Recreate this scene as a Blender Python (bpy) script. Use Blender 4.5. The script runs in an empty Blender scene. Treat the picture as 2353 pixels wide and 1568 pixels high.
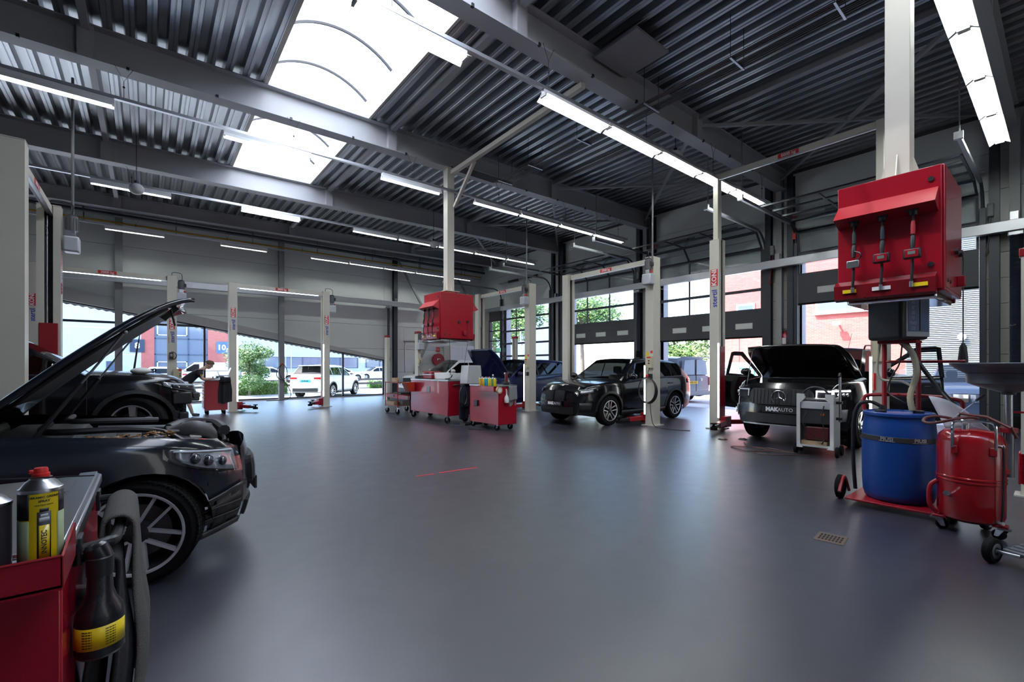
import bpy, bmesh, math, random
from math import sin, cos, pi, radians as R, sqrt, atan2
from mathutils import Vector, Matrix
random.seed(7)
S = bpy.context.scene
COL = S.collection
# ---------------------------------------------------------------- camera, sky, sun, exposure
CAMH = 1.42
cam_d = bpy.data.cameras.new('camera'); cam = bpy.data.objects.new('camera', cam_d); COL.objects.link(cam)
cam.location = (0, 0, CAMH); cam.rotation_euler = (R(90), 0, R(-38.95))
cam_d.sensor_width = 36; cam_d.lens = 36 * 1037 / 2353; cam_d.shift_y = 58 / 2353
cam_d.clip_start = 0.05; cam_d.clip_end = 500
S.camera = cam
w = bpy.data.worlds.new('sky'); S.world = w; w.use_nodes = True
nt = w.node_tree; bg = nt.nodes['Background']
sk = nt.nodes.new('ShaderNodeTexSky'); sk.sky_type = 'NISHITA'; sk.sun_disc = False
sk.sun_elevation = R(52); sk.sun_rotation = R(-52); sk.air_density = 1.0; sk.dust_density = 1.3; sk.ozone_density = 1.2
nt.links.new(sk.outputs[0], bg.inputs[0]); bg.inputs[1].default_value = 1.15
sun_d = bpy.data.lights.new('sun', 'SUN'); sun = bpy.data.objects.new('sun', sun_d); COL.objects.link(sun)
sun_d.energy = 16.0; sun_d.angle = R(0.6); sun_d.color = (1.0, 0.965, 0.93)
sun.rotation_euler = Vector((0.52, -0.33, -0.79)).to_track_quat('-Z', 'Y').to_euler()
S.view_settings.view_transform = 'Standard'; S.view_settings.look = 'None'
S.view_settings.gamma = 1.0; S.view_settings.use_curve_mapping = False
S.view_settings.exposure = 0.15
cy = S.cycles
cy.max_bounces = 10; cy.diffuse_bounces = 4; cy.glossy_bounces = 4; cy.transmission_bounces = 6; cy.transparent_max_bounces = 16
cy.sample_clamp_indirect = 6.0; cy.caustics_reflective = False; cy.caustics_refractive = False
cy.use_denoising = True
TUBE = 52.0      # strength of the fluorescent tubes

# ---------------------------------------------------------------- materials
MATS = {}
def mat(name, col, rough=0.5, metal=0.0, var=0.08, scale=6.0, bump=0.0, coat=0.0, rvar=0.08, spec=0.5, bscale=None):
    if name in MATS: return MATS[name]
    m = bpy.data.materials.new(name); m.use_nodes = True; n = m.node_tree.nodes; l = m.node_tree.links
    b = n['Principled BSDF']
    tc = n.new('ShaderNodeTexCoord'); nz = n.new('ShaderNodeTexNoise'); nz.inputs['Scale'].default_value = scale
    nz.inputs['Detail'].default_value = 5.0
    l.new(tc.outputs['Object'], nz.inputs['Vector'])
    mx = n.new('ShaderNodeMix'); mx.data_type = 'RGBA'
    c = Vector(col[:3])
    mx.inputs['A'].default_value = (*[max(0, x * (1 - var)) for x in c], 1)
    mx.inputs['B'].default_value = (*[min(1, x * (1 + var)) for x in c], 1)
    l.new(nz.outputs['Fac'], mx.inputs['Factor']); l.new(mx.outputs['Result'], b.inputs['Base Color'])
    mr = n.new('ShaderNodeMapRange'); mr.inputs['To Min'].default_value = max(0.02, rough - rvar); mr.inputs['To Max'].default_value = min(1, rough + rvar)
    l.new(nz.outputs['Fac'], mr.inputs['Value']); l.new(mr.outputs['Result'], b.inputs['Roughness'])
    b.inputs['Metallic'].default_value = metal
    b.inputs['Specular IOR Level'].default_value = spec
    if coat: b.inputs['Coat Weight'].default_value = coat; b.inputs['Coat Roughness'].default_value = 0.04
    if bump:
        n2 = n.new('ShaderNodeTexNoise'); n2.inputs['Scale'].default_value = bscale or scale * 12; n2.inputs['Detail'].default_value = 4
        l.new(tc.outputs['Object'], n2.inputs['Vector'])
        bp = n.new('ShaderNodeBump'); bp.inputs['Strength'].default_value = bump; bp.inputs['Distance'].default_value = 0.01
        l.new(n2.outputs['Fac'], bp.inputs['Height']); l.new(bp.outputs['Normal'], b.inputs['Normal'])
    MATS[name] = m; return m
def emit(name, col, st):
    if name in MATS: return MATS[name]
    m = bpy.data.materials.new(name); m.use_nodes = True; n = m.node_tree.nodes; l = m.node_tree.links
    b = n['Principled BSDF']; b.inputs['Base Color'].default_value = (.8, .8, .8, 1)
    b.inputs['Emission Color'].default_value = (*col, 1); b.inputs['Emission Strength'].default_value = st
    MATS[name] = m; return m
def glass(name, tint, refl=1.0, rough=0.0):
    if name in MATS: return MATS[name]
    m = bpy.data.materials.new(name); m.use_nodes = True; n = m.node_tree.nodes; l = m.node_tree.links
    n.remove(n['Principled BSDF']); out = n['Material Output']
    t = n.new('ShaderNodeBsdfTransparent'); t.inputs[0].default_value = (*tint, 1)
    g = n.new('ShaderNodeBsdfGlossy'); g.inputs['Roughness'].default_value = rough
    f = n.new('ShaderNodeLayerWeight'); f.inputs[0].default_value = .5
    pw = n.new('ShaderNodeMath'); pw.operation = 'POWER'; pw.inputs[1].default_value = 5.0; l.new(f.outputs['Facing'], pw.inputs[0])
    mm = n.new('ShaderNodeMath'); mm.operation = 'MULTIPLY_ADD'; mm.inputs[1].default_value = .9 * refl; mm.inputs[2].default_value = .045 * refl
    l.new(pw.outputs[0], mm.inputs[0])
    mx = n.new('ShaderNodeMixShader'); l.new(mm.outputs[0], mx.inputs[0]); l.new(t.outputs[0], mx.inputs[1]); l.new(g.outputs[0], mx.inputs[2])
    l.new(mx.outputs[0], out.inputs[0]); MATS[name] = m; return m

cream = mat('lift_cream', (.62, .59, .50), .42, var=.04)
creamd = mat('lift_cream_side', (.60, .575, .50), .45, var=.05)
red = mat('red_enamel', (.34, .004, .016), .26, var=.03, coat=.3, rvar=.02)
redm = mat('red_satin', (.28, .006, .014), .38, var=.04, rvar=.03)
black = mat('black_plastic', (.012, .012, .014), .45)
rubber = mat('rubber', (.006, .006, .0065), .85, bump=.2, spec=.15)
blk = mat('black_metal', (.02, .022, .026), .35, .3)
chrome = mat('chrome', (.75, .76, .78), .1, 1.0, rvar=.04)
steel = mat('steel', (.45, .46, .48), .3, 1.0, scale=9)
galv = mat('galvanised', (.36, .37, .39), .34, .9, var=.12, scale=14)
alu = mat('aluminium', (.62, .63, .66), .36, .85, var=.05)
white = mat('white_paint', (.78, .78, .77), .45, var=.03)
wht2 = mat('white_plastic', (.70, .70, .68), .5, var=.04)
grey = mat('grey_paint', (.30, .31, .32), .5)
beamg = mat('beam_grey', (.42, .425, .44), .45, var=.06, scale=2)
dgrey = mat('dark_frame', (.028, .034, .045), .4)
yellow = mat('yellow_label', (.85, .62, .01), .45, var=.03)
text_k = mat('print_black', (.01, .01, .012), .6, var=0)
text_w = mat('print_white', (.85, .85, .85), .5, var=0)
text_b = mat('print_blue', (.02, .05, .33), .5, var=0)
stick_r = mat('sticker_red', (.65, .02, .02), .4, var=.02)
wood = mat('plain_wood', (.42, .29, .16), .6, var=.2, scale=3)
tubem = emit('tube_glow', (.93, 1.0, .97), TUBE)
ledm = emit('led_glow', (.95, 1.0, .98), 9.0)

# ---------------------------------------------------------------- mesh builder
class MB:
    def __init__(s): s.v = []; s.f = []; s.mi = []; s.cur = 0
    def add(s, vs, fs):
        o = len(s.v); s.v += [tuple(p) for p in vs]
        for f in fs: s.f.append(tuple(i + o for i in f)); s.mi.append(s.cur)
        return s
    def box(s, x0, x1, y0, y1, z0, z1, M=None):
        vs = [Vector(p) for p in ((x0,y0,z0),(x1,y0,z0),(x1,y1,z0),(x0,y1,z0),(x0,y0,z1),(x1,y0,z1),(x1,y1,z1),(x0,y1,z1))]
        if M: vs = [M @ p for p in vs]
        return s.add(vs, [(0,3,2,1),(4,5,6,7),(0,1,5,4),(1,2,6,5),(2,3,7,6),(3,0,4,7)])
    def cbox(s, c, sz, M=None):
        c = Vector(c); h = Vector(sz) / 2
        T = Matrix.Translation(c) @ (M if M else Matrix.Identity(4))
        return s.box(-h.x, h.x, -h.y, h.y, -h.z, h.z, T)
    def bar(s, p0, p1, w, h=None, up=(0,0,1)):
        p0 = Vector(p0); p1 = Vector(p1); h = h or w; d = p1 - p0; L = d.length; x = d / L
        up = Vector(up)
        if abs(x.dot(up)) > .98: up = Vector((1,0,0))
        y = up.cross(x).normalized(); z = x.cross(y)
        M = Matrix(((x.x,y.x,z.x,p0.x),(x.y,y.y,z.y,p0.y),(x.z,y.z,z.z,p0.z),(0,0,0,1)))
        return s.box(0, L, -w/2, w/2, -h/2, h/2, M)
    def cyl(s, p0, p1, r, r2=None, n=14, caps=True):
        p0 = Vector(p0); p1 = Vector(p1); r2 = r if r2 is None else r2
        d = (p1 - p0).normalized(); a = Vector((0,0,1)) if abs(d.z) < .9 else Vector((1,0,0))
        x = a.cross(d).normalized(); y = d.cross(x); vs = []
        for p, q in ((p0, r), (p1, r2)):
            for i in range(n):
                t = 2*pi*i/n; vs.append(p + x*cos(t)*q + y*sin(t)*q)
        fs = [(i, (i+1)%n, n+(i+1)%n, n+i) for i in range(n)]
        if caps: fs += [tuple(range(n-1,-1,-1)), tuple(range(n, 2*n))]
        return s.add(vs, fs)
    def tube(s, pts, r, n=8, closed=False, caps=True):
        pts = [Vector(p) for p in pts]; m = len(pts); vs = []; prev = None
        for i, p in enumerate(pts):
            a = pts[(i-1) % m] if (closed or i) else p; b = pts[(i+1) % m] if (closed or i < m-1) else p
            d = (b - a); d = d.normalized() if d.length > 1e-9 else Vector((0,0,1))
            if prev is None:
                u = Vector((0,0,1)) if abs(d.z) < .9 else Vector((1,0,0)); x = u.cross(d).normalized()
            else:
                x = (prev - d * prev.dot(d)); x = x.normalized() if x.length > 1e-6 else Vector((1,0,0))
            prev = x; y = d.cross(x); rr = r[i] if isinstance(r, (list, tuple)) else r
            for k in range(n):
                t = 2*pi*k/n; vs.append(p + (x*cos(t) + y*sin(t))*rr)
        fs = []
        for i in range(m if closed else m-1):
            j = (i+1) % m
            for k in range(n): fs.append((i*n+k, i*n+(k+1)%n, j*n+(k+1)%n, j*n+k))
        if caps and not closed: fs += [tuple(range(n-1,-1,-1)), tuple(range((m-1)*n, m*n))]
        return s.add(vs, fs)
    def lathe(s, prof, n=24, M=None, cap0=True, cap1=True):
        M = M or Matrix.Identity(4); vs = []
        for r, z in prof:
            for k in range(n): t = 2*pi*k/n; vs.append(M @ Vector((r*cos(t), r*sin(t), z)))
        m = len(prof); fs = []
        for i in range(m-1):
            for k in range(n): fs.append((i*n+k, i*n+(k+1)%n, (i+1)*n+(k+1)%n, (i+1)*n+k))
        if cap0 and prof[0][0] > 1e-4: fs.append(tuple(range(n-1,-1,-1)))
        if cap1 and prof[-1][0] > 1e-4: fs.append(tuple(range((m-1)*n, m*n)))
        return s.add(vs, fs)
    def prism(s, poly, a, b, ax='y', M=None):
        """poly of 2-d points extruded along axis ax from a to b: ax y -> (x,z), x -> (y,z), z -> (x,y)"""
        def P(p, t): return {'y': (p[0], t, p[1]), 'x': (t, p[0], p[1]), 'z': (p[0], p[1], t)}[ax]
        n = len(poly); vs = [Vector(P(p, a)) for p in poly] + [Vector(P(p, b)) for p in poly]
        if M: vs = [M @ q for q in vs]
        fs = [(i, (i+1)%n, n+(i+1)%n, n+i) for i in range(n)] + [tuple(range(n-1,-1,-1)), tuple(range(n, 2*n))]
        return s.add(vs, fs)
    def grid(s, rows, close=False):
        n = len(rows[0]); vs = [p for r in rows for p in r]; fs = []
        for i in range(len(rows)-1):
            for k in range(n if close else n-1): fs.append((i*n+k, i*n+(k+1)%n, (i+1)*n+(k+1)%n, (i+1)*n+k))
        return s.add(vs, fs)
    def sphere(s, c, r, n=14, m=8, sc=(1,1,1)):
        c = Vector(c); rows = []
        for i in range(m+1):
            t = pi*i/m; rows.append([(c.x+r*sc[0]*sin(t)*cos(2*pi*k/n), c.y+r*sc[1]*sin(t)*sin(2*pi*k/n), c.z+r*sc[2]*cos(t)) for k in range(n)])
        return s.grid(rows, True)
    def xf(s, M):
        s.v = [tuple(M @ Vector(p)) for p in s.v]; return s
    def mesh(s, name, mats, smooth=35, recalc=True):
        me = bpy.data.meshes.new(name); me.from_pydata(s.v, [], s.f)
        for m in (mats if isinstance(mats, (list, tuple)) else [mats]): me.materials.append(m)
        if any(s.mi): me.polygons.foreach_set('material_index', s.mi)
        if recalc:
            bm = bmesh.new(); bm.from_mesh(me); bmesh.ops.remove_doubles(bm, verts=bm.verts, dist=1e-5)
            bmesh.ops.recalc_face_normals(bm, faces=bm.faces); bm.to_mesh(me); bm.free()
        if smooth:
            me.shade_smooth(); me.set_sharp_from_angle(angle=R(smooth))
        me.update(); return me
    def build(s, name, mats, parent=None, bevel=0, smooth=35, recalc=True, seg=2):
        if not s.f: return None
        o = bpy.data.objects.new(name, s.mesh(name, mats, smooth, recalc)); COL.objects.link(o)
        if parent: o.parent = parent
        if bevel:
            b = o.modifiers.new('bevel', 'BEVEL'); b.width = bevel; b.segments = seg; b.limit_method = 'ANGLE'; b.angle_limit = R(40)
        return o
def thing(name, label, cat, loc=(0,0,0), rz=0, group=None):
    o = bpy.data.objects.new(name, None); COL.objects.link(o); o.empty_display_size = .1
    o.location = loc; o.rotation_euler = (0, 0, rz); o['label'] = label; o['category'] = cat
    if group: o['group'] = group
    return o
def tag(o, label, cat, group=None, kind=None):
    o['label'] = label; o['category'] = cat
    if group: o['group'] = group
    if kind: o['kind'] = kind
    return o
def struct(o): o['kind'] = 'structure'; return o
def group_empty(name):
    o = bpy.data.objects.new(name, None); COL.objects.link(o); o['kind'] = 'structure'; return o
def dup(root, loc=None, rz=None, label=None, group=None):
    def cp(o, par):
        c = o.copy(); COL.objects.link(c)
        if par: c.parent = par
        for ch in o.children: cp(ch, c)
        return c
    r = cp(root, None)
    if loc is not None: r.location = loc
    if rz is not None: r.rotation_euler = (0, 0, rz)
    if label: r['label'] = label
    if group: r['group'] = group
    return r
def text(s, size, mat_, M, parent=None, name='lettering', depth=.001, bold=0.0, align='CENTER', sx=1.0):
    cu = bpy.data.curves.new('t', 'FONT'); cu.body = s; cu.size = size; cu.extrude = depth; cu.align_x = align; cu.align_y = 'CENTER'
    cu.resolution_u = 2; cu.offset = bold
    to = bpy.data.objects.new('t', cu); COL.objects.link(to); bpy.context.view_layer.update()
    me = bpy.data.meshes.new_from_object(to.evaluated_get(bpy.context.evaluated_depsgraph_get()))
    bpy.data.objects.remove(to); bpy.data.curves.remove(cu)
    me.transform(M @ Matrix.Diagonal((sx, 1, 1, 1))); me.materials.clear(); me.materials.append(mat_)
    o = bpy.data.objects.new(name, me); COL.objects.link(o)
    if parent: o.parent = parent
    return o
def face(org, xdir, ydir):
    """matrix that puts the text plane at org with its reading direction xdir and its up direction ydir"""
    x = Vector(xdir).normalized(); y = Vector(ydir).normalized(); z = x.cross(y); o = Vector(org)
    return Matrix(((x.x,y.x,z.x,o.x),(x.y,y.y,z.y,o.y),(x.z,y.z,z.z,o.z),(0,0,0,1)))
def arc(c, r, a0, a1, n, ax='xz'):
    out = []
    for i in range(n+1):
        t = a0 + (a1-a0)*i/n; u, v = r*cos(t), r*sin(t)
        out.append({'xz': (c[0]+u, c[1], c[2]+v), 'yz': (c[0], c[1]+u, c[2]+v), 'xy': (c[0]+u, c[1]+v, c[2])}[ax])
    return out
def smoothpath(pts, n=6):
    P = [Vector(p) for p in pts]; out = []
    for i in range(len(P)-1):
        p0 = P[max(i-1,0)]; p1 = P[i]; p2 = P[i+1]; p3 = P[min(i+2,len(P)-1)]
        for k in range(n):
            t = k/n; out.append(.5*((2*p1)+(p2-p0)*t+(2*p0-5*p1+4*p2-p3)*t*t+(3*p1-p0-3*p2+p3)*t**3))
    out.append(P[-1]); return out
ORD = ['first','second','third','fourth','fifth','sixth','seventh','eighth','ninth','tenth','eleventh','twelfth']
# ================================================================ SHELL
XL, XR, YF, YB = -10.0, 14.66, -7.0, 20.95
def zd(x): return 6.92 + .014 * x            # underside of the roof deck, falling slightly to the left
def nodes_mat(name):
    m = bpy.data.materials.new(name); m.use_nodes = True
    return m, m.node_tree.nodes, m.node_tree.links, m.node_tree.nodes['Principled BSDF']
# floor: blue grey poured coating with polish streaks
fm, n, l, b = nodes_mat('floor_coating')
tc = n.new('ShaderNodeTexCoord'); nz = n.new('ShaderNodeTexNoise'); nz.inputs['Scale'].default_value = .55; nz.inputs['Detail'].default_value = 8; nz.inputs['Roughness'].default_value = .62
mp = n.new('ShaderNodeMapping'); mp.inputs['Scale'].default_value = (1, 1.9, 1); mp.inputs['Rotation'].default_value = (0, 0, .4)
l.new(tc.outputs['Object'], mp.inputs[0]); l.new(mp.outputs[0], nz.inputs['Vector'])
mx = n.new('ShaderNodeMix'); mx.data_type = 'RGBA'; mx.inputs['A'].default_value = (.017, .0175, .029, 1); mx.inputs['B'].default_value = (.032, .032, .045, 1)
l.new(nz.outputs['Fac'], mx.inputs['Factor']); l.new(mx.outputs['Result'], b.inputs['Base Color'])
n3 = n.new('ShaderNodeTexNoise'); n3.inputs['Scale'].default_value = 5; n3.inputs['Detail'].default_value = 6; l.new(tc.outputs['Object'], n3.inputs['Vector'])
mr = n.new('ShaderNodeMapRange'); mr.inputs['To Min'].default_value = .30; mr.inputs['To Max'].default_value = .46; b.inputs['Specular IOR Level'].default_value = .85; b.inputs['Coat Weight'].default_value = .7; b.inputs['Coat Roughness'].default_value = .36
l.new(n3.outputs['Fac'], mr.inputs['Value']); l.new(mr.outputs['Result'], b.inputs['Roughness'])
bp = n.new('ShaderNodeBump'); bp.inputs['Strength'].default_value = .08; bp.inputs['Distance'].default_value = .01; l.new(n3.outputs['Fac'], bp.inputs['Height']); l.new(bp.outputs[0], b.inputs['Normal'])
struct(MB().box(XL, XR + .2, YF, YB + .15, -.12, 0).build('floor', fm, smooth=0))
# ribbed sandwich wall panel
def ribbed(name, col, sc=60, st=.12):
    m, n, l, b = nodes_mat(name); b.inputs['Roughness'].default_value = .5
    tc = n.new('ShaderNodeTexCoord'); nz = n.new('ShaderNodeTexNoise'); nz.inputs['Scale'].default_value = .8; nz.inputs['Detail'].default_value = 4
    l.new(tc.outputs['Object'], nz.inputs['Vector'])
    mx = n.new('ShaderNodeMix'); mx.data_type = 'RGBA'; mx.inputs['A'].default_value = (*[x*.92 for x in col], 1); mx.inputs['B'].default_value = (*[x*1.08 for x in col], 1)
    l.new(nz.outputs['Fac'], mx.inputs['Factor']); l.new(mx.outputs['Result'], b.inputs['Base Color'])
    wv = n.new('ShaderNodeTexWave'); wv.bands_direction = 'Z'; wv.inputs['Scale'].default_value = sc / 6.28 * 1.0; l.new(tc.outputs['Object'], wv.inputs['Vector'])
    bp = n.new('ShaderNodeBump'); bp.inputs['Strength'].default_value = st; bp.inputs['Distance'].default_value = .004; l.new(wv.outputs['Fac'], bp.inputs['Height']); l.new(bp.outputs[0], b.inputs['Normal'])
    return m
wallm = ribbed('wall_panel_grey', (.77, .80, .78))
walld = mat('wall_joint', (.09, .09, .095), .7)
blockm = ribbed('pier_panel', (.45, .43, .39), 30, .2)
# ---- roof deck
deckm, n, l, b = nodes_mat('galvanised_deck')
tc = n.new('ShaderNodeTexCoord'); nz = n.new('ShaderNodeTexNoise'); nz.inputs['Scale'].default_value = 1.3; nz.inputs['Detail'].default_value = 6
mp = n.new('ShaderNodeMapping'); mp.inputs['Scale'].default_value = (6, .5, 1); l.new(tc.outputs['Object'], mp.inputs[0]); l.new(mp.outputs[0], nz.inputs['Vector'])
mx = n.new('ShaderNodeMix'); mx.data_type = 'RGBA'; mx.inputs['A'].default_value = (.26, .27, .29, 1); mx.inputs['B'].default_value = (.52, .54, .57, 1)
l.new(nz.outputs['Fac'], mx.inputs['Factor']); l.new(mx.outputs['Result'], b.inputs['Base Color']); b.inputs['Metallic'].default_value = .9
mr = n.new('ShaderNodeMapRange'); mr.inputs['To Min'].default_value = .22; mr.inputs['To Max'].default_value = .42; l.new(nz.outputs['Fac'], mr.inputs['Value']); l.new(mr.outputs['Result'], b.inputs['Roughness'])
ceil = group_empty('ceiling')
def deck(xa, xb, ya, yb):
    pts = []; k = math.floor(xa / .28)
    while k * .28 < xb:
        x = k * .28
        pts += [(x, 0), (x+.05, 0), (x+.058, .012), (x+.066, .012), (x+.074, 0), (x+.124, 0), (x+.15, .125), (x+.254, .125)]
        k += 1
    pts = [(x, z) for x, z in pts if xa <= x <= xb]; pts = [(xa, pts[0][1])] + pts + [(xb, pts[-1][1])]
    rows = [[(x, y, zd(x) + z) for x, z in pts] for y in (ya, yb)]
    m = MB(); m.grid(rows); m.build('deck_sheet', deckm, ceil, smooth=0, recalc=False)
BEAMY = [.85, 5.35, 10.0, 14.65, 19.35]
SX0, SX1 = 1.83, 3.84
ys = [YF - .2] + BEAMY + [YB + .2]
for i in range(len(ys) - 1):
    deck(XL - .2, SX0, ys[i], ys[i+1]); deck(SX1, XR + .3, ys[i], ys[i+1])
    if ys[i] > 14: deck(SX0, SX1, ys[i], ys[i+1])
MB().box(XL-.3, SX0-.06, YF-.3, YB+.3, 7.2, 7.3).build('roof_insulation', walld, ceil, smooth=0)
MB().box(SX1+.06, XR+.4, YF-.3, YB+.3, 7.26, 7.36).build('roof_insulation', walld, ceil, smooth=0)
MB().box(SX0, SX1, 14.7, YB+.3, 7.2, 7.3).build('roof_insulation', walld, ceil, smooth=0)
# ---- skylight
domem, n, l, b = nodes_mat('opal_sheet'); n.remove(b)
tr = n.new('ShaderNodeBsdfTranslucent'); tr.inputs[0].default_value = (.95, .96, .97, 1); tp = n.new('ShaderNodeBsdfTransparent'); tp.inputs[0].default_value = (.95, .97, 1, 1)
ms = n.new('ShaderNodeMixShader'); ms.inputs[0].default_value = .06; l.new(tr.outputs[0], ms.inputs[1]); l.new(tp.outputs[0], ms.inputs[2]); l.new(ms.outputs[0], n['Material Output'].inputs[0])
win = struct(thing('window_2', 'long barrel vaulted rooflight with opal sheets between white curbs', 'rooflight'))
curbm = mat('curb_white', (.50, .485, .44), .6, var=.06)
SYF, SYB = -3.0, 14.6
def curbz(x): return zd(x) + .42
for nm, bx in (('curb', (SX0-.05, SX0)), ('curb', (SX1, SX1+.05))):
    MB().box(bx[0], bx[1], SYF, SYB+.05, zd(2.8)-.01, curbz(2.8)).build(nm, curbm, win, smooth=0)
MB().box(SX0, SX1, SYB, SYB+.05, zd(2.8)-.01, curbz(2.8)).build('curb_end', curbm, win, smooth=0)
MB().box(SX0, SX1, SYF-.05, SYF, zd(2.8)-.01, curbz(2.8)).build('curb_end', curbm, win, smooth=0)
MB().box(SX0-.06, SX0+.012, SYF, SYB, zd(2)-.012, zd(2)+.004).build('curb_trim', creamd, win, smooth=0)
zc = curbz(2.8); xm = (SX0+SX1)/2; hw = (SX1-SX0)/2; rise = .38; RR = (hw*hw + rise*rise)/(2*rise)
def domept(t, y, off=0): a = math.asin(hw/RR)*t; return (xm + (RR+off)*sin(a), y, zc + rise - RR + (RR+off)*cos(a))
ribY = [SYB - .66 - 1.345*i for i in range(12)]
edges = [SYB] + ribY + [SYF]
for i in range(len(edges)-1):
    MB().grid([[domept(-1 + 2*k/16, y) for k in range(17)] for y in (edges[i], edges[i+1])]).build('opal_sheet', domem, win, recalc=False)
for y in ribY:
    MB().tube([domept(-1 + 2*k/16, y, -.04) for k in range(17)], .032, 6).build('glazing_bar', mat('bar_grey', (.09,.09,.095), .5), win)
m = MB(); m.grid([[domept(-1+2*k/12, SYB-.01) for k in range(13)], [(domept(-1+2*k/12, 0)[0], SYB-.01, zc) for k in range(13)]]); m.build('gable_sheet', domem, win, recalc=False)
# ---- roof beams
BD = .56
BNAME = ['nearest roof beam at the right edge above the widest light row', 'roof beam crossing the upper middle right above the long bright light row', 'roof beam passing under the middle of the rooflight', 'roof beam along the far end of the rooflight', 'last roof beam, just in front of the back wall']
def isec(x, y, top): return [(x, y + u, top - v) for u, v in ((-.15,0),(.15,0),(.15,.022),(.008,.022),(.008,BD-.022),(.15,BD-.022),(.15,BD),(-.15,BD),(-.15,BD-.022),(-.008,BD-.022),(-.008,.022),(-.15,.022))]
for k, y in enumerate(BEAMY):
    global_d = BD; BD = .56 if k < 4 else .42
    m = MB(); a = isec(XL, y, zd(XL)-.002); c = isec(XR, y, zd(XR)-.002)
    m.add(a + c, [(i, (i+1) % 12, 12+(i+1) % 12, 12+i) for i in range(12)])
    o = struct(m.build('roof_beam', beamg, smooth=0)); tag(o, BNAME[k], 'beam', 'painted steel roof beams')
    for x in (-6.0, -.77, 4.42, 9.62):
        for s in (-1, 1):
            MB().box(x-.1, x+.1, min(s*.012, s*.135)+y, max(s*.012, s*.135)+y, zd(x)-BD+.022, zd(x)-.03).build('stiffener_plate', beamg, o, smooth=0)
    if k in (1, 2):
        for i in range(14):
            x = -4 + i*1.25; MB().box(x-.02, x+.02, y-.17, y-.13, zd(x)-BD-.02, zd(x)-BD+.03).build('clamp', blk, o, smooth=0)
BD = .56
for x, d in ((-.77, 'left of the rooflight'), (4.42, 'right of the rooflight'), (9.62, 'far right near the doors')):
    o = MB().bar((x, YF, zd(x)-.07), (x, YB, zd(x)-.07), .1, .1).build('tie_bar', beamg, smooth=0)
    tag(struct(o), 'steel tie bar crossing all roof beams ' + d, 'beam', 'roof tie bars')
for i in range(4):
    for fl in (0, 1):
        ya, yb = BEAMY[i], BEAMY[i+1]
        if fl: ya, yb = yb, ya
        o = MB().bar((9.65, ya, zd(9.6)-.2), (14.5, yb, zd(14)-.2), .07, .07).build('wind_brace', beamg, smooth=0)
        tag(struct(o), 'diagonal wind brace under the deck by the doors, bay %s from the back, %s arm' % (ORD[3-i], ['rising','falling'][fl]), 'brace', 'roof wind braces')
o = MB().box(XL, XR, YB-.35, YB-.05, 6.72, 6.9).build('edge_beam', beamg, smooth=0); tag(struct(o), 'edge beam along the top of the back wall', 'beam')
# ---- back wall (panels above a sloping glazed strip)
def slz(x): return 3.25 - .1697 * x
def clip(poly, f):
    out = []
    for i in range(len(poly)):
        p, q = poly[i], poly[(i+1) % len(poly)]; a, b_ = f(p), f(q)
        if a >= 0: out.append(p)
        if (a >= 0) != (b_ >= 0):
            t = a/(a-b_); out.append((p[0]+(q[0]-p[0])*t, p[1]+(q[1]-p[1])*t))
    return out
XG = 8.95
wb = MB(); wb.prism([(XL, slz(XL)), (XG, slz(XG)), (XG, 0), (XR+.2, 0), (XR+.2, 7.4), (XL, 7.4)], YB+.03, YB+.2)
wb = struct(wb.build('wall_back', walld, smooth=0))
bays = [XL, -5.9, -.77, 4.37, XG, 9.43, XR]
PH = 1.13
for i in range(len(bays)-1):
    for r in range(7):
        p = [(bays[i]+.004, r*PH+.006), (bays[i+1]-.004, r*PH+.006), (bays[i+1]-.004, (r+1)*PH-.006), (bays[i]+.004, (r+1)*PH-.006)]
        if bays[i] < XG - .1: p = clip(p, lambda q: q[1] - slz(q[0]) - .0)
        if len(p) >= 3: MB().prism(p, YB, YB+.03).build('wall_panel', wallm, wb, smooth=0)
# sloping fascia over the glass
fas = mat('fascia_grey', (.50, .50, .49), .5)
m = MB(); x0, x1 = -6, XG
m.prism([(x0, slz(x0)), (x1, slz(x1)), (x1, slz(x1)+.12), (x0, slz(x0)+.55)], YB-.09, YB-.005)
tag(struct(m.build('trim_1', fas, smooth=0)), 'pale sloping fascia board tapering along the top of the back glazing', 'trim')
m = MB(); N = 150
top = [(x0 + (x1-x0)*i/N, slz(x0+(x1-x0)*i/N)+.01) for i in range(N+1)]; bot = [(p[0], p[1]-.075-(.045 if i % 2 else 0)) for i, p in enumerate(top)]
m.add([(x, YB+.26, z) for x, z in top] + [(x, YB+.26, z) for x, z in bot] + [(x, YB+.3, z) for x, z in top] + [(x, YB+.3, z) for x, z in bot],
      [(i, i+1, N+2+i, N+1+i) for i in range(N)] + [(2*N+2+i, 2*N+3+i, 3*N+4+i, 3*N+3+i) for i in range(N)] + [(N+1+i, N+2+i, 3*N+4+i, 3*N+3+i) for i in range(N)])
tag(struct(m.build('trim_2', alu, smooth=0)), 'serrated edge of the outside cladding along the sloping glass top', 'trim')
# columns of the back wall
for x, mm, d in ((-5.9, grey, 'hidden behind the left lift'), (-.77, grey, 'behind the raised bonnet'), (4.37, grey, 'beside the parked white car outside'), (9.43, dgrey, 'dark, right of the glazing')):
    m = MB(); m.box(x-.1, x+.1, YB-.26, YB-.245, 0, 6.9); m.box(x-.1, x+.1, YB-.1, YB-.085, 0, 6.9); m.box(x-.006, x+.006, YB-.25, YB-.09, 0, 6.9)
    tag(struct(m.build('steel_column', mm, smooth=0)), 'steel column of the back wall, ' + d, 'column', 'back wall columns')
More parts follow.
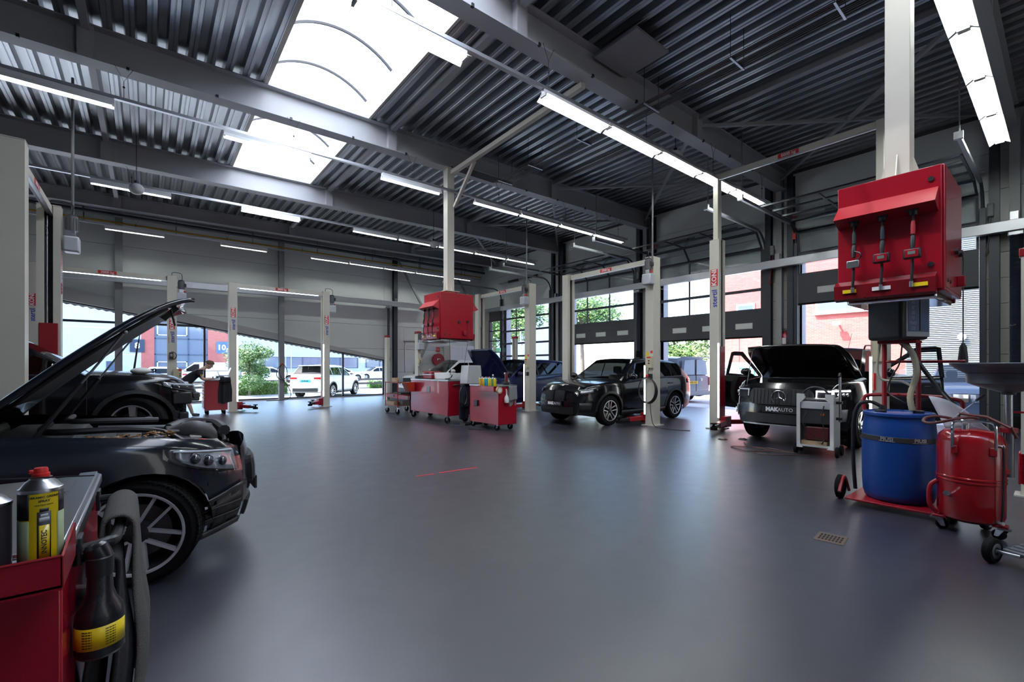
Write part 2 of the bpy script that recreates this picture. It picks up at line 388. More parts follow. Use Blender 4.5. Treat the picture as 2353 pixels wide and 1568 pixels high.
# glazing
pane = glass('window_glass', (.93, .96, .97), .8)
w1 = struct(thing('window_1', 'glazed strip of the back wall under a sloping top, street outside', 'window'))
mull = [-6.0, -3.4, -.77, 1.72, 4.37, 6.99, XG]
for x in mull[:-1]:
    MB().box(x-.035, x+.035, YB+.02, YB+.1, 0, slz(x)).build('mullion', dgrey, w1, smooth=0)
MB().box(XG-.06, XG, YB+.02, YB+.1, 0, slz(XG)).build('mullion', dgrey, w1, smooth=0)
m = MB(); m.prism([(mull[0], slz(mull[0])-.05), (XG, slz(XG)-.05), (XG, slz(XG)), (mull[0], slz(mull[0]))], YB+.02, YB+.1); m.build('head_rail', dgrey, w1, smooth=0)
MB().box(mull[0], XG, YB+.02, YB+.1, 0, .09).build('bottom_rail', dgrey, w1, smooth=0)
MB().box(mull[0], XG, YB-.04, YB+.02, 0, .035).build('sill', alu, w1, smooth=0)
MB().box(mull[0], mull[3], YB+.02, YB+.09, 2.91, 2.99).build('transom', dgrey, w1, smooth=0)
for i in range(len(mull)-1):
    a, c = mull[i]+.035, mull[i+1]-.035
    if i < 3:
        MB().prism([(a, .09), (c, .09), (c, 2.91), (a, 2.91)], YB+.05, YB+.062).build('pane', pane, w1, smooth=0)
        MB().prism([(a, 2.99), (c, 2.99), (c, slz(c)-.05), (a, slz(a)-.05)], YB+.05, YB+.062).build('pane', pane, w1, smooth=0)
    else:
        MB().prism([(a, .09), (c, .09), (c, slz(c)-.05), (a, slz(a)-.05)], YB+.05, YB+.062).build('pane', pane, w1, smooth=0)
# ---- door wall
DOORS = [(1.28, 4.92, 3.22), (5.87, 9.46, 2.34), (10.5, 14.1, 2.4), (15.2, 18.85, 0.02)]
DT = 4.5
wr = MB(); wr.box(XR+.02, XR+.2, YF, YB+.2, DT, 7.4)
piers = [YF, 1.28, 4.92, 5.87, 9.46, 10.5, 14.1, 15.2, 18.85, 18.98, 20.12, YB+.2]
pier_rng = [(piers[i], piers[i+1]) for i in range(0, len(piers), 2)]
for a, c in pier_rng: wr.box(XR+.02, XR+.2, a, c, 0, DT)
wr.box(XR+.02, XR+.2, 18.98, 20.12, 3.9, DT)
wr = struct(wr.build('wall_right', walld, smooth=0))
for i in range(5):
    ya = [YF, .75, 5.35, 10, 14.65][i]; yb = [.75, 5.35, 10, 14.65, YB][i]
    for r in range(3):
        MB().box(XR-.01, XR+.02, ya+.004, yb-.004, DT + r*.84 + .005, DT+(r+1)*.84-.005).build('wall_panel', wallm, wr, smooth=0)
for a, c in pier_rng:
    if a < 1: a = -.2
    for r in range(8): MB().box(XR-.01, XR+.02, a+.01, c-.01, r*.5625+.006, (r+1)*.5625-.006).build('pier_block', blockm, wr, smooth=0)
for y in (.75, 5.4, 10.0, 14.65):
    for dx, dy, mm in ((0, .3, dgrey), (0, -.3, dgrey), (0, 0, grey)):
        m = MB(); yy = y + dy
        m.box(XR-.2, XR-.185, yy-.08, yy+.08, 0, 6.95); m.box(XR-.035, XR-.02, yy-.08, yy+.08, 0, 6.95); m.box(XR-.19, XR-.03, yy-.006, yy+.006, 0, 6.95)
        tag(struct(m.build('steel_column', mm, smooth=0)), 'steel column of the door wall, %s post at the %s pier' % (['grey middle','dark left','dark right'][(dx, 0 if dy == 0 else (1 if dy > 0 else 2))[1]], {.75:'nearest', 5.4:'second', 10.0:'third', 14.65:'farthest'}[y]), 'column', 'door wall columns')
wl = struct(MB().box(XL-.2, XL, YF, YB, 0, 7.4).build('wall_left', wallm, smooth=0))
wf = struct(MB().box(XL-.2, XR+.2, YF-.2, YF, 0, 7.4).build('wall_front', wallm, smooth=0))
# doors: sections run up a vertical track, round a bend and inwards under the roof
doorp = mat('door_panel_dark', (.035, .038, .048), .42)
framem = mat('door_frame_dark', (.03, .036, .05), .35)
opal = mat('opal_window', (.75, .77, .75), .35)
dglass = glass('door_glass', (.93, .95, .96), 1.0)
BX, BZ, BR = XR - .12, 4.95, .5
def path(z0, s):
    v = BZ - z0
    if s <= v: return (BX, z0 + s)
    s -= v; q = BR*pi/2
    if s <= q: t = s/BR; return (BX - BR + BR*cos(t), BZ + BR*sin(t))
    return (BX - BR - (s - q), BZ + BR)
DL = ['nearest door, raised highest, behind the pickup', 'second door, raised halfway, behind the black car with its plate', 'third door, raised halfway, tree behind it', 'farthest door, closed, fully glazed']
for k, (ya, yb, zb) in enumerate(DOORS):
    d = struct(thing('door_%d' % (k+1), 'dark sectional overhead door, ' + DL[k], 'door', group='sectional overhead doors'))
    def sec(s0, s1):
        (xa, za), (xb, zb_) = path(zb, s0), path(zb, s1); dx, dz = xb-xa, zb_-za; L = sqrt(dx*dx+dz*dz)
        M = Matrix(((0, -dz/L, dx/L, xa), (1, 0, 0, 0), (0, dx/L, dz/L, za), (0, 0, 0, 1)))   # local x -> world y, local z -> along the path, local y -> normal
        return M, L
    s = 0
    if k < 3:
        M, L = sec(0, .8); W = yb - ya
        m = MB(); m.box(ya+.01, yb-.01, -.02, .02, .0, L, M); o = m.build('bottom_section', doorp, d, bevel=.004)
        for q in (.27, .53): MB().box(ya+.012, yb-.012, .0195, .0215, q*1.0-.002, q+.002, M).build('section_groove', black, o, smooth=0)
        wins = [(.55, .52), (1.65, .52), (2.75, .52)] if k else [(.9, .9), (2.7, .9)]
        for c, ww in wins:
            f = MB().box(ya+c-ww/2, ya+c+ww/2, -.03, .03, .24, .42, M).build('window_frame', wht2, d, bevel=.004)
            MB().box(ya+c-ww/2+.03, ya+c+ww/2-.03, -.033, .033, .265, .395, M).build('window_pane', opal, f, smooth=0)
        MB().box(ya+.01, yb-.01, -.025, .025, -.05, .0, M).build('rubber_seal', rubber, d, smooth=0)
        s = .8
    total = 4.5; cols = 3
    while s < total - .05:
        s1 = min(s + (.62 if k < 3 else .64), total + .02); M, L = sec(s, s1)
        f = MB(); W = yb - ya
        f.box(ya+.01, yb-.01, -.02, .02, 0, .045, M); f.box(ya+.01, yb-.01, -.02, .02, L-.045, L, M)
        for c in range(cols+1):
            y = ya + .03 + (W-.06)*c/cols; f.box(y-.022, y+.022, -.019, .019, .03, L-.03, M)
        o = f.build('glazed_section', framem, d, smooth=0)
        for c in range(cols):
            y0 = ya+.052+(W-.06)*c/cols; y1 = ya+.008+(W-.06)*(c+1)/cols
            MB().box(y0, y1, -.005, .005, .045, L-.045, M).build('pane', dglass, o, smooth=0)
        s = s1
    for y, sgn in ((ya-.05, -1), (yb+.05, 1)):
        MB().box(BX-.05, BX+.06, y-.05, y+.05, 0, BZ).build('vertical_track', framem, d, smooth=0)
        MB().tube([(BX, y, BZ)] + arc((BX-BR, y, BZ), BR, 0, pi/2, 8), .03, 6).build('track_bend', framem, d)
        m = MB(); x1 = BX-BR-3.0; m.box(x1, BX-BR+.05, y-.03, y-.02, BZ+BR-.035, BZ+BR+.035); m.box(x1, BX-BR+.05, y-.03, y+.03, BZ+BR+.03, BZ+BR+.038); m.box(x1, BX-BR+.05, y-.03, y+.03, BZ+BR-.038, BZ+BR-.03)
        o = m.build('horizontal_track', galv, d, smooth=0)
        MB().box(x1-.02, x1+.05, y-.06, y+.06, BZ+BR-.05, BZ+BR+.08).build('track_end_bracket', galv, o, smooth=0)
        MB().bar((x1+.1, y, BZ+BR+.05), (x1+.1, y, zd(11)), .02).build('track_hanger', galv, o, smooth=0)
    MB().cyl((BX-.1, ya-.1, 5.75), (BX-.1, yb+.1, 5.75), .02).build('torsion_shaft', steel, d)
    for t in (.2, .6):
        y0 = ya + (yb-ya)*t; MB().cyl((BX-.1, y0, 5.75), (BX-.1, y0+.75, 5.75), .06).build('torsion_spring', black, d)
    MB().box(XR-.02, XR+.2, ya-.1, ya, 0, DT).build('door_frame', framem, d, smooth=0); MB().box(XR-.02, XR+.2, yb, yb+.1, 0, DT).build('door_frame', framem, d, smooth=0)
# glazed side door next to the farthest door
d = struct(thing('door_5', 'narrow glazed side door right in the far corner beside the closed overhead door', 'door'))
m = MB(); m.box(XR-.04, XR+.04, 18.98, 19.06, 0, 3.9); m.box(XR-.04, XR+.04, 20.04, 20.12, 0, 3.9)
for z in (0, .62, 1.24, 2.15, 2.75, 3.3, 3.84): m.box(XR-.04, XR+.04, 19.05, 20.05, z, z+.06)
m.build('door_frame', framem, d, smooth=0)
for za, zb_ in ((.06,.62),(.68,1.24),(1.3,2.15),(2.21,2.75),(2.81,3.3),(3.36,3.84)): MB().box(XR-.006, XR+.006, 19.06, 20.04, za, zb_).build('pane', dglass, d, smooth=0)
MB().cyl((XR-.09, 19.14, .95), (XR-.09, 19.14, 1.25), .012).build('handle', steel, d)
# ---- supply rails along the walls
o = MB().box(-6, 10.87, YB-.42, YB-.26, 4.32, 4.56).build('extraction_rail', alu, bevel=.01); tag(o, 'long aluminium exhaust rail along the back wall', 'rail')
for x in (-.77, 4.37, 9.43):
    MB().box(x-.06, x+.06, YB-.32, YB-.2, 4.55, 4.72).build('rail_bracket', steel, o, smooth=0)
o = MB().box(XR-.42, XR-.26, -3, 18.6, 4.3, 4.53).build('extraction_rail', alu, bevel=.01); tag(o, 'long aluminium exhaust rail along the door wall', 'rail')
for y in (.75, 5.4, 10, 14.65): MB().box(XR-.32, XR-.2, y-.06, y+.06, 4.5, 4.72).build('rail_bracket', steel, o, smooth=0)
MB().cyl((XR-.34, 18.6, 4.42), (XR-.34, 20.6, 4.42), .1).build('rail_duct', galv, o)
# ================================================================ LIGHT ROWS
refl = mat('reflector_white', (.85, .86, .86), .35, var=.02)
def fixture(x0, y, z, L, wide, label, grp):
    t = thing('fluorescent_light', label, 'light', (x0, y, z), 0, grp)
    hw = .11 if wide else .045
    m = MB(); m.box(0, L, -.035, .035, .0, .06); m.build('housing', refl, t, smooth=0)
    for s in (-1, 1):
        m = MB(); a, c = s*.03, s*(hw+.03); m.prism([(a, .0), (c, -.075), (c+s*.003, -.072), (a+s*.003, .004)], 0, L, 'x'); m.build('reflector_wing', refl, t, smooth=0)
    for s in ((-1, 1) if wide else (0,)):
        MB().cyl((.03, s*.045, -.03), (L-.03, s*.045, -.03), .014 if wide else .013, n=8).build('tube', tubem, t)
    for xx in (.0, L-.03): MB().box(xx, xx+.03, -.06 if wide else -.02, .06 if wide else .02, -.05, .0).build('lamp_holder', wht2, t, smooth=0)
    return t
ROWS = [(19.6, 5.93, .0, [-1.07, 2.1, 5.25, 6.83, 8.41, 9.99, 11.57], 0, 'row along the back wall'),
        (14.6, 5.87, .005, [-1.05, 2.05, 5.2, 6.79, 8.38, 9.97, 11.56], 0, 'row below the rooflight end'),
        (9.85, 5.78, .006, [-1.95, 1.1, 4.15, 6.7, 8.29, 9.88, 11.47], 0, 'row below the mid rooflight beam'),
        (5.15, 5.68, .014, [1.83, 4.78, 6.37, 7.96, 9.55, 11.14], 1, 'long bright middle row'),
        (.86, 5.76, .008, [5.0, 6.59, 8.18, 9.77, 11.36], 1, 'nearest row, upper right corner')]
for y, z, sl, xs, wide, d in ROWS:
    n_in = 0
    for i, x in enumerate(xs):
        zz = z + sl*(x-6)
        fixture(x, y, zz, 1.53, wide, '%s fluorescent light from the left in the %s' % (ORD[i], d), 'lights in the ' + d)
    m = MB(); m.bar((XL+2, y, z+sl*(XL+2-6)+.085), (13.2, y, z+sl*7.2+.085), .07, .05)
    o = m.build('light_trunking', alu, smooth=0); tag(o, 'grey trunking carrying the %s' % d, 'trunking')
    for x in [-5.5 + 2.6*i for i in range(8)]:
        zz = z + sl*(x-6) + .1; zt = zd(x) - .56
        m = MB(); m.tube([(x-.12, y, zt+.02), (x, y, zt-.22), (x+.12, y, zt+.02)], .004, 5); m.tube([(x, y, zt-.22), (x, y, zz)], .005, 5)
        m.sphere((x, y, (zt-.22+zz)/2+.05), .018, 8, 5); m.build('hanger_wire', blk, o)
# ================================================================ TWO-POST LIFTS
def decal(M, parent, size=.13, red_first=False):
    """'stertil KONI' lettering reading up along local x of M"""
    p = MB().box(-.01, size*2.3, -size*.5, size*.5, 0, .0012, M @ Matrix.Translation((size*3.05,0,0))).build('red_badge', stick_r, parent, smooth=0)
    text('stertil', size*1.06, text_b, M @ Matrix.Translation((0, -.01, .001)), parent, 'lettering', .0006, size*.022, 'LEFT')
    text('KONI', size*.92, text_w, M @ Matrix.Translation((size*4.18, 0, .0015)), parent, 'lettering', .0006, size*.03, 'CENTER')
    m = MB(); m.tube([M @ Vector((-.02, size*.55, .002)), M @ Vector((size*.25, size*.62, .002)), M @ Vector((size*1.2, size*.62, .002))], size*.035, 5)
    m.build('red_swoosh', stick_r, parent)
def motor_unit(parent, x, y, z, tank=True):
    """electric pump and oil tank; x, y, z = top centre of the motor"""
    m = MB(); m.cyl((x, y, z-.24), (x, y, z), .075, n=16); o = m.build('pump_motor', mat('motor_grey', (.13,.135,.14), .5), parent)
    f = MB()
    for k in range(14):
        t = 2*pi*k/14; f.box(.07, .088, -.005, .005, -.22, -.03, Matrix.Translation((x, y, z)) @ Matrix.Rotation(t, 4, 'Z'))
    f.build('cooling_fin', mat('motor_grey', (0,0,0)), o, smooth=0)
    MB().cyl((x, y, z), (x, y, z+.025), .078, .06, n=16).build('fan_cover', black, o)
    MB().box(x+.06, x+.12, y-.045, y+.045, z-.17, z-.07).build('terminal_box', black, o, bevel=.006)
    m = MB(); m.box(x-.055, x+.055, y-.05, y+.05, z-.34, z-.24); m.build('valve_block', steel, o, bevel=.006)
    MB().cyl((x+.055, y, z-.3), (x+.105, y, z-.3), .022).build('red_cap', stick_r, o)
    MB().box(x-.12, x+.12, y-.1, y+.1, z-.6, z-.345).build('oil_tank', mat('tank_grey', (.52,.54,.57), .35), parent, bevel=.025)
postin = mat('post_inside', (.05, .05, .052), .5)
def lift(label, cx, cy, rz, span=2.8, H=4.03, motor=None, kg='3000 kg', decals=(), led=(), box=(), sw=.28, beam_led=False, ext=0, arms=True, grp='two-post car lifts', beamz=None, hose=None, armdir=None, carr=.6):
    t = thing('car_lift', label, 'lift', (cx, cy, 0), rz, grp)
    hx, hy = .11, sw/2
    for s in (-1, 1):
        x = s*span/2
        prof = [(hx,-hy),(hx,hy),(-hx,hy),(-hx,hy-.09),(-hx+.02,hy-.09),(-hx+.02,hy-.022),(hx-.02,hy-.022),(hx-.02,-hy+.022),(-hx+.02,-hy+.022),(-hx+.02,-hy+.09),(-hx,-hy+.09),(-hx,-hy)]
        prof = [(x + s*p, q) for p, q in prof]
        p = MB().prism(prof, .02, H, 'z').build('post', cream, t, smooth=0)
        MB().box(x-.005+s*.07, x+.005+s*.07, -hy+.03, hy-.03, .05, H-.05).build('post_inner', postin, p, smooth=0)
        MB().cyl((x-s*.01, .03, .3), (x-s*.01, .03, H-.15), .022).build('lift_screw', steel, p)
        MB().box(x-.17, x+.17, -hy-.07, hy+.07, 0, .02).build('base_plate', creamd, p, smooth=0)
        MB().box(x-hx-.005, x+hx+.005, -hy-.005, hy+.005, H, H+.012).build('top_plate', creamd, p, bevel=.003)
        MB().box(x-s*.06-.065, x-s*.06+.065, -hy+.03, hy-.03, .12, .12+carr).build('carriage', redm, t, bevel=.006)
        MB().box(x-s*.17-.09, x-s*.17+.09, -hy+.01, hy-.01, .06, .3).build('arm_carrier', redm, t, bevel=.01)
        if arms:
            for q, (lx, ly) in enumerate(((-s*.4, .8), (-s*.35, -.85))):
                if armdir: lx, ly = armdir[0 if s < 0 else 1][q]
                a0 = Vector((x - s*.2, (.1 if ly > 0 else -.1), .17)); a1 = Vector((x + lx, ly, .14))
                a = MB().bar(a0, a0.lerp(a1, .62), .12, .1).build('arm', redm, t, bevel=.006)
                MB().bar(a0.lerp(a1, .55), a1, .09, .07).build('arm_extension', black, a, bevel=.005)
                m = MB(); m.cyl(a1, a1 + Vector((0,0,.07)), .02); m.cyl(a1 + Vector((0,0,.06)), a1 + Vector((0,0,.085)), .065, n=16); m.cyl(a1-Vector((0,0,.06)), a1, .07, n=14); m.build('lift_pad', rubber, a)
        if ext:
            MB().box(x-.055, x+.055, -.085, .085, H, H+ext).build('post_extension', cream, t, bevel=.004)
        for k, (e, z0, sz) in enumerate(decals):
            if e == s: decal(Matrix(((0,1,0,x+.0),(0,0,-1,-hy-.001),(1,0,0,z0),(0,0,0,1))) @ Matrix.Scale(-1, 4, (0,1,0)) if False else Matrix(((0,-1,0,x),(0,0,-1,-hy-.001),(1,0,0,z0),(0,0,0,1))), p, sz)
        for e, z0, z1 in led:
            if e == s:
                l_ = MB().box(x-s*hx-.022, x-s*hx+.022, -hy-.03, -hy-.002, z0, z1).build('work_light', wht2, t, smooth=0)
                MB().box(x-s*hx-.018, x-s*hx+.018, -hy-.034, -hy-.028, z0+.02, z1-.02).build('light_strip', ledm, l_, smooth=0)
        for e in box:
            if e == s:
                b = MB().box(x-.02, x+.12, -hy-.09, -hy, 1.38, 1.66).build('control_box', mat('box_beige', (.62,.55,.36), .45), t, bevel=.008)
                for zz in (1.49, 1.55): MB().cyl((x+.05, -hy-.09, zz), (x+.05, -hy-.105, zz), .017).build('button', black, b)
                MB().box(x-.01, x+.1, -hy-.0925, -hy-.0895, 1.61, 1.645).build('sticker', stick_r, b, smooth=0)
                MB().box(x-.09, x-.01, -hy-.003, -hy, 1.66, 1.76).build('yellow_notice', yellow, p, smooth=0)
                MB().box(x+.03, x+.09, -hy-.003, -hy, 1.73, 1.79).build('red_notice', stick_r, p, smooth=0)
                m = MB(); m.tube(smoothpath([(x+.02,-hy-.03,1.38),(x+.0,-hy-.06,1.25),(x+.05,-hy-.03,1.2)]), .008, 6); m.build('cable', black, t)
                MB().box(x, x+.09, -hy-.07, -hy, 1.12, 1.24).build('socket', black, t, bevel=.006)
                MB().box(x-.14, x-.1, -hy+.02, -hy+.1, 1.62, 1.86).build('switch_box', grey, t, bevel=.006)
    bz = beamz or H - .06; top = H + ext - .05 if ext else bz
    c = MB().box(-span/2-(.0 if ext else -.0), span/2, -.04, .04, top-.06, top+.05).build('crossbeam', cream, t, bevel=.004)
    MB().box(-span/2, span/2, -.045, -.005, top-.085, top-.06).build('crossbeam_tray', alu, c, smooth=0)
    s0 = MB().box(-.19, .19, -.0425, -.0395, top-.05, top+.04).build('weight_plate', stick_r, t, smooth=0)
    text(kg, .085, text_w, face((0, -.044, top-.006), (1,0,0), (0,0,1)), s0, 'lettering', .0005, .002)
    if beam_led: MB().box(-span/2+.2, span/2-.25, -.047, -.01, top-.1, top-.085).build('light_strip', ledm, c, smooth=0)
    if motor is not None:
        motor_unit(t, motor[0]*span/2 + motor[1], motor[2], motor[3])
        x = motor[0]*span/2
        m = MB(); m.tube(smoothpath([(x, 0, H+.02), (x+.02, -.02, H+.12), (motor[0]*span/2+motor[1], motor[2], H+.1), (motor[0]*span/2+motor[1]+.02, motor[2], motor[3]+.02)]), .009, 6); m.build('hose', black, t)
        if hose: MB().tube([(motor[0]*span/2+motor[1]+.11, motor[2], motor[3]-.1), (motor[0]*span/2+motor[1]+.11, motor[2], hose)], .02, 8).build('supply_conduit', mat('conduit_grey', (.12,.125,.13), .5), t)
    return t
lift('cream two-post lift behind the leaning mechanic', -.84, 16.45, 0, motor=(1,.22,-.02,3.92), led=(), decals=((1,2.1,.13),(-1,2.55,.13)), beam_led=True, box=())
lift('cream two-post lift standing empty before the back glazing', 3.48, 16.5, 0, motor=(1,.22,-.02,3.92), led=((-1,.3,2.4),(1,.35,2.2)), decals=((-1,2.55,.13),(1,2.5,.13)), beam_led=True,
     armdir=(((.35,.45),(.55,-.5)),((-.3,.45),(-.6,-.35))), carr=.45)
lift('cream two-post lift at the far left around the car without bumper', -1.24, 9.1, pi/2, motor=(1,.0,-.26,3.92), decals=((1,2.62,.14),), hose=6.3, carr=2.0)
lift('cream two-post lift holding the dark blue car', 9.48, 12.2, -pi/2, motor=(1,.0,-.25,3.95), box=(1,), led=((1,.3,1.5),), hose=6.4)
lift('cream two-post lift holding the black car with its bonnet shut', 9.48, 7.73, -pi/2, motor=(1,.05,-.25,3.95), box=(1,), led=((1,.25,1.45),), hose=6.5, kg='3000 kg')
t = lift('tallest cream two-post lift, red weight plate on its raised crossbeam, by the pickup', 10.1, 3.58, -pi/2, span=2.95, H=4.27, ext=1.5, kg='5000 kg', decals=((-1,2.75,.16),), led=((-1,.25,1.95),(1,.3,1.6)), carr=1.75, grp='two-post car lifts')
MB().box(1.4, 1.55, -.2, -.14, 1.5, 1.9).build('control_box', mat('box_beige', (0,0,0)), t, bevel=.008)
m = MB(); m.cyl((1.42, -.17, 1.0), (1.42, -.17, 1.3), .02); m.build('red_handle', stick_r, t)
# left foreground lift motor on a raised bracket
t = thing('pump_unit', 'dark lift motor with grey oil tank hung high at the left edge', 'pump', (-1.44, 7.45, 0))
motor_unit(t, 0, 0, 4.72); MB().box(-.16, -.12, -.06, .06, 4.0, 4.8).build('bracket', creamd, t, smooth=0)
# ================================================================ FOUR-POST LIFTS with red caps
def fourpost(label, xs, ysx, H=2.62, motor=True):
    t = thing('drive_on_lift', label, 'lift', ((xs[0]+xs[1])/2, (ysx[0]+ysx[1])/2, 0), 0, 'four-post lifts with red caps')
    ox, oy = t.location.x, t.location.y
    for x in xs:
        for y in ysx:
            px, py = x-ox, y-oy; sx = 1 if px < 0 else -1
            prof = [(px-sx*.06,py-.12),(px-sx*.06,py+.12),(px+sx*.06,py+.12),(px+sx*.06,py+.04),(px+sx*.03,py+.04),(px+sx*.03,py+.07),(px-sx*.03,py+.07),(px-sx*.03,py-.07),(px+sx*.03,py-.07),(px+sx*.03,py-.04),(px+sx*.06,py-.04),(px+sx*.06,py-.12)]
            p = MB().prism(prof, 0, H, 'z').build('post', cream, t, smooth=0)
            MB().box(px-.075, px+.075, py-.135, py+.135, H, H+.09).build('red_cap', redm, p, bevel=.008)
            MB().box(px-.13, px+.13, py-.17, py+.17, 0, .015).build('base_plate', creamd, p, smooth=0)
    for x in xs:
        MB().box(x-ox-.07, x-ox+.07, ysx[0]-oy+.1, ysx[1]-oy-.1, .14, .28).build('cross_beam', redm, t, bevel=.006)
    for y in (-.78, .78):
        MB().box(xs[0]-ox-.1, xs[1]-ox+.1, y-.25, y+.25, .2, .26).build('runway', mat('runway_grey', (.12,.12,.13), .5), t, bevel=.004)
    return t
fp = fourpost('four-post lift with red capped posts under the white car', (7.8, 12.45), (15.2, 17.95))
m = motor_unit(fp, -2.33-.0, -1.375-.22, 2.62)
b = MB().box(-2.42, -2.28, -1.62, -1.51, 1.42, 1.72).build('control_box', mat('box_beige', (0,0,0)), fp, bevel=.008)
for zz in (1.5, 1.56, 1.62): MB().cyl((-2.35, -1.62, zz), (-2.35, -1.635, zz), .016).build('button', black, b)
fp2 = fourpost('four-post lift cut off by the right edge', (7.5, 12.3), (-2.5, .22))
MB().box(-2.46, -2.2, 1.2, 1.5, .12, .47).build('red_carriage', red, fp2, bevel=.01)
MB().prism([(1.16, 1.75), (1.26, 1.75), (1.26, 1.98)], -2.5, -2.38, 'x').build('bracket', mat('maroon', (.2,.02,.02), .4), fp2, smooth=0)

# ================================================================ OIL DISPENSERS hung from the roof
def gun(t, y, z0, z1, c, disp):
    x = -.62
    m = MB(); m.box(x+.02, x+.1, y-.045, y+.045, z0-.01, z0+.012); m.cyl((x+.06, y, z0-.05), (x+.06, y, z0), .03, .034); hs = m.build('hose_outlet', black, t, bevel=.003)
    g = MB(); g.tube([(x+.06,y,z0-.04),(x+.055,y,z0-.12),(x+.05,y,z0-.3)], .011, 8); g.build('hose', black, hs)
    MB().tube([(x+.055,y,z0-.1),(x+.05,y,z0-.15),(x+.05,y,z0-.22)], [.014,.018,.017], 8).build('hose_sleeve', c, hs)
    h = MB(); h.tube([(x+.05,y,z0-.24),(x+.035,y,z0-.3),(x+.03,y,z0-.36)], [.018,.021,.016], 8)
    o = h.build('dispensing_gun', black, t)
    if disp:
        MB().box(x-.012, x+.045, y-.062, y+.062, z0-.45, z0-.36).build('meter_case', black, o, bevel=.012)
        MB().box(x-.016, x-.01, y-.047, y+.047, z0-.44, z0-.37).build('meter_face', red, o, bevel=.004)
        MB().box(x-.018, x-.014, y-.026, y+.026, z0-.415, z0-.385).build('meter_screen', mat('lcd', (.16,.2,.17), .2), o, smooth=0)
    else:
        m = MB(); m.box(x, x+.05, y-.05, y+.05, z0-.46, z0-.39); m.build('valve_block', steel, o, bevel=.006)
        m = MB(); m.tube(smoothpath([(x+.02,y-.01,z0-.3),(x+.0,y-.06,z0-.33),(x+.0,y-.06,z0-.37),(x+.03,y-.01,z0-.385)]), .007, 6); m.build('trigger_guard', black, o)
    MB().tube([(x+.03,y,z0-.44),(x+.03,y,z0-.52),(x+.04,y+.01,z0-.66)], .012, 8).build('spout', black, o)
    MB().cyl((x+.04,y+.01,z0-.65), (x+.043,y+.012,z0-.70), .015, n=10).build('spout_nozzle', steel, o)
def dispenser(label, x, y, mirror_guns):
    """box 0.94 (x) by 0.8 (y) hung on a square column; hose faces -x (and +x)"""
    t = thing('oil_dispenser', label, 'dispenser', (x, y, 0), 0, 'red oil dispensers hung from the roof')
    z0, z1 = 2.1, 3.23; X0, X1, Y0, Y1 = -.47, .47, -.4, .4
    MB().box(X0, X1, Y0, Y1, z0, z1).build('cabinet', red, t, bevel=.008)
    for s, xx in ((-1, X0), (1, X1)):
        d = MB().box(xx-.022 if s < 0 else xx, xx if s < 0 else xx+.022, Y0+.02, Y1-.005, z0+.02, z1-.004).build('door_panel', red, t, bevel=.004)
        m = MB(); e = xx + s*.022
        m.prism([(e, z1-.2), (e+s*.17, z1-.36), (e, z1-.42)], Y0+.04, Y1-.01); m.build('hose_hood', mat('red_hood', (.42,.02,.03), .42), t, smooth=0)
        m = MB(); m.prism([(e, z0+.17), (e+s*.075, z0+.12), (e+s*.06, z0-.01), (e, z0-.03)], Y0+.05, Y1+.01); lip = m.build('drip_tray', mat('red_dark', (.2,.004,.01), .3), t, smooth=0)
        if s < 0:
            for yy, mm, ww in ((.28, yellow, .055), (.03, white, .07), (-.24, yellow, .06)):
                MB().box(e-.0765, e-.05, yy-ww, yy+ww, z0+.045, z0+.08).build('label', mm, lip, smooth=0)
        for yy, zz in ((Y0+.09, z1-.12), (Y0+.09, z0+.24)): MB().cyl((e, yy, zz), (e+s*.012, yy, zz), .022, n=16).build('lock_knob', black, d)
        cols = [mat('sleeve_green', (.015,.03,.025), .5), mat('sleeve_blue', (.02,.03,.05), .5), mat('sleeve_red', (.4,.02,.03), .5)] if s < 0 else [black, yellow]
    for k, yy in enumerate((.24, .02, -.2)): gun(t, yy, z1-.385, z0, cols[min(k, 1)] if False else [mat('sleeve_green', (0,0,0)), mat('sleeve_blue', (0,0,0)), mat('sleeve_red', (0,0,0))][k], k > 0)
    # column side panel (towards -y)
    MB().box(X0+.01, X1-.01, Y0-.004, Y0, z0+.03, z1-.02).build('side_panel', red, t, smooth=0)
    for xx, zz in ((.05, z0+.42), (.3, z0+.44)):
        MB().cyl((xx, Y0-.004, zz), (xx, Y0-.03, zz), .035, n=14).build('cable_reel_port', black, t)
    k = MB().box(.16, .23, Y0-.06, Y0-.004, z0+.1, z0+.2).build('red_switch', redm, t, bevel=.005)
    for xx in (-.35, -.22): MB().cyl((xx, Y0-.003, z0+.1), (xx, Y0-.01, z0+.1), .018).build('screw_cap', black, t)
    MB().box(X0+.05, X1-.05, Y0+.06, Y1-.06, z0-.06, z0).build('bottom_tray', chrome, t, bevel=.02)
    # column
    zt = zd(x) - .56
    c = MB().box(-.1, .1, -.1, .1, z1+.09, zt).build('hanging_column', cream, t, bevel=.006)
    MB().box(-.2, .2, -.2, .2, z1+.075, z1+.09).build('flange_plate', cream, c, smooth=0)
    m = MB()
    MB().box(-.12, .12, -.12, .12, z1-.005, z1+.07).build('column_foot', cream, c, bevel=.004)
    for s in (-1, 1):
        for w_ in (0,):
            MB().prism([(s*.1, z1+.09), (s*.17, z1+.09), (s*.1, z1+.33)], -.006, .006, 'y').build('gusset', cream, c, smooth=0)
            MB().prism([(s*.1, z1+.09), (s*.17, z1+.09), (s*.1, z1+.33)], -.006, .006, 'x').build('gusset', cream, c, smooth=0)
    MB().box(-.16, .16, -.14, .14, zt-.02, zt).build('top_plate', cream, c, smooth=0)
    return t
d1 = dispenser('large red oil dispenser on a cream column, right foreground above the blue drum', 5.99, 1.1, False)
pl = MB(); pl.tube(smoothpath([(.47,-.36,2.62),(.58,-.4,2.55),(.6,-.4,2.3),(.6,-.4,1.65)]), .006, 6); o = pl.build('socket_cable', black, d1)
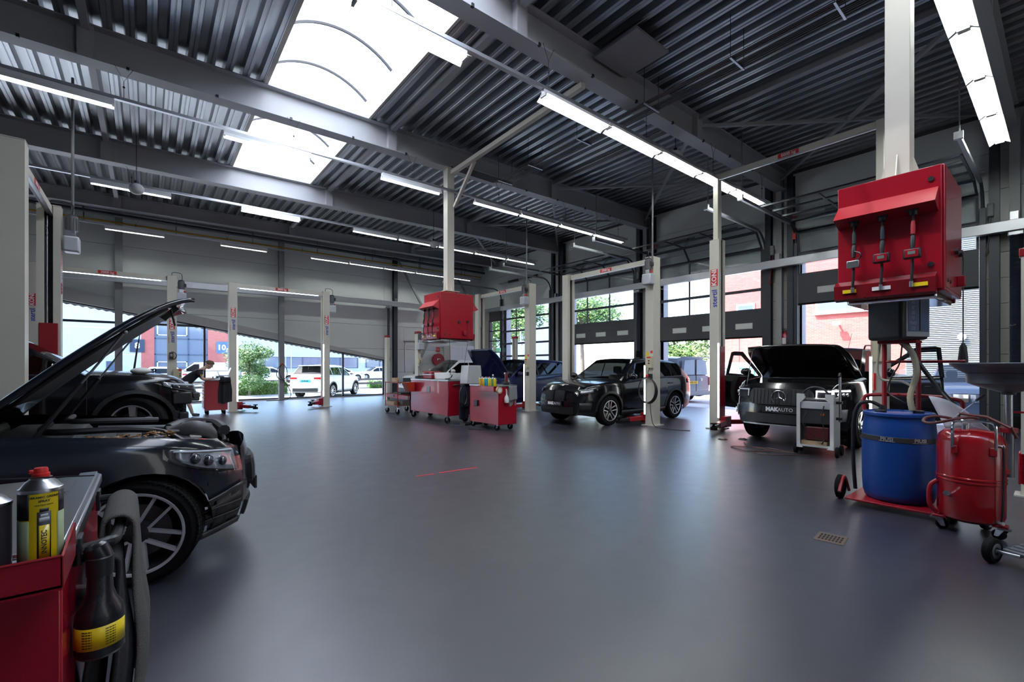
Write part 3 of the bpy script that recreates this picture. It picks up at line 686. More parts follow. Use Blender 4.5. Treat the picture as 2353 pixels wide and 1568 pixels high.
MB().lathe([(.012,1.66),(.03,1.62),(.04,1.5),(.04,1.46),(.02,1.455)], 10, Matrix.Translation((.6,-.4,0))).build('plug', black, o)
for yy, zz in ((-.1,2.8),(-.25,2.7)): MB().box(.47,.5,yy-.04,yy+.04,zz-.04,zz+.04).build('socket', redm, d1, bevel=.005)
d2 = dispenser('smaller looking red oil dispenser further back, hung above the two red workbenches', 5.98, 9.96, True)
m = MB(); m.tube([(.3,-.41,2.52),(.28,-.44,2.0),(.1,-.5,1.2)], .005, 5); m.build('reel_cable', black, d2)
m = MB(); m.tube([(-.2,-.38,2.1),(-.2,-.4,1.2)], .005, 5); m.build('reel_cable', black, d2)
o = MB().bar((5.98, 9.8, 6.3), (5.98, 5.4, 6.38), .1, .1).build('column_tie', cream, smooth=0); tag(struct(o), 'cream tie bar running from the far dispenser column towards the viewer', 'beam')
o = MB().bar((6.05, 9.8, 5.45), (6.05, 8.9, 6.3), .07, .07).build('column_brace', cream, smooth=0); tag(struct(o), 'cream slanted brace at the far dispenser column', 'brace')

# ================================================================ PIPES UNDER THE ROOF
pipes = thing('pipe_bundle', 'bundle of thin dark oil pipes on hangers linking the two dispensers', 'pipes', (7.45, 0, 6.36))
pd = [mat('pipe_dark', (.03,.034,.042), .4), mat('pipe_red', (.08,.015,.015), .4)]
for k, dx in enumerate((-.2,-.16,-.12,.02,.06,.1,.15,.2)):
    MB().tube([(dx, -.5, 0), (dx, 9.62-.04*k, 0), (dx-.02, 9.75-.04*k, 0), (-1.3, 9.75-.04*k, -.0)], .011, 6).build('pipe', pd[1 if k == 1 else 0], pipes)
for y in (.5, 2.0, 3.4, 5.0, 6.7, 8.3, 9.5):
    h = MB().box(-.24, .24, y-.015, y+.015, -.035, -.015).build('pipe_clamp', steel, pipes, smooth=0)
    for dx in (-.23, .23): MB().tube([(dx, y, -.03), (dx, y, zd(7.4)-6.36)], .005, 5).build('hanger_rod', blk, h)
    for dx in (-.18, -.14, .04, .08, .13, .18): MB().box(dx-.012, dx+.012, y-.02, y+.02, -.02, .016).build('pipe_clip', steel, h, smooth=0)
o = thing('cable_tray', 'short pale cable tray leading to the far dispenser column', 'tray', (6.7, 9.6, 6.42))
MB().box(-.6, .6, -.06, .06, -.02, .02).build('tray', alu, o, smooth=0)
# pipes along the back wall
for z, r, mm, d in ((6.32, .03, mat('gas_pipe_yellow', (.5,.28,.02), .5), 'thin yellow gas pipe'), (6.5, .06, dgrey, 'dark water pipe'), (6.2, .018, galv, 'thin galvanised pipe')):
    m = MB(); m.cyl((XL, YB-1.2 if r > .05 else YB-.9, z-.1), (XR-.6, YB-1.2 if r > .05 else YB-.9, z-.1), r, n=10); o = m.build('wall_pipe', mm); tag(o, d + ' running along the top of the back wall', 'pipe')
    for k in range(8):
        x = -4 + 2.4*k; y = YB-1.2 if r > .05 else YB-.9
        MB().box(x-.012, x+.012, y-.02, y+.02, z-.1, zd(x)-.02).build('pipe_hanger', galv, o, smooth=0)
# square board and globes under the deck
o = MB().box(6.1, 7.0, 4.36, 5.26, 6.84, 6.88).build('ceiling_board', mat('board_grey', (.34,.34,.36), .6), smooth=0); tag(o, 'square pale board fixed under the roof deck, upper right', 'board')
for k, (x, y, z, r, dd) in enumerate(((9.3, 5.62, 6.15, .17, 'right of the long bright light row'), (-.2, 13.9, 5.62, .15, 'near the left lights'), (7.9, 14.2, 5.75, .14, 'behind the far dispenser column'))):
    t = thing('globe_lamp', 'unlit white globe lamp hanging ' + dd, 'lamp', (x, y, z), 0, 'globe lamps')
    MB().sphere((0,0,0), r, 20, 12, (1,1,.9)).build('globe', wht2, t); MB().cyl((0,0,r*.85),(0,0,zd(x)-z-.03), .008, n=6).build('rod', blk, t); MB().cyl((0,0,r*.8),(0,0,r*.8+.07), .04, n=12).build('fitting', blk, t)
# conduits dropping to the benches
for x, y, z0, d in ((7.0, 14.0, 4.0, 'left of'), (5.2, 12.3, 0, '')):
    pass
o = MB().box(.45, 4.25, YB-.03, YB, 5.82, 5.87).build('cable_duct', white, smooth=0); tag(o, 'thin pale cable duct on the back wall between the columns', 'duct')
for y, z, d in ((4.98, 5.2, 'left of the raised door'), (9.52, 5.0, 'left of the second door')):
    o = MB().box(XR-.24, XR-.225, y-.04, y+.04, z-.14, z+.14).build('warning_sticker', stick_r, smooth=0); tag(o, 'small red warning sticker on the steel post ' + d, 'sticker')
for k, (y, z) in enumerate(((5.55, 4.85), (10.25, 4.85), (1.1, 4.85))):
    o = MB().box(XR-.3, XR-.2, y-.05, y+.05, z-.14, z+.14).build('door_motor', mat('motor_grey', (0,0,0)), bevel=.01); tag(o, 'small grey door motor high on the ' + ['second', 'third', 'nearest'][k] + ' pier', 'motor')
    MB().tube(smoothpath([(XR-.25,y,z-.14),(XR-.28,y+.02,z-.6),(XR-.27,y+.08,z-1.0),(XR-.26,y+.02,z-.9)],5), .008, 6).build('pull_cord', redm if k == 0 else black, o)
# exhaust hoses on the wall rails
def exhaust(x, y, zt, zb, r, d):
    t = thing('exhaust_hose', d, 'hose', (x, y, 0))
    N = int((zt-zb)/.02); prof = []
    m = MB(); pts = [(0, 0, zb + (zt-zb)*i/(2*N)) for i in range(2*N+1)]
    m.tube(pts, [r*(1 if i % 2 else .88) for i in range(2*N+1)], 12); m.build('hose', mat('hose_dark_blue', (.018,.024,.04), .45), t)
    MB().box(-.12, .12, -.12, .12, zt, zt+.1).build('trolley', steel, t, bevel=.02)
    MB().lathe([(r*1.15, zb-.25), (r*1.25, zb-.12), (r, zb)], 14).build('nozzle', rubber, t)
    return t
exhaust(9.02, YB-.34, 4.2, 1.9, .06, 'dark exhaust hose hanging from the back wall rail above the red capped post')
t = exhaust(XR-.34, .72, 4.18, .35, .1, 'ribbed dark blue exhaust hose hanging by the right edge pier')
MB().tube([(-.1,.0,2.3),(-.13,.05,2.28),(-.1,.1,2.3),(.1,0,2.3)], .012, 6).build('hose_clip', steel, t)
exhaust(XR-.34, 10.2, 4.18, 2.0, .06, 'dark exhaust hose hanging at the pier beside the third door')
# ================================================================ small wall things
t = thing('fire_extinguisher', 'red fire extinguisher on the pier left of the raised door', 'extinguisher', (XR-.12, 5.25, 1.95))
MB().lathe([(.02,0),(.085,.02),(.09,.06),(.09,.36),(.06,.44),(.03,.46),(.03,.5)], 16).build('cylinder', red, t)
m = MB(); m.box(-.02,.02,-.05,.07,.5,.53); m.box(-.02,.02,-.03,.09,.55,.57); m.build('handle', black, t, bevel=.003)
MB().tube(smoothpath([(0,-.03,.5),(-.05,-.12,.4),(-.08,-.1,.15),(-.09,-.02,.1)]), .012, 6).build('hose', black, t)
MB().box(-.095,-.07,-.05,.05,.12,.3).build('label', white, t, smooth=0)
t = thing('exit_sign', 'green lit exit sign over the glazed side door', 'sign', (XR-.3, 18.9, 2.18))
MB().box(-.02,.02,-.17,.17,0,.2).build('sign_box', emit('exit_green', (.0,.5,.2), .5), t, bevel=.004)
m = MB(); m.sphere((-.024,-.03,.14), .018, 8, 6); m.bar((-.024,-.03,.12),(-.024,-.03,.07),.012,.02); m.bar((-.024,-.03,.07),(-.024,.03,.03),.01,.016); m.bar((-.024,-.03,.07),(-.024,-.07,.03),.01,.016); m.bar((-.024,.07,.1),(-.024,.14,.1),.01,.012); m.build('running_figure', text_w, t)
t = thing('hose_reel', 'round red fire hose reel on the back wall right of the glazing', 'reel', (11.75, YB-.3, 1.75))
m = MB(); m.lathe([(.32,-.1),(.33,-.08),(.33,.08),(.32,.1),(.05,.1),(.05,-.1)], 28, Matrix.Rotation(pi/2,4,'X')); m.build('reel_disc', redm, t)
MB().cyl((0,-.12,0),(0,.29,0),.05).build('hub', black, t)
MB().box(-.1,.06,-.115,-.105,-.02,.07).build('label', white, t, smooth=0)
for x, z, d in ((11.9, 2.3, 'left of the white cupboard'), (12.9, 2.35, 'on the cupboard side')):
    t = thing('fire_sign', 'square red fire sign ' + d, 'sign', (x, YB-.02, z)); MB().box(-.11,.11,-.008,0,-.12,.12).build('plate', stick_r, t, smooth=0)
    m = MB(); m.tube(arc((-.03,-.01,.0), .05, 0, 2*pi, 14), .008, 5); m.bar((.06,-.01,-.07),(.06,-.01,.07),.02,.006); m.build('pictogram', text_w, t)
t = thing('wall_cupboard', 'tall pale cupboard standing at the back wall behind the white car', 'cupboard', (13.0, YB-.35, 0))
MB().box(-.75,.75,-.3,.3,0,2.5).build('carcass', white, t, bevel=.01)
for s in (-1,1): MB().box(min(s*.01,s*.73), max(s*.01,s*.73), -.32,-.3,.05,2.45).build('door', white, t, bevel=.005)
for z in (2.62, 2.72): MB().cyl((9.7, YB-.12, z),(12.2, YB-.12, z),.025).build('x', galv) if False else None
o = MB(); o.tube(smoothpath([(10.0,YB-.1,1.1),(10.0,YB-.1,2.5),(10.15,YB-.1,2.66),(12.4,YB-.1,2.66)],8), .03, 8); o = o.build('wall_pipe', galv); tag(o, 'bent galvanised pipe on the pale wall right of the dark column', 'pipe')
o = MB().bar((11.0,YB-.2,4.3),(9.6,YB-.2,6.6),.09,.09).build('wall_brace', grey, smooth=0); tag(struct(o), 'diagonal steel brace high on the back wall right part', 'brace')
o = MB().bar((14.2,YB-.2,4.6),(12.6,YB-.2,6.6),.09,.09).build('wall_brace', grey, smooth=0); tag(struct(o), 'diagonal steel brace high in the far corner', 'brace')
o = MB().bar((10.2,YB-.08,.4),(11.25,YB-.08,2.6),.12,.09).build('wall_brace', grey, smooth=0); tag(struct(o), 'pale diagonal brace low on the back wall behind the white car', 'brace')
# ================================================================ CARS
cglass = glass('car_glass', (.30, .34, .35), 1.1); cglass_d = glass('car_glass_dark', (.06, .065, .07), 1.1); cglass_c = glass('car_glass_clear', (.72, .78, .78), 1.1)
lensg = glass('lamp_lens', (.82, .85, .88), 1.2)
lampm = mat('lamp_inner', (.55, .57, .60), .2, .6); lampd = mat('lamp_dark', (.02, .02, .025), .2)
tail = mat('tail_light', (.42, .01, .012), .15, coat=.6)
seatm = mat('seat_black', (.018, .018, .02), .6)
drl = emit('daytime_light', (1, 1, .98), 14)
def paint(name, c, r=.2, metal=.25): return mat(name, c, r, metal*0, var=.02, coat=.35, spec=.35, rvar=.03, scale=30)
def lerp(a, b, t): return a + (b-a)*t
def sst(t): t = max(0, min(1, t)); return t*t*(3-2*t)
twb_ = mat('rim_inside', (.03,.03,.033), .3)
def wheel(parent, x, y, z, r, tw, rr, side, style, n=5, rim=None, spokec=None, disc=True, seg=40, steer=0, tread=0):
    """side = +1: outer face towards +y"""
    M = Matrix.Translation((x, y, z)) @ Matrix.Rotation(steer, 4, 'Z') @ Matrix.Rotation(-side*pi/2, 4, 'X')     # local z -> outwards
    h = tw/2
    ty = MB().lathe([(rr-.01,-h+.01),(rr+.01,-h),(r-.035,-h),(r-.008,-h+.02),(r,-h+.045),(r,h-.045),(r-.008,h-.02),(r-.035,h),(rr+.012,h-.004),(rr-.004,h-.012)], seg, M, False, False)
    t = ty.build('wheel', rubber, parent)
    if tread:
        tm = MB()
        for q in range(tread):
            for k, yy in enumerate((-.4, -.14, .14, .4)):
                B = M @ Matrix.Rotation(2*pi*(q+.5*(k%2))/tread, 4, 'Z'); zz = yy*tw*.92
                tm.box(r-.004, r+.004, -pi*r/tread*.7, pi*r/tread*.7, zz-tw*.09, zz+tw*.09, B)
        tm.build('tread', rubber, t, smooth=0)['kind'] = 'stuff'
    rim = rim or alu; sp = spokec or rim
    MB().lathe([(rr+.004,h-.006),(rr+.002,h+.002),(rr-.012,h+.0),(rr-.016,h-.01)], seg, M, False, False).build('rim_lip', rim if style != 'twin' else sp, t)
    MB().lathe([(rr-.016,h-.01),(rr-.022,h-.03),(rr-.03,-h+.02)], seg, M, False, False).build('rim', twb_, t)
    MB().lathe([(rr-.03,-h+.03),(.02,-h+.03)], 20, M, False, False).build('rim_back', black, t)
    if disc: MB().lathe([(rr*.66,h-.12),(rr*.66,h-.1),(.06,h-.1)], 24, M, True, False).build('brake_disc', mat('brake_disc', (.12,.12,.125), .35, .8), t)
    hubz = h-.03
    MB().lathe([(.075,hubz-.05),(.07,hubz),(.045,hubz+.006),(.03,hubz+.012),(.0005,hubz+.014)], 18, M, True, False).build('hub', rim, t)
    for k in range(n):
        A = M @ Matrix.Rotation(2*pi*k/n + .3, 4, 'Z')
        m = MB()
        if style == 'twin':              # two slim bars per spoke forming a wide v
            for s in (-1, 1):
                a0 = .055; b0 = .115*rr/.25
                pts = [(.055, s*.012), (rr-.012, s*b0), (rr-.012, s*b0 - s*.022), (.06, s*.012 - s*.018)]
                for zz, nm in ((hubz, 0),):
                    vs = [A @ Vector((p[0], p[1], lerp(hubz, h-.006, (p[0]-.05)/(rr-.05)) )) for p in pts] + [A @ Vector((p[0], p[1], lerp(hubz, h-.006, (p[0]-.05)/(rr-.05)) - .035)) for p in pts]
                    m.add(vs, [(0,1,2,3),(7,6,5,4),(0,4,5,1),(1,5,6,2),(2,6,7,3),(3,7,4,0)])
            m.build('spoke', sp, t, smooth=0)
        else:
            w0, w1 = (.03, .045) if style == 'wide' else (.022, .028)
            pts = [(.05, -w0), (rr-.012, -w1), (rr-.012, w1), (.05, w0)]
            vs = [A @ Vector((p[0], p[1], lerp(hubz, h-.008, (p[0]-.05)/(rr-.05)))) for p in pts] + [A @ Vector((p[0], p[1]*1.15, lerp(hubz, h-.008, (p[0]-.05)/(rr-.05)) - .04)) for p in pts]
            m.add(vs, [(0,1,2,3),(7,6,5,4),(0,4,5,1),(1,5,6,2),(2,6,7,3),(3,7,4,0)]); m.build('spoke', sp, t, smooth=0)
    return t
class Car:
    def __init__(s, label, P, loc, rz, name='car', cat='car', group=None):
        D = dict(L=4.5, W=1.83, H=1.62, wb=2.68, fo=.84, r=.345, rr=.235, tw=.22, gc=.2, zh0=.86, zh1=1.04, zb0=1.0, zb1=1.1, xc=-.5, xw=-1.25, xr=-3.0, xg=-3.55, zt=1.05, roofw=.72, tail_c=.16, nose_c=.3,
                 doors=((-1.55,-.42),(-2.62,-1.56)), wins=((-1.62,-.45),(-2.58,-1.66),(-3.15,-2.64)), glass=cglass, wheel='twin', wn=5, rim=alu, spoke=None, arch=.055, lean=.3, hood_open=0, door_open=(), cladding=None, hood_x=None, stub=False, lamps=True, tails=True, seg=40, interior=True, mirrors=True, handle=None, no_nose=False, drop=1.0, tread=0, trim=blk, armour=None, tlean=.05, rail=False)
        D.update(P); s.P = D; P = D
        s.root = thing(name, label, cat, loc, rz, group); s.xf, s.xb = P['fo'], P['fo'] - P['L']
        s.build()
    def w(s, x):
        P = s.P; h = P['W']/2; t = (x - (s.xf-.95))/.95; u = ((s.xb+.8) - x)/.8
        return h*(1 - P['nose_c']*max(0, t)**2.8 - P['tail_c']*max(0, u)**2.6)
    def zs(s, x):
        P = s.P
        if x > P['xc']:
            t = (s.xf - x)/(s.xf - P['xc']); return lerp(P['zh0']-.06, P['zb0'], max(0, t)**.62) - P['drop']*.13*max(0, 1-(s.xf-x)/.2)**2
        if x > P['xg']: return lerp(P['zb0'], P['zb1'], (P['xc']-x)/(P['xc']-P['xg']))
        t = (P['xg']-x)/(P['xg']-s.xb); return lerp(P['zb1'], P['zt'], max(0, min(1, t)))
    def ztop(s, x):
        P = s.P; z = s.zs(x)
        if x > P['xc']: t = (s.xf-x)/(s.xf-P['xc']); return max(z + .0, lerp(P['zh0'], P['zh1'], max(0, t)**.7)) + .012*sin(pi*min(1, max(0, t))) - P['drop']*.1*max(0, 1-(s.xf-x)/.2)**2
        return z + .02
    def zbot(s, x):
        P = s.P; z = P['gc']; Rr = P['r'] + P['arch']
        for xa in (0, -P['wb']):
            d = x - xa
            if abs(d) < Rr: z = max(z, P['r'] + sqrt(Rr*Rr - d*d)*1.0)
        if x > s.xf - .5: z += .06*sst((x - s.xf + .5)/.5)
        if x < s.xb + .5: z += .1*sst((s.xb + .5 - x)/.5)
        return z
    def yz(s, x, z):
        P = s.P; w = s.w(x); g = P['gc']; zsx = s.zs(x); zm = lerp(g, zsx, .55)
        return w*(1 - .085*max(0, (zm-z)/(zm-g))**2 - .045*max(0, (z-zm)/max(.05, zsx-zm))**2)
    def warp(s, x, y, z):
        P = s.P; k = sst((x - s.xf + .55)/.55); dx = 0
        if k > 0: dx -= k*(P['lean']*max(0, z-.55)**1.4 + .14*max(0, (.42-z)/.42)**1.5)
        k = sst((s.xb + .6 - x)/.6)
        if k > 0: dx += k*(P['tlean']*max(0, z-.7) + .16*max(0, (.5-z)/.5)**1.5)
        return Vector((x+dx, y, z))
    def sp(s, x, z, side, off=0):
        y = s.yz(x, z) + off; return s.warp(x + (off if x > s.xf-.5 else -off if x < s.xb+.5 else 0)*.6, side*y, z)
    def patch(s, name, m, xa, xb, za, zb, side, off=.006, nx=6, nz=3, parent=None, thick=.012):
        """za, zb: functions of t in 0..1 from xa to xb"""
        rows = []; fa = za if callable(za) else (lambda t: za); fb = zb if callable(zb) else (lambda t: zb)
        for i in range(nx+1):
            t = i/nx; x = lerp(xa, xb, t); rows.append([s.sp(x, lerp(fa(t), fb(t), k/nz), side, off) for k in range(nz+1)])
        o = MB().grid(rows).build(name, m, parent or s.root)
        if thick: q = o.modifiers.new('t', 'SOLIDIFY'); q.thickness = thick; q.offset = 0
        return o
    def cap(s, fr, y, z):
        yc = s.w(s.xf if fr else s.xb); p = s.warp(s.xf if fr else s.xb, y, z); b_ = (.11 if fr else .05)*(1-min(1, abs(y)/yc)**2.2)
        return p + Vector((b_ if fr else -b_, 0, 0))
    def stations(s):
        P = s.P; xs = {s.xf, s.xf-.02, s.xf-.06, s.xf-.12, s.xf-.2, s.xf-.3, s.xf-.42, s.xb, s.xb+.02, s.xb+.06, s.xb+.14, s.xb+.25, s.xb+.4, P['xc'], P['xg']}
        for xa in (0, -P['wb']):
            Rr = P['r']+P['arch']
            for i in range(-9, 10): xs.add(xa + Rr*sin(i/9*pi/2)*.9995)
            xs |= {xa+Rr+.01, xa-Rr-.01}
        x = s.xf - .5
        while x > s.xb + .4: xs.add(x); x -= .2
        for a, b in P['doors']: xs |= {a-.005, a+.005, b-.005, b+.005}
        for a, b in P['wins']: xs |= {a, b}
        xs |= {P['xw'], P['xr'], P['xw']-.1, P['xr']+.12}
        for k in range(1, 5): xs.add(lerp(P['xc'], P['xw'], k/5)); xs.add(lerp(P['xr'], P['xg'], k/5))
        out = []
        for x in sorted(xs, reverse=True):
            if not out or out[-1] - x > .0035: out.append(x)
        if out[-1] != s.xb: out.append(s.xb)
        return out
    def zroof(s, x):
        P = s.P; H = P['H']
        if x >= P['xw']:
            t = (P['xc']-x)/(P['xc']-P['xw']); return lerp(s.zs(P['xc']), H-.025, t**.93) 
        if x >= P['xr']:
            t = (P['xw']-x)/(P['xw']-P['xr']); return H - .025 + .1*t*(1-t) - .03*t*t
        t = (P['xr']-x)/(P['xr']-P['xg']); return lerp(H-.055, s.zs(P['xg'])+.0, t**1.1)
    def build(s):
        P = s.P; xs = s.stations(); root = s.root; body = MB(); parts = {}; K = 6
        hx = P['hood_x'] if P['hood_x'] is not None else s.xf - .14
        sec = []
        for x in xs:
            zb, z1 = s.zbot(x), s.zs(x) - .035; w = s.w(x); a = []
            for k in range(K): z = lerp(zb, z1, k/(K-1)); a.append((s.yz(x, z), z))
            zt = s.ztop(x); ysh = s.yz(x, s.zs(x))
            a.append((ysh*.985, s.zs(x))); a.append((ysh*.93, lerp(s.zs(x), zt, .35)+.008)); a.append((ysh*.62, lerp(s.zs(x), zt, .75)+.012)); a.append((ysh*.3, zt+.012)); a.append((0, zt+.014))
            sec.append(a)
        def part(k): return parts.setdefault(k, MB())
        for i in range(len(xs)-1):
            xm = (xs[i]+xs[i+1])/2
            for j in range(len(sec[0])-1):
                for sd in (1, -1):
                    dst = body; gap = False
                    if j < K:
                        for q, (a, b) in enumerate(P['doors']):
                            if j < 1: continue
                            if a+.004 < xm < b-.004: dst = part(('door', q, sd))
                            elif abs(xm-a) < .005 or abs(xm-b) < .005: dst = part(('gap',))
                    else:
                        if P['xg']+.0 < xm < P['xc']: 
                            if P['stub'] : pass
                            else: continue
                        elif P['xc'] <= xm < hx and j >= K+1: dst = part(('bonnet',))
                    q = [s.warp(xs[i+di], sd*sec[i+di][j+dj][0], sec[i+di][j+dj][1]) for di, dj in ((0,0),(1,0),(1,1),(0,1))]
                    if P['no_nose'] and xm > P['no_nose'] and j < 4: continue
                    dst.add(q if sd > 0 else q[::-1], [(0,1,2,3)])
        for i in ((0,) if not P['no_nose'] else ()) + (len(xs)-1,):
            NC = 12; rows = []; zz0 = sec[i][0][1]
            for j in range(len(sec[0])):
                y, z = sec[i][j]; rows.append([s.cap(i == 0, y*(1-2*k/NC), z) for k in range(NC+1)])
            body.grid(rows)
        # greenhouse
        gx = [x for x in xs if P['xg']-.001 <= x <= P['xc']+.001]; gs = []
        for x in gx:
            z0 = s.zs(x)-.004; zr = max(s.zroof(x), z0+.012); f = (zr-z0)/(P['H']-z0); yb = s.yz(x, s.zs(x))*.972; ye = lerp(yb*.985, P['W']/2*P['roofw'], min(1, f)); ze = zr - .055*min(1, f*1.5)
            a = [(lerp(yb, ye, v), lerp(z0, ze, v)) for v in (0,.07,.88,1)]
            a += [(ye*.93, zr-.02*f), (ye*.7, zr+.0), (ye*.35, zr+.016), (0, zr+.022)]; gs.append((a, f))
        for i in range(len(gx)-1):
            xm = (gx[i]+gx[i+1])/2; fm = (gs[i][1]+gs[i+1][1])/2
            for j in range(7):
                for sd in (1, -1):
                    dk = None
                    for q, (a, b) in enumerate(P['doors']):
                        if a < xm < b: dk = q
                    if j == 0: key = ('trim', sd)
                    elif j == 1:
                        key = ('pillar',)
                        for wq, (a, b) in enumerate(P['wins']):
                            if a < xm < b and fm > .12: key = ('side_window', wq, sd)
                    elif j == 2: key = ('roof',)
                    elif xm > P['xw']: key = ('pillar',) if j == 3 else ('windscreen',)
                    elif xm < P['xr']: key = ('pillar',) if j == 3 else ('rear_window',)
                    else: key = ('roof',)
                    if dk is not None and (dk, sd) in P['door_open'] and j < 3:
                        key = ('doorglass' if key[0] == 'side_window' else 'doorframe', dk, sd)
                    q = [Vector((gx[i+di], sd*gs[i+di][0][j+dj][0], gs[i+di][0][j+dj][1])) for di, dj in ((0,0),(1,0),(1,1),(0,1))]
                    part(key).add(q if sd > 0 else q[::-1], [(0,1,2,3)])
        pm = P['paint']; s.body = body.build('body', pm, root, smooth=40, recalc=True)
        s.parts = {}
        for k, m in parts.items():
            nm = k[0]
            if nm in ('doorglass', 'doorframe'): continue
            mm = {'door': pm, 'gap': black, 'bonnet': pm, 'trim': P['trim'], 'pillar': P.get('pillarm', pm), 'roof': P.get('roofm', pm), 'side_window': P.get('sglass', P['glass']), 'windscreen': P['glass'], 'rear_window': P.get('sglass', P['glass'])}[nm]
            o = m.build({'gap': 'door_gap', 'trim': 'window_trim', 'pillar': 'window_frame'}.get(nm, nm), mm, root, smooth=40); s.parts[k] = o
        s.hinge = Vector((P['xc']+.05, 0, P['zh1']-.02))
        if P['hood_open'] and ('bonnet',) in s.parts:
            b = s.parts[('bonnet',)]; A = Matrix.Translation(s.hinge) @ Matrix.Rotation(-P['hood_open'], 4, 'Y') @ Matrix.Translation(-s.hinge)
            b.data.transform(A); b.data.materials.append(black); q = b.modifiers.new('t', 'SOLIDIFY'); q.thickness = .03; q.offset = 0; q.material_offset = 0; s.hoodM = A
        for (dq, sd) in P['door_open']:
            o = s.parts.get(('door', dq, sd)); a, b = P['doors'][dq]
            hv = Vector((b, sd*s.yz(b, .7), 0)); A = Matrix.Translation(hv) @ Matrix.Rotation(-sd*R(P.get('door_angle', 62)), 4, 'Z') @ Matrix.Translation(-hv)
            o.data.transform(A); q = o.modifiers.new('t', 'SOLIDIFY'); q.thickness = .06; q.offset = 0
            for nm, mm in (('doorframe', pm), ('doorglass', P.get('dglass', cglass_c))):
                k = (nm, dq, sd)
                if k in parts:
                    if nm == 'doorframe':
                        ys_ = sorted((Vector(p) for p in parts[k].v), key=lambda p: -p.x)
                        top_ = {}
                        for p in parts[k].v:
                            kx = round(p[0], 3)
                            if kx not in top_ or p[2] > top_[kx][2]: top_[kx] = p
                        pl_ = [Vector(top_[q_]) for q_ in sorted(top_, reverse=True)]
                        low = [min((p for p in parts[k].v if abs(p[0]-e_.x) < .01), key=lambda p: p[2]) for e_ in (pl_[0], pl_[-1])]
                        fb_ = MB().tube([Vector(low[0])] + pl_ + [Vector(low[1])], .035, 6); fb_.xf(A); fb_.build('window_surround', pm, o)
                    g = parts[k].xf(A).build('door_frame' if nm == 'doorframe' else 'door_glass', mm, o, smooth=40)
                    if nm == 'doorframe': q = g.modifiers.new('t', 'SOLIDIFY'); q.thickness = .035; q.offset = 0
            s.doorA = getattr(s, 'doorA', {}); s.doorA[(dq, sd)] = A
        # underside and wheel housings
        R_ = P['r']+P['arch']; W2 = P['W']/2
        u = MB(); u.box(-P['wb']+R_+.02, -R_-.02, -W2*.88, W2*.88, P['gc']+.0, P['gc']+.12); u.box(s.xb+.2, s.xf-.25, -W2*.55, W2*.55, P['gc']+.06, P['gc']+.22)
        u.build('underbody', black, root, smooth=0)
        for xa in (0, -P['wb']):
            for sd in (1, -1):
                m = MB(); n = 14; r2 = R_+.004
                rows = [[(xa + r2*cos(t), sd*yy, P['r'] + r2*sin(t)) for t in [pi*k/n for k in range(n+1)]] for yy in (W2*.94, W2*.5)]
                m.grid(rows); m.add([(xa + r2*cos(pi*k/n), sd*W2*.5, P['r']+r2*sin(pi*k/n)) for k in range(n+1)], [tuple(range(n+1))]); m.build('wheel_housing', black, root)
                wheel(root, xa, sd*(s.yz(xa, P['r']*1.6)-P['tw']/2-.012), P['r'], P['r'], P['tw'], P['rr'], sd, P['wheel'], P['wn'], P['rim'], P['spoke'], seg=P['seg'], steer=P.get('steer', 0) if xa == 0 else 0, tread=P['tread'] if xa == 0 and sd < 0 else 0)
                if P['cladding']:
                    rows = []
                    for k in range(n+1):
                        t = pi*k/n
                        def pt(rr_, off): x = xa+rr_*cos(t); z = max(P['gc'], P['r']+rr_*sin(t)); return s.sp(x, z, sd, off)
                        rows.append([pt(R_-.004, -.03), pt(R_, .012), pt(R_+.05, .012), pt(R_+.055, .0)])
                    MB().grid(rows).build('arch_trim', P['cladding'], root)
        if P['cladding']:
            for sd in (1, -1): s.patch('sill_trim', P['cladding'], -R_-.03, -P['wb']+R_+.03, P['gc']-.0, P['gc']+.12, sd, .01, 6, 2)
        if P['interior']:
            xcab0, xcab1 = P['xc'], P['xg']
            MB().box(xcab1-.1, xcab0-.02, -W2*.8, W2*.8, P['gc']+.1, P['gc']+.25).build('cabin_floor', seatm, root, smooth=0)
            MB().box(xcab0-.38, xcab0+.03, -W2*.82, W2*.82, P['zb0']-.3, P['zb0']-.015).build('dashboard', seatm, root, bevel=.05)
            sx = P['xw']-.55
            for sd in (1, -1):
                st = MB().box(sx-.08, sx+.08, sd*.37-.24, sd*.37+.24, .55, P['zb0']+.12, ).build('front_seat', seatm, root, bevel=.06)
                MB().box(sx-.1, sx, sd*.37-.13, sd*.37+.13, P['zb0']+.16, P['zb0']+.36).build('headrest', seatm, st, bevel=.04)
            if s.xb < -3.0: MB().box(P['xr']+.15, P['xr']+.35, -W2*.7, W2*.7, .55, P['zb1']+.05).build('rear_seat', seatm, root, bevel=.06)
            yw = .37
            m = MB(); c = Vector((P['xc']-.5, yw, P['zb0']-.02)); m.tube([c + Vector((-.05*sin(t)-.0, .18*cos(t), .18*sin(t))) for t in [2*pi*k/20 for k in range(20)]], .014, 6, True); m.bar(c+Vector((0,-.17,0)), c+Vector((0,.17,0)), .03); m.build('steering_wheel', black, root)
        if P['mirrors']:
            for sd in (1, -1):
                A = s.doorA.get((0, sd)) if hasattr(s, 'doorA') else None
                x = P['xc']-.22; y = sd*(s.yz(x, s.zs(x))+.13); z = s.zs(x)+.1
                m = MB(); m.sphere((x, y, z), .11, 14, 8, (.75, 1.0, .72)); m.bar((x-.02, y-sd*.1, z-.05), (x-.02, y-sd*.2, z-.09), .05, .04)
                if A: m.xf(A)
                o = m.build('door_mirror', P.get('mirrorm', pm), root)
                g = MB(); g.sphere((x-.07, y, z), .085, 12, 6, (.2, 1, .75))
                if A: g.xf(A)
                g.build('mirror_glass', chrome, o)
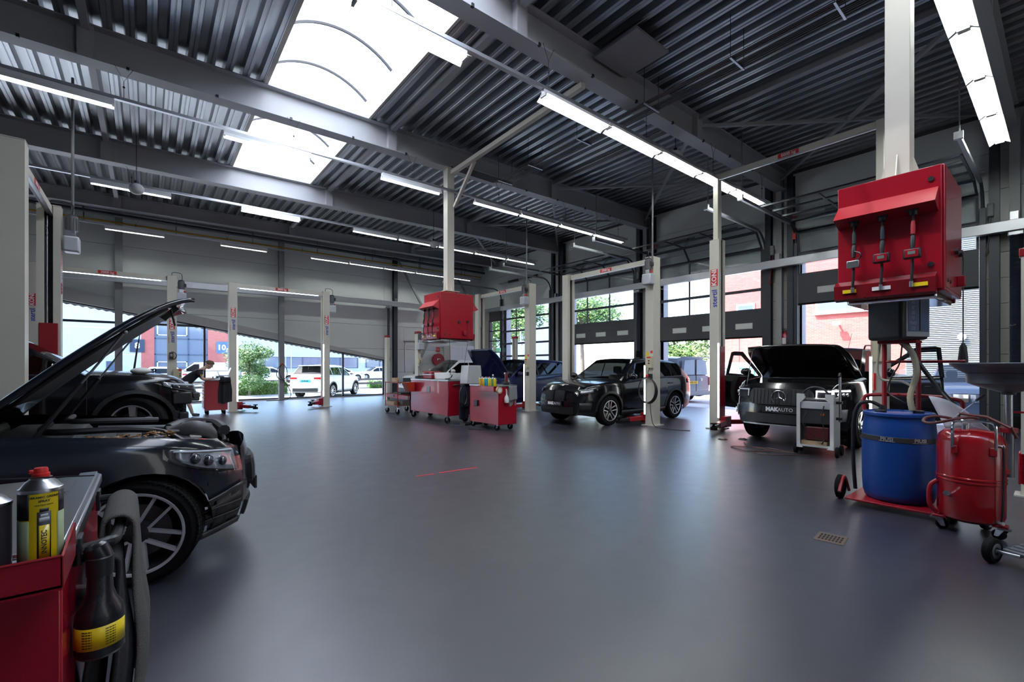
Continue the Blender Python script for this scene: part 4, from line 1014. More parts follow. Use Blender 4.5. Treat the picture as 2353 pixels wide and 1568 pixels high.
        for q, (a, b) in enumerate(P['doors']):
            for sd in (1, -1):
                z = s.zs(a) - .16; p0 = s.sp(a+.08, z, sd, .022); p1 = s.sp(a+.26, z, sd, .022)
                m = MB().bar(p0, p1, .018, .026)
                if hasattr(s, 'doorA') and (q, sd) in s.doorA: m.xf(s.doorA[(q, sd)])
                m.build('door_handle', P['handle'] or pm, s.parts.get(('door', q, sd), root), bevel=.004)
        if P['lamps']:
            z0 = P['zh0']
            for sd in (1, -1):
                h = s.patch('headlamp', lampd, s.xf-.46, s.xf-.015, lambda t: z0-.075-.09*t, lambda t: z0-.0-.055*t, sd, .004, 8, 3)
                s.patch('lamp_reflector', lampm, s.xf-.33, s.xf-.05, lambda t: z0-.115-.04*t, lambda t: z0-.05-.045*t, sd, .012, 6, 2, h)
                s.patch('light_guide', P.get('drl', lampm), s.xf-.4, s.xf-.03, lambda t: z0-.035-.05*t, lambda t: z0-.02-.05*t, sd, .014, 6, 1, h, .006)
        if P['tails']:
            for sd in (1, -1): s.patch('tail_light', tail, s.xb+.32, s.xb+.005, lambda t: P['zt']-.14, lambda t: P['zt']-.02, sd, .008, 6, 2)
            m = MB(); x = s.cap(False, s.w(s.xb)*.8, P['zt']-.1).x - .01
            m.box(x-.012, x+.01, -s.w(s.xb)*.98, -.42, P['zt']-.15, P['zt']-.06); o = m.build('tail_light', tail, root, bevel=.004)
            MB().box(x-.012, x+.01, .42, s.w(s.xb)*.98, P['zt']-.15, P['zt']-.06).build('tail_light', tail, root, bevel=.004)
        if P['rail']:
            for sd in (1, -1):
                yr = P['W']/2*P['roofw']*.93; MB().tube(smoothpath([(P['xw']-.15, sd*yr, P['H']-.03), (P['xw']-.3, sd*yr, P['H']+.03), (P['xr']+.1, sd*yr, P['H']+.03), (P['xr']-.05, sd*yr, P['H']-.04)]), .015, 6).build('roof_rail', P['rail'], root)
    def front(s, y0, y1, z0, z1, off=.008, name='grille', m=black, parent=None, bevel=.0, thick=.02, rr=0):
        nx = max(1, int(abs(y1-y0)/.08)); nz = 2 if not rr else 8; rows = []
        for k in range(nz+1):
            z = lerp(z0, z1, k/nz); e = 0
            if rr: v = abs(2*k/nz-1); e = rr*max(0, v-.4)**2*2.7
            rows.append([s.cap(True, lerp(y0+e*(1 if y1 > y0 else -1), y1-e*(1 if y1 > y0 else -1), i/nx), z) + Vector((off, 0, 0)) for i in range(nx+1)])
        o = MB().grid(rows).build(name, m, parent or s.root, smooth=0)
        q = o.modifiers.new('t', 'SOLIDIFY'); q.thickness = thick; q.offset = 0
        return o
    def plate(s, z, words, m, tm, rear=False, size=.09, w=.52, bold=None):
        x = (s.cap(False, 0, z).x - .012) if rear else (s.cap(True, 0, z).x + .03); d = -1 if rear else 1
        p = MB().box(min(x, x-d*.012), max(x, x-d*.012), -w/2, w/2, z-.06, z+.06).build('number_plate', m, s.root, bevel=.004)
        M = face((x + d*.002, 0, z), (0, d, 0), (0, 0, 1))
        if bold:
            text(bold, size, tm, M @ Matrix.Translation((-.112, 0, 0)), p, 'lettering', .0008, .006); text(words, size*.92, tm, M @ Matrix.Translation((.105, 0, 0)), p, 'lettering', .0008, -.0005)
        else: text(words, size, tm, M, p, 'lettering', .0008, .003)
        return p
    def kidney(s, zc, h=.2, w=.32, m=black, frame=None):
        for sd in (1, -1):
            f = s.front(*sorted((sd*.02, sd*(.02+w))), zc-h/2, zc+h/2, .02, 'grille', frame or blk, None, .012, .06)
            s.front(*sorted((sd*.035, sd*(.005+w))), zc-h/2+.016, zc+h/2-.016, .026, 'grille_inner', black, f, .0, .03)
            for k in range(7): y = sd*(.05 + k*(w-.06)/6); s.front(y-.006, y+.006, zc-h/2+.014, zc+h/2-.014, .034, 'grille_slat', m, f)
    def lower_grille(s, z0, z1, yw=.55, m=black): s.front(-yw, yw, z0, z1, .006, 'lower_grille', m)

P_x1 = dict(L=4.5, W=1.84, H=1.63, wb=2.69, fo=.86, r=.36, rr=.245, zh0=.93, zh1=1.1, zb0=1.06, zb1=1.16, xc=-.48, xw=-1.2, xr=-3.05, xg=-3.5, zt=1.1, gc=.22)
bk = paint('paint_black', (.004, .004, .006), .15); wp = paint('paint_white', (.80, .81, .82), .25, 0.0); bl = paint('paint_blue', (.008, .012, .06)); dg = paint('paint_dark_grey', (.011, .014, .021), .16, .5)
twin_k = mat('wheel_black', (.02,.02,.022), .25)
# black SUV in the middle right
c = Car('black compact SUV with closed bonnet and dealer plate, between the lift posts', dict(P_x1, paint=bk, glass=cglass, sglass=cglass_d, cladding=blk, rim=twin_k, spoke=alu, trim=blk), (8.6, 7.78, 0), pi + R(-1.5))
c.kidney(.72, .24, .3, blk); c.lower_grille(.3, .46); c.plate(.53, 'AUTO', black, text_w, bold='MAK')
for sd in (1, -1): c.patch('bumper_intake', black, c.xf-.3, c.xf-.04, .36, .56, sd, .004)
MB().lathe([(.001,.004),(.035,.004),(.04,0)], 18, Matrix.Translation(c.warp(c.xf,0,.93)+Vector((-.1,0,.03)))@Matrix.Rotation(.5,4,'Y')).build('bonnet_badge', chrome, c.root)
# dark blue SUV with open bonnet
c = Car('dark blue SUV with its bonnet raised, on the lift behind the small workbench', dict(P_x1, paint=bl, H=1.66, hood_open=R(60), sglass=cglass_d), (8.7, 12.2, 0), pi)
c.kidney(.72, .24, .3, blk); c.lower_grille(.3, .46)
MB().box(-.42, .6, -.7, .7, .55, .8).build('engine_cover', black, c.root, bevel=.05)
MB().tube([c.hinge+Vector((.1,.65,0)), c.hoodM@Vector((.35,.62,.9))], .008, 6).build('bonnet_strut', black, c.root)
# white SUV on the four-post lift
c = Car('white SUV parked on the four-post lift in the far corner', dict(P_x1, paint=wp, cladding=blk, glass=cglass, sglass=cglass_d), (8.85, 16.6, .06), pi)
c.kidney(.74, .26, .32, black, chrome); c.lower_grille(.3, .5)
# ---------------- black pickup with raised bonnet and open doors
P_px = dict(L=5.3, W=1.9, H=1.8, wb=3.15, fo=.95, r=.39, rr=.24, tw=.25, zh0=1.1, zh1=1.24, zb0=1.2, zb1=1.26, xc=-.42, xw=-1.1, xr=-2.35, xg=-2.7, zt=1.2, gc=.32, nose_c=.22, lean=.2, doors=((-1.4,-.4),(-2.3,-1.41)), wins=((-1.45,-.45),(-2.3,-1.5)), cladding=blk, roofw=.76)
c = Car('black pickup with raised bonnet, open doors and star emblem, right side', dict(P_px, paint=bk, hood_open=R(36), door_open=((0,1),(0,-1)), sglass=cglass_d, glass=cglass, rail=blk, wheel='wide', wn=6, rim=twin_k, door_angle=66, lamps=False), (9.65, 3.2, 0), pi)
s = c
g = c.front(-.5, .5, .74, 1.02, .02, 'grille', black, None, .03, .06, .06)
for k in range(15): y = -.44 + .88*k/14; c.front(y-.008, y+.008, .76, 1.0, .052, 'grille_slat', mat('slat_grey', (.06,.06,.065), .3, .6), g)
e = Vector((c.cap(True,0,.88).x+.06, 0, .88))
m = MB(); m.tube([e + Vector((0,.115*cos(t),.115*sin(t))) for t in [2*pi*k/28 for k in range(28)]], .008, 8, True); em = m.build('star_emblem', chrome, c.root)
for k in range(3):
    a = pi/2 + 2*pi*k/3; d_ = Vector((0,cos(a),sin(a))); n_ = Vector((0,-sin(a),cos(a)))
    MB().add([e+n_*.016, e+d_*.112, e-n_*.016, e+Vector((.014,0,0))], [(0,1,3),(1,2,3),(2,0,3),(0,2,1)]).build('star_arm', chrome, em, smooth=0)
c.plate(.66, 'AUTO', black, text_w, bold='MAK', size=.095, w=.56)
c.front(-.6, .6, .42, .58, .0, 'lower_grille', black); c.front(-.62, .62, .375, .4, .03, 'bumper_trim', chrome)
for sd in (1, -1):
    h = c.patch('headlamp', lampd, c.xf-.42, c.xf+.0, .86, 1.04, sd, .006, 8, 3)
    lit = drl if sd == 1 else lampm
    c.patch('light_strip', drl if sd > 0 else mat('lamp_white', (.8,.82,.85), .3), c.xf-.4, c.xf-.02, .995, 1.02, sd, .016, 6, 1, h, .006)
    c.patch('light_strip', drl if sd > 0 else mat('lamp_white', (.8,.82,.85), .3), c.xf-.05, c.xf-.015, .88, 1.0, sd, .016, 2, 3, h, .006)
    c.front(*sorted((sd*.53, sd*.735)), .86, 1.03, .012, 'headlamp_front', lampd, h); c.front(*sorted((sd*.53, sd*.735)), .99, 1.008, .03, 'light_strip', drl if sd > 0 else mat('lamp_white', (.8,.82,.85), .3), h); c.front(*sorted((sd*.535, sd*.55)), .88, .99, .03, 'light_strip', drl if sd > 0 else mat('lamp_white', (.8,.82,.85), .3), h)
    for k in range(3):
        p = c.sp(c.xf-.12-.09*k, .94, sd, .012); MB().sphere(p, .03, 12, 8).build('projector', chrome, h)
    c.patch('fog_panel', grey, c.xf-.3, c.xf-.02, .5, .7, sd, .012, 6, 3)
    p = c.sp(c.xf-.1, .6, sd, .02); q = (c.sp(c.xf-.1, .6, sd, .05)-p).normalized()
    MB().cyl(p, p+q*.02, .05, n=18).build('fog_lamp', chrome, c.root)
MB().box(-.35, .7, -.75, .75, .7, .95).build('engine_bay', black, c.root, smooth=0)
for a in ((-.2,.5,-.5,.3,.95,1.06),(.2,.6,.35,.65,.95,1.08),(-.2,.1,.3,.6,.95,1.04)): MB().box(a[0],a[1],a[2],a[3],a[4],a[5]).build('engine_cover', seatm, c.root, bevel=.03)
MB().box(.1,.2,.2,.3,1.04,1.09).build('filler_cap', stick_r, c.root, bevel=.01)
MB().tube([(.55,-.78,.98), c.hoodM@Vector((.6,-.7,1.14))], .006, 6).build('bonnet_stay', steel, c.root)
MB().tube([(-1.5,.35,1.8),(-1.72,.35,2.1)], .004, 5).build('aerial', black, c.root)
# ================================================================ CARS ON THE LEFT
# dark grey saloon in the foreground, bonnet raised
twb = mat('wheel_gloss_black', (.02,.02,.024), .2)
P_cc = dict(paint=dg, L=4.7, W=1.81, H=1.44, wb=2.84, fo=.62, r=.336, rr=.262, tw=.235, gc=.16, zh0=.85, zh1=1.07, zb0=1.0, zb1=1.02, xc=-.85, hood_x=.62, xw=-1.5, xr=-2.7, xg=-3.4, zt=1.0, wheel='twin', wn=5, rim=twb, spoke=mat('diamond_cut', (.78,.79,.81), .28, .55, var=.01, rvar=.01), seg=72, hood_open=R(49), drop=.3, tread=76, steer=R(-15), arch=.05,
    doors=((-1.75,-.62),(-2.75,-1.76)), wins=((-1.8,-.65),(-2.7,-1.84)), glass=cglass, lean=.28, nose_c=.42, lamps=False)
CC = Car('dark grey saloon in the left foreground, bonnet raised, silver spoked black wheel', P_cc, (-.03, 4.63, 0), 0)
c = CC
rt = c.root
# headlamp: deep housing with clear lens and projectors
for sd in (1, -1):
    z0 = .86
    h = c.patch('headlamp', lampd, c.xf-.50, c.xf-.03, lambda t: z0-.05-.19*t**.6, lambda t: z0+.0-.06*t, sd, .003, 12, 4)
    c.patch('lamp_reflector', lampm, c.xf-.44, c.xf-.05, lambda t: z0-.065-.165*t**.65, lambda t: z0-.01-.065*t, sd, .008, 10, 4, h)
    for k, (dx, dz, r_) in enumerate(((.33,-.088,.034),(.245,-.118,.036),(.15,-.14,.03))):
        p = c.sp(c.xf-dx, z0+dz, sd, .012); q = (c.sp(c.xf-dx, z0+dz, sd, .05)-p).normalized()
        MB().cyl(p-q*.01, p+q*.014, r_+.01, r_+.004, 20).build('projector_ring', chrome, h); MB().sphere(p+q*.008, r_, 16, 10).build('projector', mat('projector_dark', (.02,.025,.04), .05, spec=1), h)
    c.patch('light_guide', mat('lamp_white', (.8,.82,.85), .3), c.xf-.46, c.xf-.06, lambda t: z0-.025-.06*t, lambda t: z0-.012-.055*t, sd, .016, 10, 1, h, .006)
    c.patch('lens', lensg, c.xf-.51, c.xf-.02, lambda t: z0-.055-.19*t**.6, lambda t: z0+.008-.055*t, sd, .028, 12, 4, h, 0)
    c.patch('bumper_intake', black, c.xf-.36, c.xf-.02, lambda t: .26+.04*t, lambda t: .36+.1*t, sd, .003, 8, 4)
    for k in range(2): c.patch('intake_fin', blk, c.xf-.32, c.xf-.02, .31+.07*k, .32+.075*k, sd, .016, 8, 1)
    c.patch('canard', dg, c.xf-.4, c.xf-.0, lambda t: .40+.1*t, lambda t: .425+.11*t, sd, .022, 8, 1)
    c.patch('front_splitter', blk, c.xf-.34, c.xf-.0, lambda t: .175+.03*t, lambda t: .215+.03*t, sd, .014, 8, 1, None, .02)
    p = c.sp(c.xf-.24, .57, sd, .004); q = (c.sp(c.xf-.24, .57, sd, .03)-p).normalized(); MB().cyl(p, p+q*.004, .013, n=14).build('parking_sensor', black, rt)
    c.patch('wheel_vent', black, .42, .52, .2, .46, sd, .004, 3, 3)
c.front(-.37, .37, .46, .68, .012, 'grille', black, None, 0, .03, .04); c.front(-.4,.4,.22,.33,.006,'lower_grille',black)
for k in range(12): y=-.32+k*.64/11; c.front(y-.005,y+.005,.48,.66,.03,'grille_slat',chrome)
MB().box(c.cap(True,0,.5).x+.01, c.cap(True,0,.5).x+.03, -.26, .26, .38, .49).build('number_plate', black, rt, bevel=.004)
# wheel bolts and calliper details
# engine bay
OLD = set(bpy.data.objects)
bay = MB().prism([(-.66,-.68),(.22,-.66),(.46,-.4),(.46,.4),(.22,.66),(-.66,.68)], .45, .62, 'z').build('engine_bay', black, rt, smooth=0)
eg = mat('engine_cover_grey', (.10,.10,.105), .5); eg2 = mat('engine_plastic', (.035,.035,.038), .5)
m = MB(); m.grid([[(x, y, .86 - .05*((x+.1)/.4)**2 - .06*(y/.34)**2 - .10*sst((abs(y)-.27)/.08)) for y in [-.34+.68*k/12 for k in range(13)]] for x in [-.42+.72*i/14 for i in range(15)]]); o = m.build('engine_cover', eg, rt); q = o.modifiers.new('t','SOLIDIFY'); q.thickness=.05
for k in range(4): MB().box(-.3+.15*k,-.22+.15*k,-.2,.2,.845,.862).build('cover_rib', eg2, o, bevel=.008)
# cowl / cabin filter cover with grille and fallen leaves on the near side
m = MB(); m.prism([(-.76,.90),(-.36,.885),(-.3,.80),(-.76,.80)], -.66, .66, 'y'); cw = m.build('cowl_cover', eg2, rt, bevel=.01)
m = MB(); m.prism([(-.5,.86),(.14,.845),(.1,.80),(-.5,.80)], -.66, -.38, 'y'); gc_ = m.build('cowl_grille_base', eg2, rt, bevel=.008)
for k in range(26): MB().box(-.4+.02*k,-.39+.02*k,-.64,-.4,.853-.0006*k,.866-.0006*k).build('grille_slat', black, gc_, smooth=0)
m = MB(); m.tube(smoothpath([(-.55,.3,.93),(-.5,-.3,.925),(-.1,-.36,.915),(.12,-.38,.88),(.25,-.5,.80)],6), .022, 8); m.build('seal_strip', black, rt)
m = MB(); m.tube(smoothpath([(-.45,.62,.95),(-.42,.1,.955),(-.2,.05,.95),(.1,.1,.93)],6), .02, 8); m.build('air_duct', eg2, rt)
m = MB(); m.tube(smoothpath([(.2,-.05,.82),(.32,-.12,.87),(.42,-.1,.83),(.45,.0,.75)],6), .055, 12); m.build('intake_pipe', eg, rt)
o = MB().lathe([(.1,.70),(.13,.72),(.135,.82),(.12,.86),(.02,.875)], 26, Matrix.Translation((.36,.2,0))).build('air_filter', eg2, rt)
for k in range(4):
    MB().box(.26+.05*k, .285+.05*k, .13+.015*abs(k-1.5), .27-.015*abs(k-1.5), .868, .882).build('filter_rib', black, o, bevel=.004)
MB().tube(smoothpath([(.18,.3,.82),(.3,.4,.85),(.5,.32,.84),(.56,.1,.8)],6), .05, 10).build('air_hose', eg2, rt)
m = MB(); m.prism([(.30,.79),(.50,.755),(.50,.69),(.30,.69)], -.42, .42, 'y'); o = m.build('slam_panel', mat('panel_pale', (.32,.31,.28), .5), rt, bevel=.008)
MB().tube(smoothpath([(.40,-.58,.745),(.50,-.34,.755),(.545,0,.76),(.50,.34,.755),(.40,.58,.745)],6), .016, 8).build('bonnet_seal', black, rt)
MB().lathe([(.04,.76),(.045,.79),(.02,.80)], 16, Matrix.Translation((.36,-.35,0))).build('filler_cap', stick_r, rt)
for k in range(5): MB().tube(smoothpath([(-.1+.1*k,-.36,.8),(.0+.1*k,-.45,.77),(.12+.1*k,-.52,.8)],5), .012, 6).build('wiring', black, rt)
MB().box(.05,.3,-.66,-.46,.66,.79).build('fuse_box', eg2, rt, bevel=.02)
MB().tube([(-.3,.66,.84),(.4,.62,.80)],.016,6).build('strut_brace', steel, rt)
for o in set(bpy.data.objects) - OLD:
    if o.parent == rt: o.location.z += .05
# bonnet underside liner, gas struts, latch hardware
A = c.hoodM
m = MB(); rows = []
for i in range(11):
    x = lerp(-.6, c.xf-.2, i/10); rows.append([A @ Vector((x, y*s_w, c.ztop(x)-.032-.012*(abs(y)/.6)**2)) for y in [-.6+1.2*k/8 for k in range(9)] for s_w in (min(1, .2+(c.w(x))/.9*.85),)])
o = m.grid(rows).build('bonnet_liner', mat('liner_black', (.014,.014,.016), .6), rt); q = o.modifiers.new('t','SOLIDIFY'); q.thickness = .02
MB().box(-.07,.07,-.02,.02,-.02,.02, A @ Matrix.Translation((c.xf-.17,.05,c.ztop(c.xf-.17)-.06))).build('bonnet_latch', black, o, smooth=0)
MB().tube([A@Vector((c.xf-.16,-.12,c.ztop(c.xf-.16)-.05)), A@Vector((c.xf-.24,-.16,c.ztop(c.xf-.2)-.16))], .008, 6).build('safety_catch', black, o)
for sd in (1, -1):
    p0 = Vector((-.55, sd*.70, .90)); p1 = A @ Vector((.12, sd*.66, c.ztop(.12)-.06)); d_ = (p1-p0)
    g = MB().cyl(p0, p0+d_*.55, .014, n=10).build('gas_strut', black, rt); MB().cyl(p0+d_*.5, p1, .007, n=8).build('strut_rod', steel, g)
    MB().sphere(p1, .016, 8, 6).build('strut_joint', steel, g)
MB().lathe([(.001,.0),(.02,.004),(.0005,.006)],16,Matrix.Translation((c.cap(True,0,.6).x,0,.74))).build('badge', chrome, rt)
# dry leaves in the cowl
lm = [mat('dry_leaf', (.30,.15,.06), .8, var=.3, scale=20), mat('dry_leaf_pale', (.45,.32,.2), .8, var=.3, scale=20)]
random.seed(3); LV = []
for k in range(42):
    x = -.02 + random.uniform(-.3,.2); y = 4.07 + random.gauss(0,.05); z = .925+random.uniform(0,.022); r_ = random.uniform(.016,.034); a = random.uniform(0,6.28)
    M = Matrix.Translation((x,y,z)) @ Matrix.Rotation(a,4,'Z') @ Matrix.Rotation(random.uniform(-.6,.6),4,'X') @ Matrix.Rotation(random.uniform(-.5,.5),4,'Y')
    m = MB(); m.add([M@Vector(p) for p in ((-r_,0,0),(-r_*.2,r_*.55,.006),(r_,0,0),(-r_*.2,-r_*.55,.006),(-r_*.2,0,-.004))], [(0,4,1),(4,2,1),(0,3,4),(3,2,4)])
    o = m.build('dry_leaf', lm[k%3==0]); q = o.modifiers.new('t','SOLIDIFY'); q.thickness=.0015
    tag(o, 'curled dry brown leaf lying in the pile on the cowl grille', 'leaf', 'dry leaves on the cowl grille')
# black SUV behind it, front bumper taken off
P_au = dict(paint=bk, L=4.9, W=1.93, H=1.69, wb=2.93, fo=.72, steer=R(-20), r=.375, rr=.262, tw=.25, gc=.22, zh0=.98, zh1=1.12, zb0=1.06, zb1=1.14, xc=-.52, xw=-1.4, xr=-3.2, xg=-3.8, zt=1.1, wheel='wide', wn=5, rim=alu, spoke=alu, seg=48, cladding=blk, no_nose=.42, lamps=False, glass=cglass_d, sglass=cglass_d, nose_c=.3,
    doors=((-1.75,-.5),(-2.85,-1.76)), wins=((-1.8,-.55),(-2.8,-1.88),(-3.4,-2.9)))
AU = Car('black SUV on the left lift with its front bumper taken off', P_au, (-.13, 9.22, .23), 0); c = AU; rt = c.root
MB().box(.3,.5,-.62,.62,.3,.85).build('radiator_pack', black, rt, bevel=.02)
m = MB(); m.bar((.56,-.66,.55),(.56,.66,.55),.08,.12); m.build('crash_beam', blk, rt, bevel=.01)
for sd in (1,-1):
    h = c.patch('headlamp', mat('lamp_case', (.5,.52,.55), .2), c.xf-.4, c.xf+.02, lambda t: .90-.12*t, lambda t: .955-.05*t, sd, .01, 8, 3, None, .05)
    c.patch('lamp_reflector', lampd, c.xf-.3, c.xf, lambda t: .88-.07*t, lambda t: .92-.03*t, sd, .035, 6, 2, h); c.patch('lens', lensg, c.xf-.42, c.xf+.04, lambda t: .89-.12*t, lambda t: .965-.05*t, sd, .045, 8, 3, h, 0)
    MB().box(.42,.66,sd*.72-.1,sd*.72+.1,.62,.8).build('sensor_bracket', black, rt, bevel=.02)
    MB().box(.5,.62,sd*.74-.08,sd*.74+.08,.24,.5).build('side_cooler', black, rt, bevel=.02)
    MB().box(.615,.62,sd*.74-.03,sd*.74+.02,.3,.45).build('label', white, rt, smooth=0)
    for k in range(4): MB().tube(smoothpath([(.35,sd*(.6+.05*k),.75-.05*k),(.55+.03*k,sd*(.78-.03*k),.62-.08*k),(.5,sd*(.66+.04*k),.4),(.42,sd*.7,.3)],5), .009, 6).build('wiring', [black, eg2, black, steel][k], rt)
m = MB(); m.box(.62,.78,-.52,-.34,.64,.78); o = m.build('radar_unit', mat('radar_case', (.05,.05,.05), .4), rt, bevel=.02); MB().box(.74,.79,-.5,-.38,.70,.765).build('radar_face', steel, o, bevel=.01)
MB().cyl((.45,-.66,.7),(.58,-.66,.7),.07,n=16).build('horn', black, rt)
# filter housing and inspection lamp left on the wing edge
o = thing('work_lamp', 'white dome lamp lying on the black car wing', 'lamp', (-.07, 8.66, 1.33)); MB().sphere((0,0,.02),.09,16,10,(1.4,1,.55)).build('dome', wht2, o); MB().tube(smoothpath([(.1,0,.03),(.16,0,.05),(.17,.03,.02),(.14,.03,0)]),.01,6).build('handle', black, o)
o = MB().tube([(-.16,8.75,1.3),(-.12,8.76,1.65),(-.075,8.77,1.98)],[.016,.012,.004],6).build('bonnet_prop', black); tag(o, 'thin dark prop rod standing at the black car bonnet', 'rod')
# ================================================================ WORKBENCHES AND TROLLEYS
cast_m = mat('castor_grey', (.16,.16,.17), .4, .5)
def castor(parent, x, y, z, r=.06, rz=0.0, swivel=True):
    """z = underside of the frame"""
    m = MB(); m.box(x-.04, x+.04, y-.04, y+.04, z-.012, z); fk = m.build('castor', steel, parent, smooth=0)
    A = Matrix.Translation((x,y,0)) @ Matrix.Rotation(rz,4,'Z')
    for s in (-1,1): MB().prism([(-.02,z-.01),(.035,z-.01),(.05,r-.01),(.02,r-.01)], s*.03-.003, s*.03+.003, 'y', A).build('castor_fork', steel, fk, smooth=0)
    w_ = MB(); w_.lathe([(r*.5,-.022),(r*.92,-.022),(r,-.012),(r,.012),(r*.92,.022),(r*.5,.022)], 20, A @ Matrix.Translation((.035,0,r)) @ Matrix.Rotation(pi/2,4,'X')); w_.build('castor_wheel', rubber, fk)
    MB().cyl(A@Vector((.035,-.034,r)), A@Vector((.035,.034,r)), .012, n=10).build('axle', steel, fk)
def bench(label, x0, x1, y0, y1, zb, zt, cw=.06):
    t = thing('workbench', label, 'workbench', ((x0+x1)/2, (y0+y1)/2, 0), 0, 'red rolling workbenches')
    a, b, c, d = x0-(x0+x1)/2, x1-(x0+x1)/2, y0-(y0+y1)/2, y1-(y0+y1)/2
    MB().box(a, b, c, d, zb, zt-.03).build('cabinet', red, t, bevel=.006)
    MB().box(a-.012, b+.012, c-.012, d+.012, zt-.035, zt).build('worktop', steel, t, bevel=.006)
    for x in (a+.07, b-.07):
        for y in (c+.09, d-.09): castor(t, x, y, zb, cw, 2.0)
    return t
tb = bench('long red workbench with steel top, left of the small one', 5.74, 6.4, 9.6, 11.6, .19, 1.08, .08)
MB().box(-.345,-.33,-.1,.06,.74,.9).build('hook_plate', grey, tb, bevel=.004)
m = MB(); m.prism([(-.36,.72),(-.36,.98),(-.62,.98),(-.5,.72)], .72, 1.0, 'y'); m.build('corner_bin', mat('bin_orange', (.5,.05,.02), .4), tb, bevel=.004)
MB().tube(smoothpath([(-.2,-1.02,.95),(-.05,-1.07,.96),(.25,-1.07,.96),(.32,-1.02,.95)],5), .016, 8).build('push_handle', black, tb)
MB().box(.02,.16,-1.004,-1.0,.96,1.02).build('label', white, tb, smooth=0)
MB().cyl((.28,-1.06,.42),(.28,-1.0,.42),.12,n=20).build('cable_reel', redm, tb)
sb = bench('small red workbench with spray cans and a towel, right of the long one', 5.94, 6.45, 7.82, 8.93, .13, 1.0, .065)
MB().box(-.34,-.255,-.5,.12,.86,.98).build('can_tray', red, sb, bevel=.004)
MB().box(-.3,-.255,.2,.34,.5,.64).build('cutter_holder', black, sb, bevel=.01)
fb = bench('red workbench in the near left corner with spray cans and a towel rail', -1.1, -.15, 1.44, 2.38, .13, 1.0, .07)
# objects on benches -------------------------------------------------------------
def place(root, p): root.location = Vector(p)
def spraycan(label, p, body, cap, h=.2, r=.0325, grp='spray cans on the small workbench'):
    t = thing('spray_can', label, 'spray can', p, 0, grp)
    MB().lathe([(r*.94,0),(r,.004),(r,h*.8),(r*.97,h*.81)], 22).build('can_body', body, t)
    MB().lathe([(r*1.02,h*.805),(r*1.03,h*.82),(r*.96,h*.835),(r*.6,h*.9),(r*.45,h*.915)], 22).build('dome', steel, t)
    MB().lathe([(r*.5,h*.91),(r*.5,h*.955),(r*.3,h*.96),(r*.3,h),(.0005,h)], 16).build('spray_cap', cap, t)
    return t
cb = {k: mat('can_'+k, v, .35, var=.03) for k, v in dict(yellow=(.8,.6,.01), cyan=(.02,.35,.5), black=(.015,.015,.015), green=(.1,.35,.1), white=(.7,.7,.65), orange=(.7,.25,.02)).items()}
seq = [('yellow','black'),('orange','white'),('yellow','black'),('cyan','white'),('cyan','orange'),('yellow','white'),('yellow','black'),('green','white'),('yellow','black')]
for i, (a, b) in enumerate(seq):
    spraycan('%s spray can with %s cap, %s from the left on the small workbench' % (a, b, ORD[i]), (5.9-.005, 8.43-.068*i, .985), cb[a], cb[b])
# foreground cans
yb = mat('can_yellow_big', (.78,.56,.008), .3, var=.02, coat=.4); kb = mat('can_dark_print', (.035,.03,.035), .35)
def bigcan(label, p, r, h, colr, nozzle):
    t = thing('spray_can', label, 'spray can', p, 0, 'spray cans in the near tray')
    MB().lathe([(r*.95,0),(r,.005),(r,h*.80)], 40).build('can_body', colr, t)
    MB().lathe([(r*1.03,h*.79),(r*1.035,h*.805),(r*1.02,h*.82),(r*.95,h*.825),(r*.72,h*.875),(r*.52,h*.9),(r*.5,h*.905)], 40).build('dome', steel, t)
    MB().lathe([(r*.52,h*.9),(r*.53,h*.915),(r*.36,h*.92)], 24).build('valve_rim', chrome, t)
    return t
cx, cyy, cz = -.168, 1.315, .992; r_, h_ = .0325, .222
y1 = bigcan('yellow grease spray can with red nozzle in the near left tray', (cx, cyy, cz), r_, h_, yb, stick_r)
def wrap(name, a0, a1, z0, z1, m, parent, r=r_, off=.0006, n=10):
    rows = [[((r+off)*cos(a0+(a1-a0)*i/n), (r+off)*sin(a0+(a1-a0)*i/n), z) for z in (z0, z1)] for i in range(n+1)]
    o = MB().grid(rows).build(name, m, parent); q = o.modifiers.new('t','SOLIDIFY'); q.thickness=.0004; q.offset=0; return o
# direction from the can to the viewer, in the can's own frame
va = atan2(-cyy, -cx)
wrap('black_band', va-1.9, va-.52, h_*.56, h_*.795, black, y1)
wrap('green_panel', va-1.9, va-.52, .004, h_*.55, mat('label_green', (.30,.36,.20), .5, var=.1, scale=200), y1)
wrap('green_panel', va+.78, va+1.9, .004, h_*.6, mat('label_green', (0,0,0)), y1)
wrap('black_band', va+.86, va+1.9, h_*.6, h_*.795, black, y1)
def wraptext(s, size, m, r, ang, z, parent, vertical=False, bold=0, off=.0009):
    """lettering bent round a cylinder of radius r at angle ang"""
    o = text(s, size, m, Matrix.Rotation(pi/2,4,'Z') if vertical else Matrix.Identity(4), parent, 'lettering', .0003, bold)
    for v in o.data.vertices:
        a = ang + v.co.x/r; rr = r + off + v.co.z; v.co = Vector((rr*cos(a), rr*sin(a), z + v.co.y))
    return o
vc = va + .14
wraptext('CERAMIC GREASE', .0056, text_k, r_, vc, h_*.755, y1, bold=.00012); wraptext('SPRAY', .0058, text_k, r_, vc, h_*.72, y1, bold=.00012); wraptext('HIGH TEMP GREASE', .003, text_k, r_, vc, h_*.685, y1)
bx = wrap('black_badge', vc-.3, vc+.3, .04, h_*.625, black, y1, off=.0008)
wrap('badge_gable', vc-.2, vc+.2, h_*.625, h_*.655, black, y1, off=.0008)
wrap('yellow_field', vc-.23, vc+.23, .046, h_*.505, yb, y1, off=.0012)
wraptext('INNOTEC', .0105, text_k, r_, vc, .079, y1, True, .0002, .0015)
